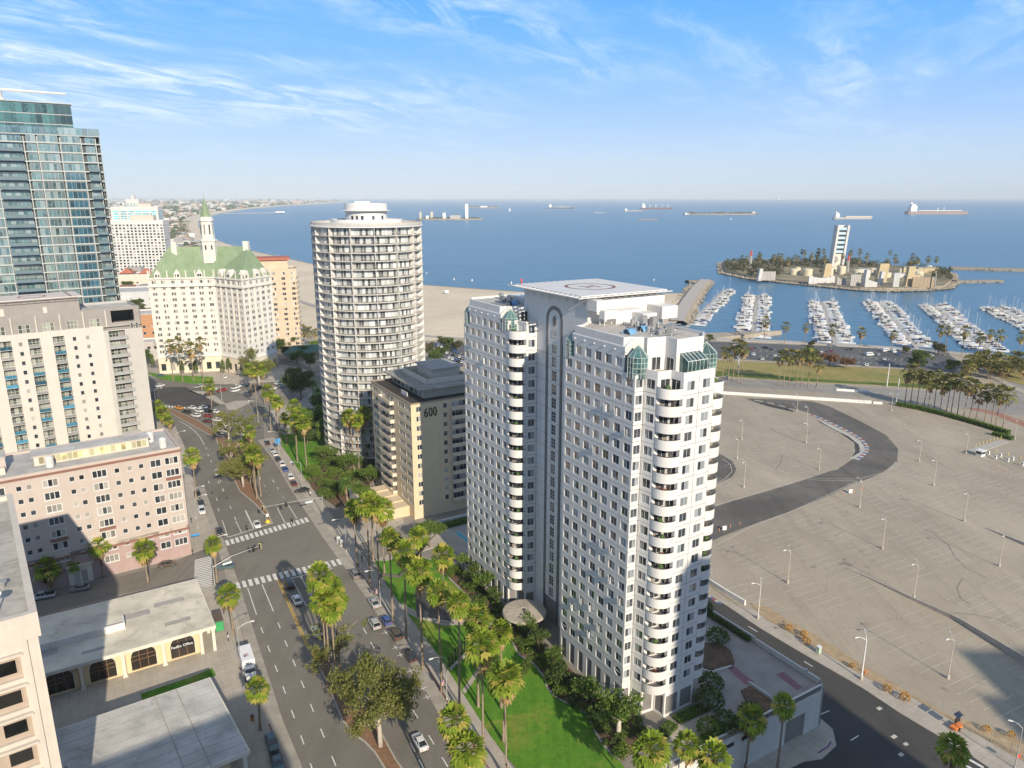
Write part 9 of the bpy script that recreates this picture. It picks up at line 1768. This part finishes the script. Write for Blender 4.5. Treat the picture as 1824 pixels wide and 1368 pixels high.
 while n<330:
  px_,py=r.uniform(1284,1702),r.uniform(467,516);edge=px_<1392 or px_>1664
  if not(py<477 or(edge and py<505)or r.random()<.03):continue
  p=at(px_,py,z);n+=1
  if not inside(p,inset(S,8)):continue
  for q in range(3):leaf_ball(g,(p[0]+r.uniform(-3,3),p[1]+r.uniform(-3,3),z+r.uniform(2.5,7.5)),r.uniform(2.5,4.5),26,r,1.0)
 tag(g.build('island_wood',L_OLIVE),kind='stuff')
 for i in range(46):
  p=at(r.uniform(1290,1694),r.uniform(470,486),z)
  if inside(p,inset(S,9)):palm('tall slim palm rising above the island trees',None,None,z,'far',1.3,'palms on the island',p,r.uniform(14,22))
island_()
# ================================================================== far islands and ships
def isle(label,x0,x1,y,bits):
 (xa,ya),(xb,yb)=at(x0,y,SEA),at(x1,y,SEA);cx,cy=(xa+xb)/2,ya;a=(xb-xa)/2;d_=a*.35;T=place('far_island',label,'island',(cx,cy,SEA));P=[(cx+a*math.cos(t),cy+d_*math.sin(t))for t in lin(0,2*math.pi*23/24,24)];b=MB();b.prism(P,SEA-1,SEA+a*.02+2);b.build('ground',M_ROCKT,T);g=MB();r=random.Random(x0)
 for _ in range(90):leaf_ball(g,(cx+r.uniform(-.9,.9)*a,cy-r.uniform(0,.5)*d_,SEA+6),a*.045,10,r,a*.02)
 tag(g.build('trees',L_OLIVE,T),kind='stuff')
 for px_,y1,w,mt in bits:X=(px_-CX)/FPX*(cy*CP+CAMH*SP);h=zat(y1,cy);wd=w/FPX*cy*.5;b=MB();b.box(X-wd,X+wd,cy-d_*.3-wd,cy-d_*.3+wd,SEA,h);b.build('tower' if y1<372 else 'block',mt,T)
WHF=plain('far_isle_white',(0.78,0.77,0.75),.7,.05);TNF=plain('far_isle_tan',(0.6,0.52,0.4),.8,.05)
isle('far island with tall white tower and pale blocks',742,860,391,[(832,363,5,WHF),(770,377,4,TNF),(792,379,5,WHF),(750,377,3,TNF),(762,384,5,WHF),(812,383,18,plain('far_isle_grey',(0.4,0.4,0.38)))]);isle('low dark island on the horizon behind the far tower island',824,888,370,[(862,367,12,WHF)]);isle('flat wooded island in the middle distance, right of centre',1216,1350,382,[(1340,377,5,WHF),(1222,379,8,WHF)])
def ship(label,x0,x1,y,col,kind):
 (xa,ya),(xb,yb)=at(x0,y,SEA),at(x1,y,SEA);L=xb-xa;T=place('ship',label,'ship',((xa+xb)/2,ya,SEA));cx=(xa+xb)/2;B=L*.14;h=L*.045 if kind!='barge' else L*.035;b=MB();P=[(cx-L/2,ya-B*.4),(cx-L*.46,ya-B*.5),(cx+L*.4,ya-B*.5),(cx+L*.5,ya),(cx+L*.4,ya+B*.5),(cx-L*.46,ya+B*.5),(cx-L/2,ya+B*.4)];b.prism(P,SEA-1,SEA+h,0,1);b.build('hull',[plain('hull_%d'%int(col[0]*100),col,.6,.1,.05),plain('ship_deck',(0.35,0.25,0.2),.8)],T)
 w=MB();hx=-1 if kind!='tug' else -1;w.box(cx-L*.46,cx-L*.36,ya-B*.4,ya+B*.4,SEA+h,SEA+h+L*.085);w.box(cx-L*.44,cx-L*.38,ya-B*.3,ya+B*.3,SEA+h+L*.085,SEA+h+L*.115);w.box(cx-L*.45,cx-L*.425,ya-B*.1,ya+B*.1,SEA+h+L*.11,SEA+h+L*.14)
 if kind!='barge':w.build('superstructure',WHF,T)
 if kind=='bulk':
  for q in range(4):b=MB();X=cx-L*.22+q*L*.19;b.tube([(X,ya,SEA+h),(X,ya,SEA+h+L*.1)],L*.008,5);b.tube([(X,ya,SEA+h+L*.09),(X+L*.05,ya,SEA+h+L*.07)],L*.005,4);b.build('deck_crane',WHF,T)
 if kind=='tanker':b=MB();b.tube([(cx-L*.3,ya,SEA+h+L*.012),(cx+L*.4,ya,SEA+h+L*.012)],L*.006,5);b.tube([(cx,ya,SEA+h),(cx,ya,SEA+h+L*.06)],L*.008,5);b.tube([(cx+L*.1,ya,SEA+h),(cx+L*.1,ya,SEA+h+L*.07)],L*.006,5);b.build('deck_pipes',WHF,T)
 if kind=='tug':b=MB();b.box(cx-L*.2,cx+L*.48,ya-B*.4,ya+B*.4,SEA+h,SEA+h*1.6);b.build('cargo',TNF,T)
RDH=(.30,.08,.07);DKH=(.07,.06,.07)
ship('dark tanker with white superstructure, left of centre on the horizon',976,1022,371.5,DKH,'tanker');ship('dark red bulk carrier with cranes, right of centre on the horizon',1141,1198,372.5,(.16,.05,.06),'bulk');ship('small grey tanker just left of the bulk carrier',1112,1146,377,(.25,.25,.27),'tanker');ship('low red-grey barge below the bulk carrier',1136,1172,391.5,(.3,.22,.2),'barge');ship('large red-hulled tanker at the far right',1614,1724,381.5,RDH,'tanker');ship('tug with flat barge above the island tower',1484,1553,390,(.4,.38,.36),'tug');ship('small pale ship near the horizon, far left',952,963,359.5,(.5,.5,.52),'tanker');ship('small dark ship on the horizon, right of centre',1383,1412,357.5,DKH,'tanker');ship('faint ship on the horizon at the right',1585,1612,354.5,(.3,.3,.32),'bulk');ship('faint ship on the horizon near the right edge',1640,1668,355,(.3,.3,.32),'tanker');ship('flat pale barge left of the bulk carrier',1058,1078,379,(.45,.45,.46),'barge');ship('faint ship left of the large red tanker',860,886,371,(.3,.3,.32),'barge')
for px_,py,lab,h in((908,376,'white sail on open water left of centre',26),(809,498,'tiny white buoy-like boat off the beach',2.6),(841,500,'small white boat off the beach before the tower',3),(911,505,'small white boat close to the tower roof',3.2),(1165,499,'small white boat beside the helipad',2.6),(760,487,'tiny white boat right of the round tower',2.4),(1302,391,'tiny white boat below the wooded island',9)):
 X,Y=at(px_,py,SEA);T=thing('small_sail',lab,'boat',(X,Y,SEA-.2),.5);b=hull_mb(h*.7,h*.2,h*.07);o=b.build('hull',M_HULL,T);o.color=(.8,.8,.8,1);b=MB();b.v=[(h*.02,0,h*.12),(-h*.3,.02,h*.14),(h*.02,0,h),(h*.3,.02,h*.12)];b.f=[(0,2,1),(0,3,2)];b.m=[0,0];b.tube([(h*.02,0,0),(h*.02,0,h)],h*.008,4);b.build('sail',WHF,T)
# pier with pavilion, lifeguard huts, beach path
T=place('pier','long pale pier reaching into the bay at the far left','pier',(*at(430,381.5,SEA),SEA));(xa,ya),(xb,yb)=at(398,382,SEA),at(506,380.6,SEA);m,l=frame_of((xa,ya),(xb,yb),SEA+5);b=MB();b.box(0,l,-5,5,0,1.5,0,m);b.build('deck',plain('pier_pale',(0.6,0.58,0.55)),T);b=MB();b.box(l-60,l,-18,18,1.5,9,0,m);b.build('pavilion',WHF,T)
for q in range(24):b=MB();e=m@Vector((l*q/24+10,0,0));b.box(-2,2,-4,4,SEA-2,SEA+5,0,Matrix.Translation((e.x,e.y,0)));b.build('pile',plain('pier_pile',(0.25,0.22,0.2)),T)
for px_,py,s_,lab in((795,523,1.0,'pale lifeguard hut on the beach right of the round tower'),(343,425,3.2,'pale beach building far along the sand'),(1150,528,1.0,'lifeguard hut behind the helipad')):
 X,Y=at(px_,py,-10);T=thing('lifeguard_hut',lab,'hut',(X,Y,-10.6),.3);b=MB();b.box(-2*s_,2*s_,-1.6*s_,1.6*s_,1.8*s_,4*s_);b.build('cabin',plain('hut_blue',(0.55,0.68,0.70)),T);b=MB();b.box(-2.6*s_,2.6*s_,-2.2*s_,2.2*s_,4*s_,4.3*s_);b.build('roof',WHF,T)
 for x in(-1.7,1.7):
  for y in(-1.3,1.3):b=MB();b.tube([(x*s_,y*s_,0),(x*s_,y*s_,1.8*s_)],.12*s_,5);b.build('leg',WHF,T)
mb=MB();strip(mb,G([(480,524),(520,532),(560,545),(620,560),(700,585),(760,599),(830,604),(900,606)],-9.2),-3.0,3.0,-8.97);structure('beach_path',mb,plain('path_grey',(0.36,0.34,0.31),.9,.15,.1))
mb=MB();mb.sheet(G([(762,612),(790,608),(835,612),(850,650),(775,648)],LOW),LOW+.01);structure('beach_car_park',mb,MATS['car_park_asphalt'])
# ================================================================== the town beyond: roofs and trees too many and too small to tell apart
def far_town():
 r=random.Random(44);mats=[plain('ft_white',(0.62,0.60,0.57)),plain('ft_tan',(0.46,0.38,0.3)),plain('ft_grey',(0.34,0.33,0.32)),plain('ft_red',(0.33,0.17,0.12)),plain('ft_tree',(0.055,0.075,0.035)),plain('ft_tree2',(0.09,0.10,0.05))];b=MB();land=far
 poly=[tuple(q)for q in INNER[6:]]+[(-14500,52000),(-50000,30000),(-50000,300),(-700,300),W(200,0)]
 n=0
 while n<5200:
  px_,py=r.uniform(180,620),352.6+(r.random()**2.2)*110;p=at(px_,py,-9)
  if not inside(p,poly)or p[1]>30000:continue
  s_=max(1.0,p[1]/2600);w,d_,h=r.uniform(7,22)*s_,r.uniform(7,20)*s_,r.uniform(4,9)*min(s_,2.6)*(2.2 if r.random()<.05 else 1)
  k=r.choice((0,0,0,1,1,2,3,4,4,4,4,5,5));z0=-9 if p[0]>-600 else -8
  if k>=4:b.lathe([(w*.5,z0),(w*.6,z0+h*.5),(w*.3,z0+h),(0,z0+h*1.05)],p[0],p[1],5,k)
  else:b.box(p[0]-w/2,p[0]+w/2,p[1]-d_/2,p[1]+d_/2,z0,z0+h,k)
  n+=1
 tag(b.build('distant_town',mats),kind='stuff')
far_town()
# near blocks of low houses on the terrace behind the glass tower
r=random.Random(12);tb=MB()
for i in range(420):
 X,Y=r.uniform(-900,-200),r.uniform(430,1150)
 if X>-250-(Y-430)*.35:continue
 w,d_,h=r.uniform(10,22),r.uniform(9,18),r.uniform(5,11);k=r.choice((0,0,1,2,3,4,4));
 if k==4:tb.lathe([(4,0),(5,5),(3,9),(0,10)],X,Y,6,4)
 else:tb.box(X-w/2,X+w/2,Y-d_/2,Y+d_/2,0,h,k)
tag(tb.build('terrace_houses',[MATS['ft_white'],MATS['ft_tan'],MATS['ft_grey'],MATS['ft_red'],MATS['ft_tree']]),kind='stuff')
# ================================================================== air
hz=MB();hz.box(-62000,62000,-62000,62000,SEA-4.0,340.0);hm,nt,b_=nodes_of('haze_air');nt.nodes.clear();vo=nt.nodes.new('ShaderNodeOutputMaterial');pv=nt.nodes.new('ShaderNodeVolumePrincipled');pv.inputs['Color'].default_value=(0.84,0.93,1.0,1);pv.inputs['Density'].default_value=5.2e-5;pv.inputs['Anisotropy'].default_value=-0.15;nt.links.new(pv.outputs[0],vo.inputs['Volume'])
tag(hz.build('haze',hm),kind='stuff')
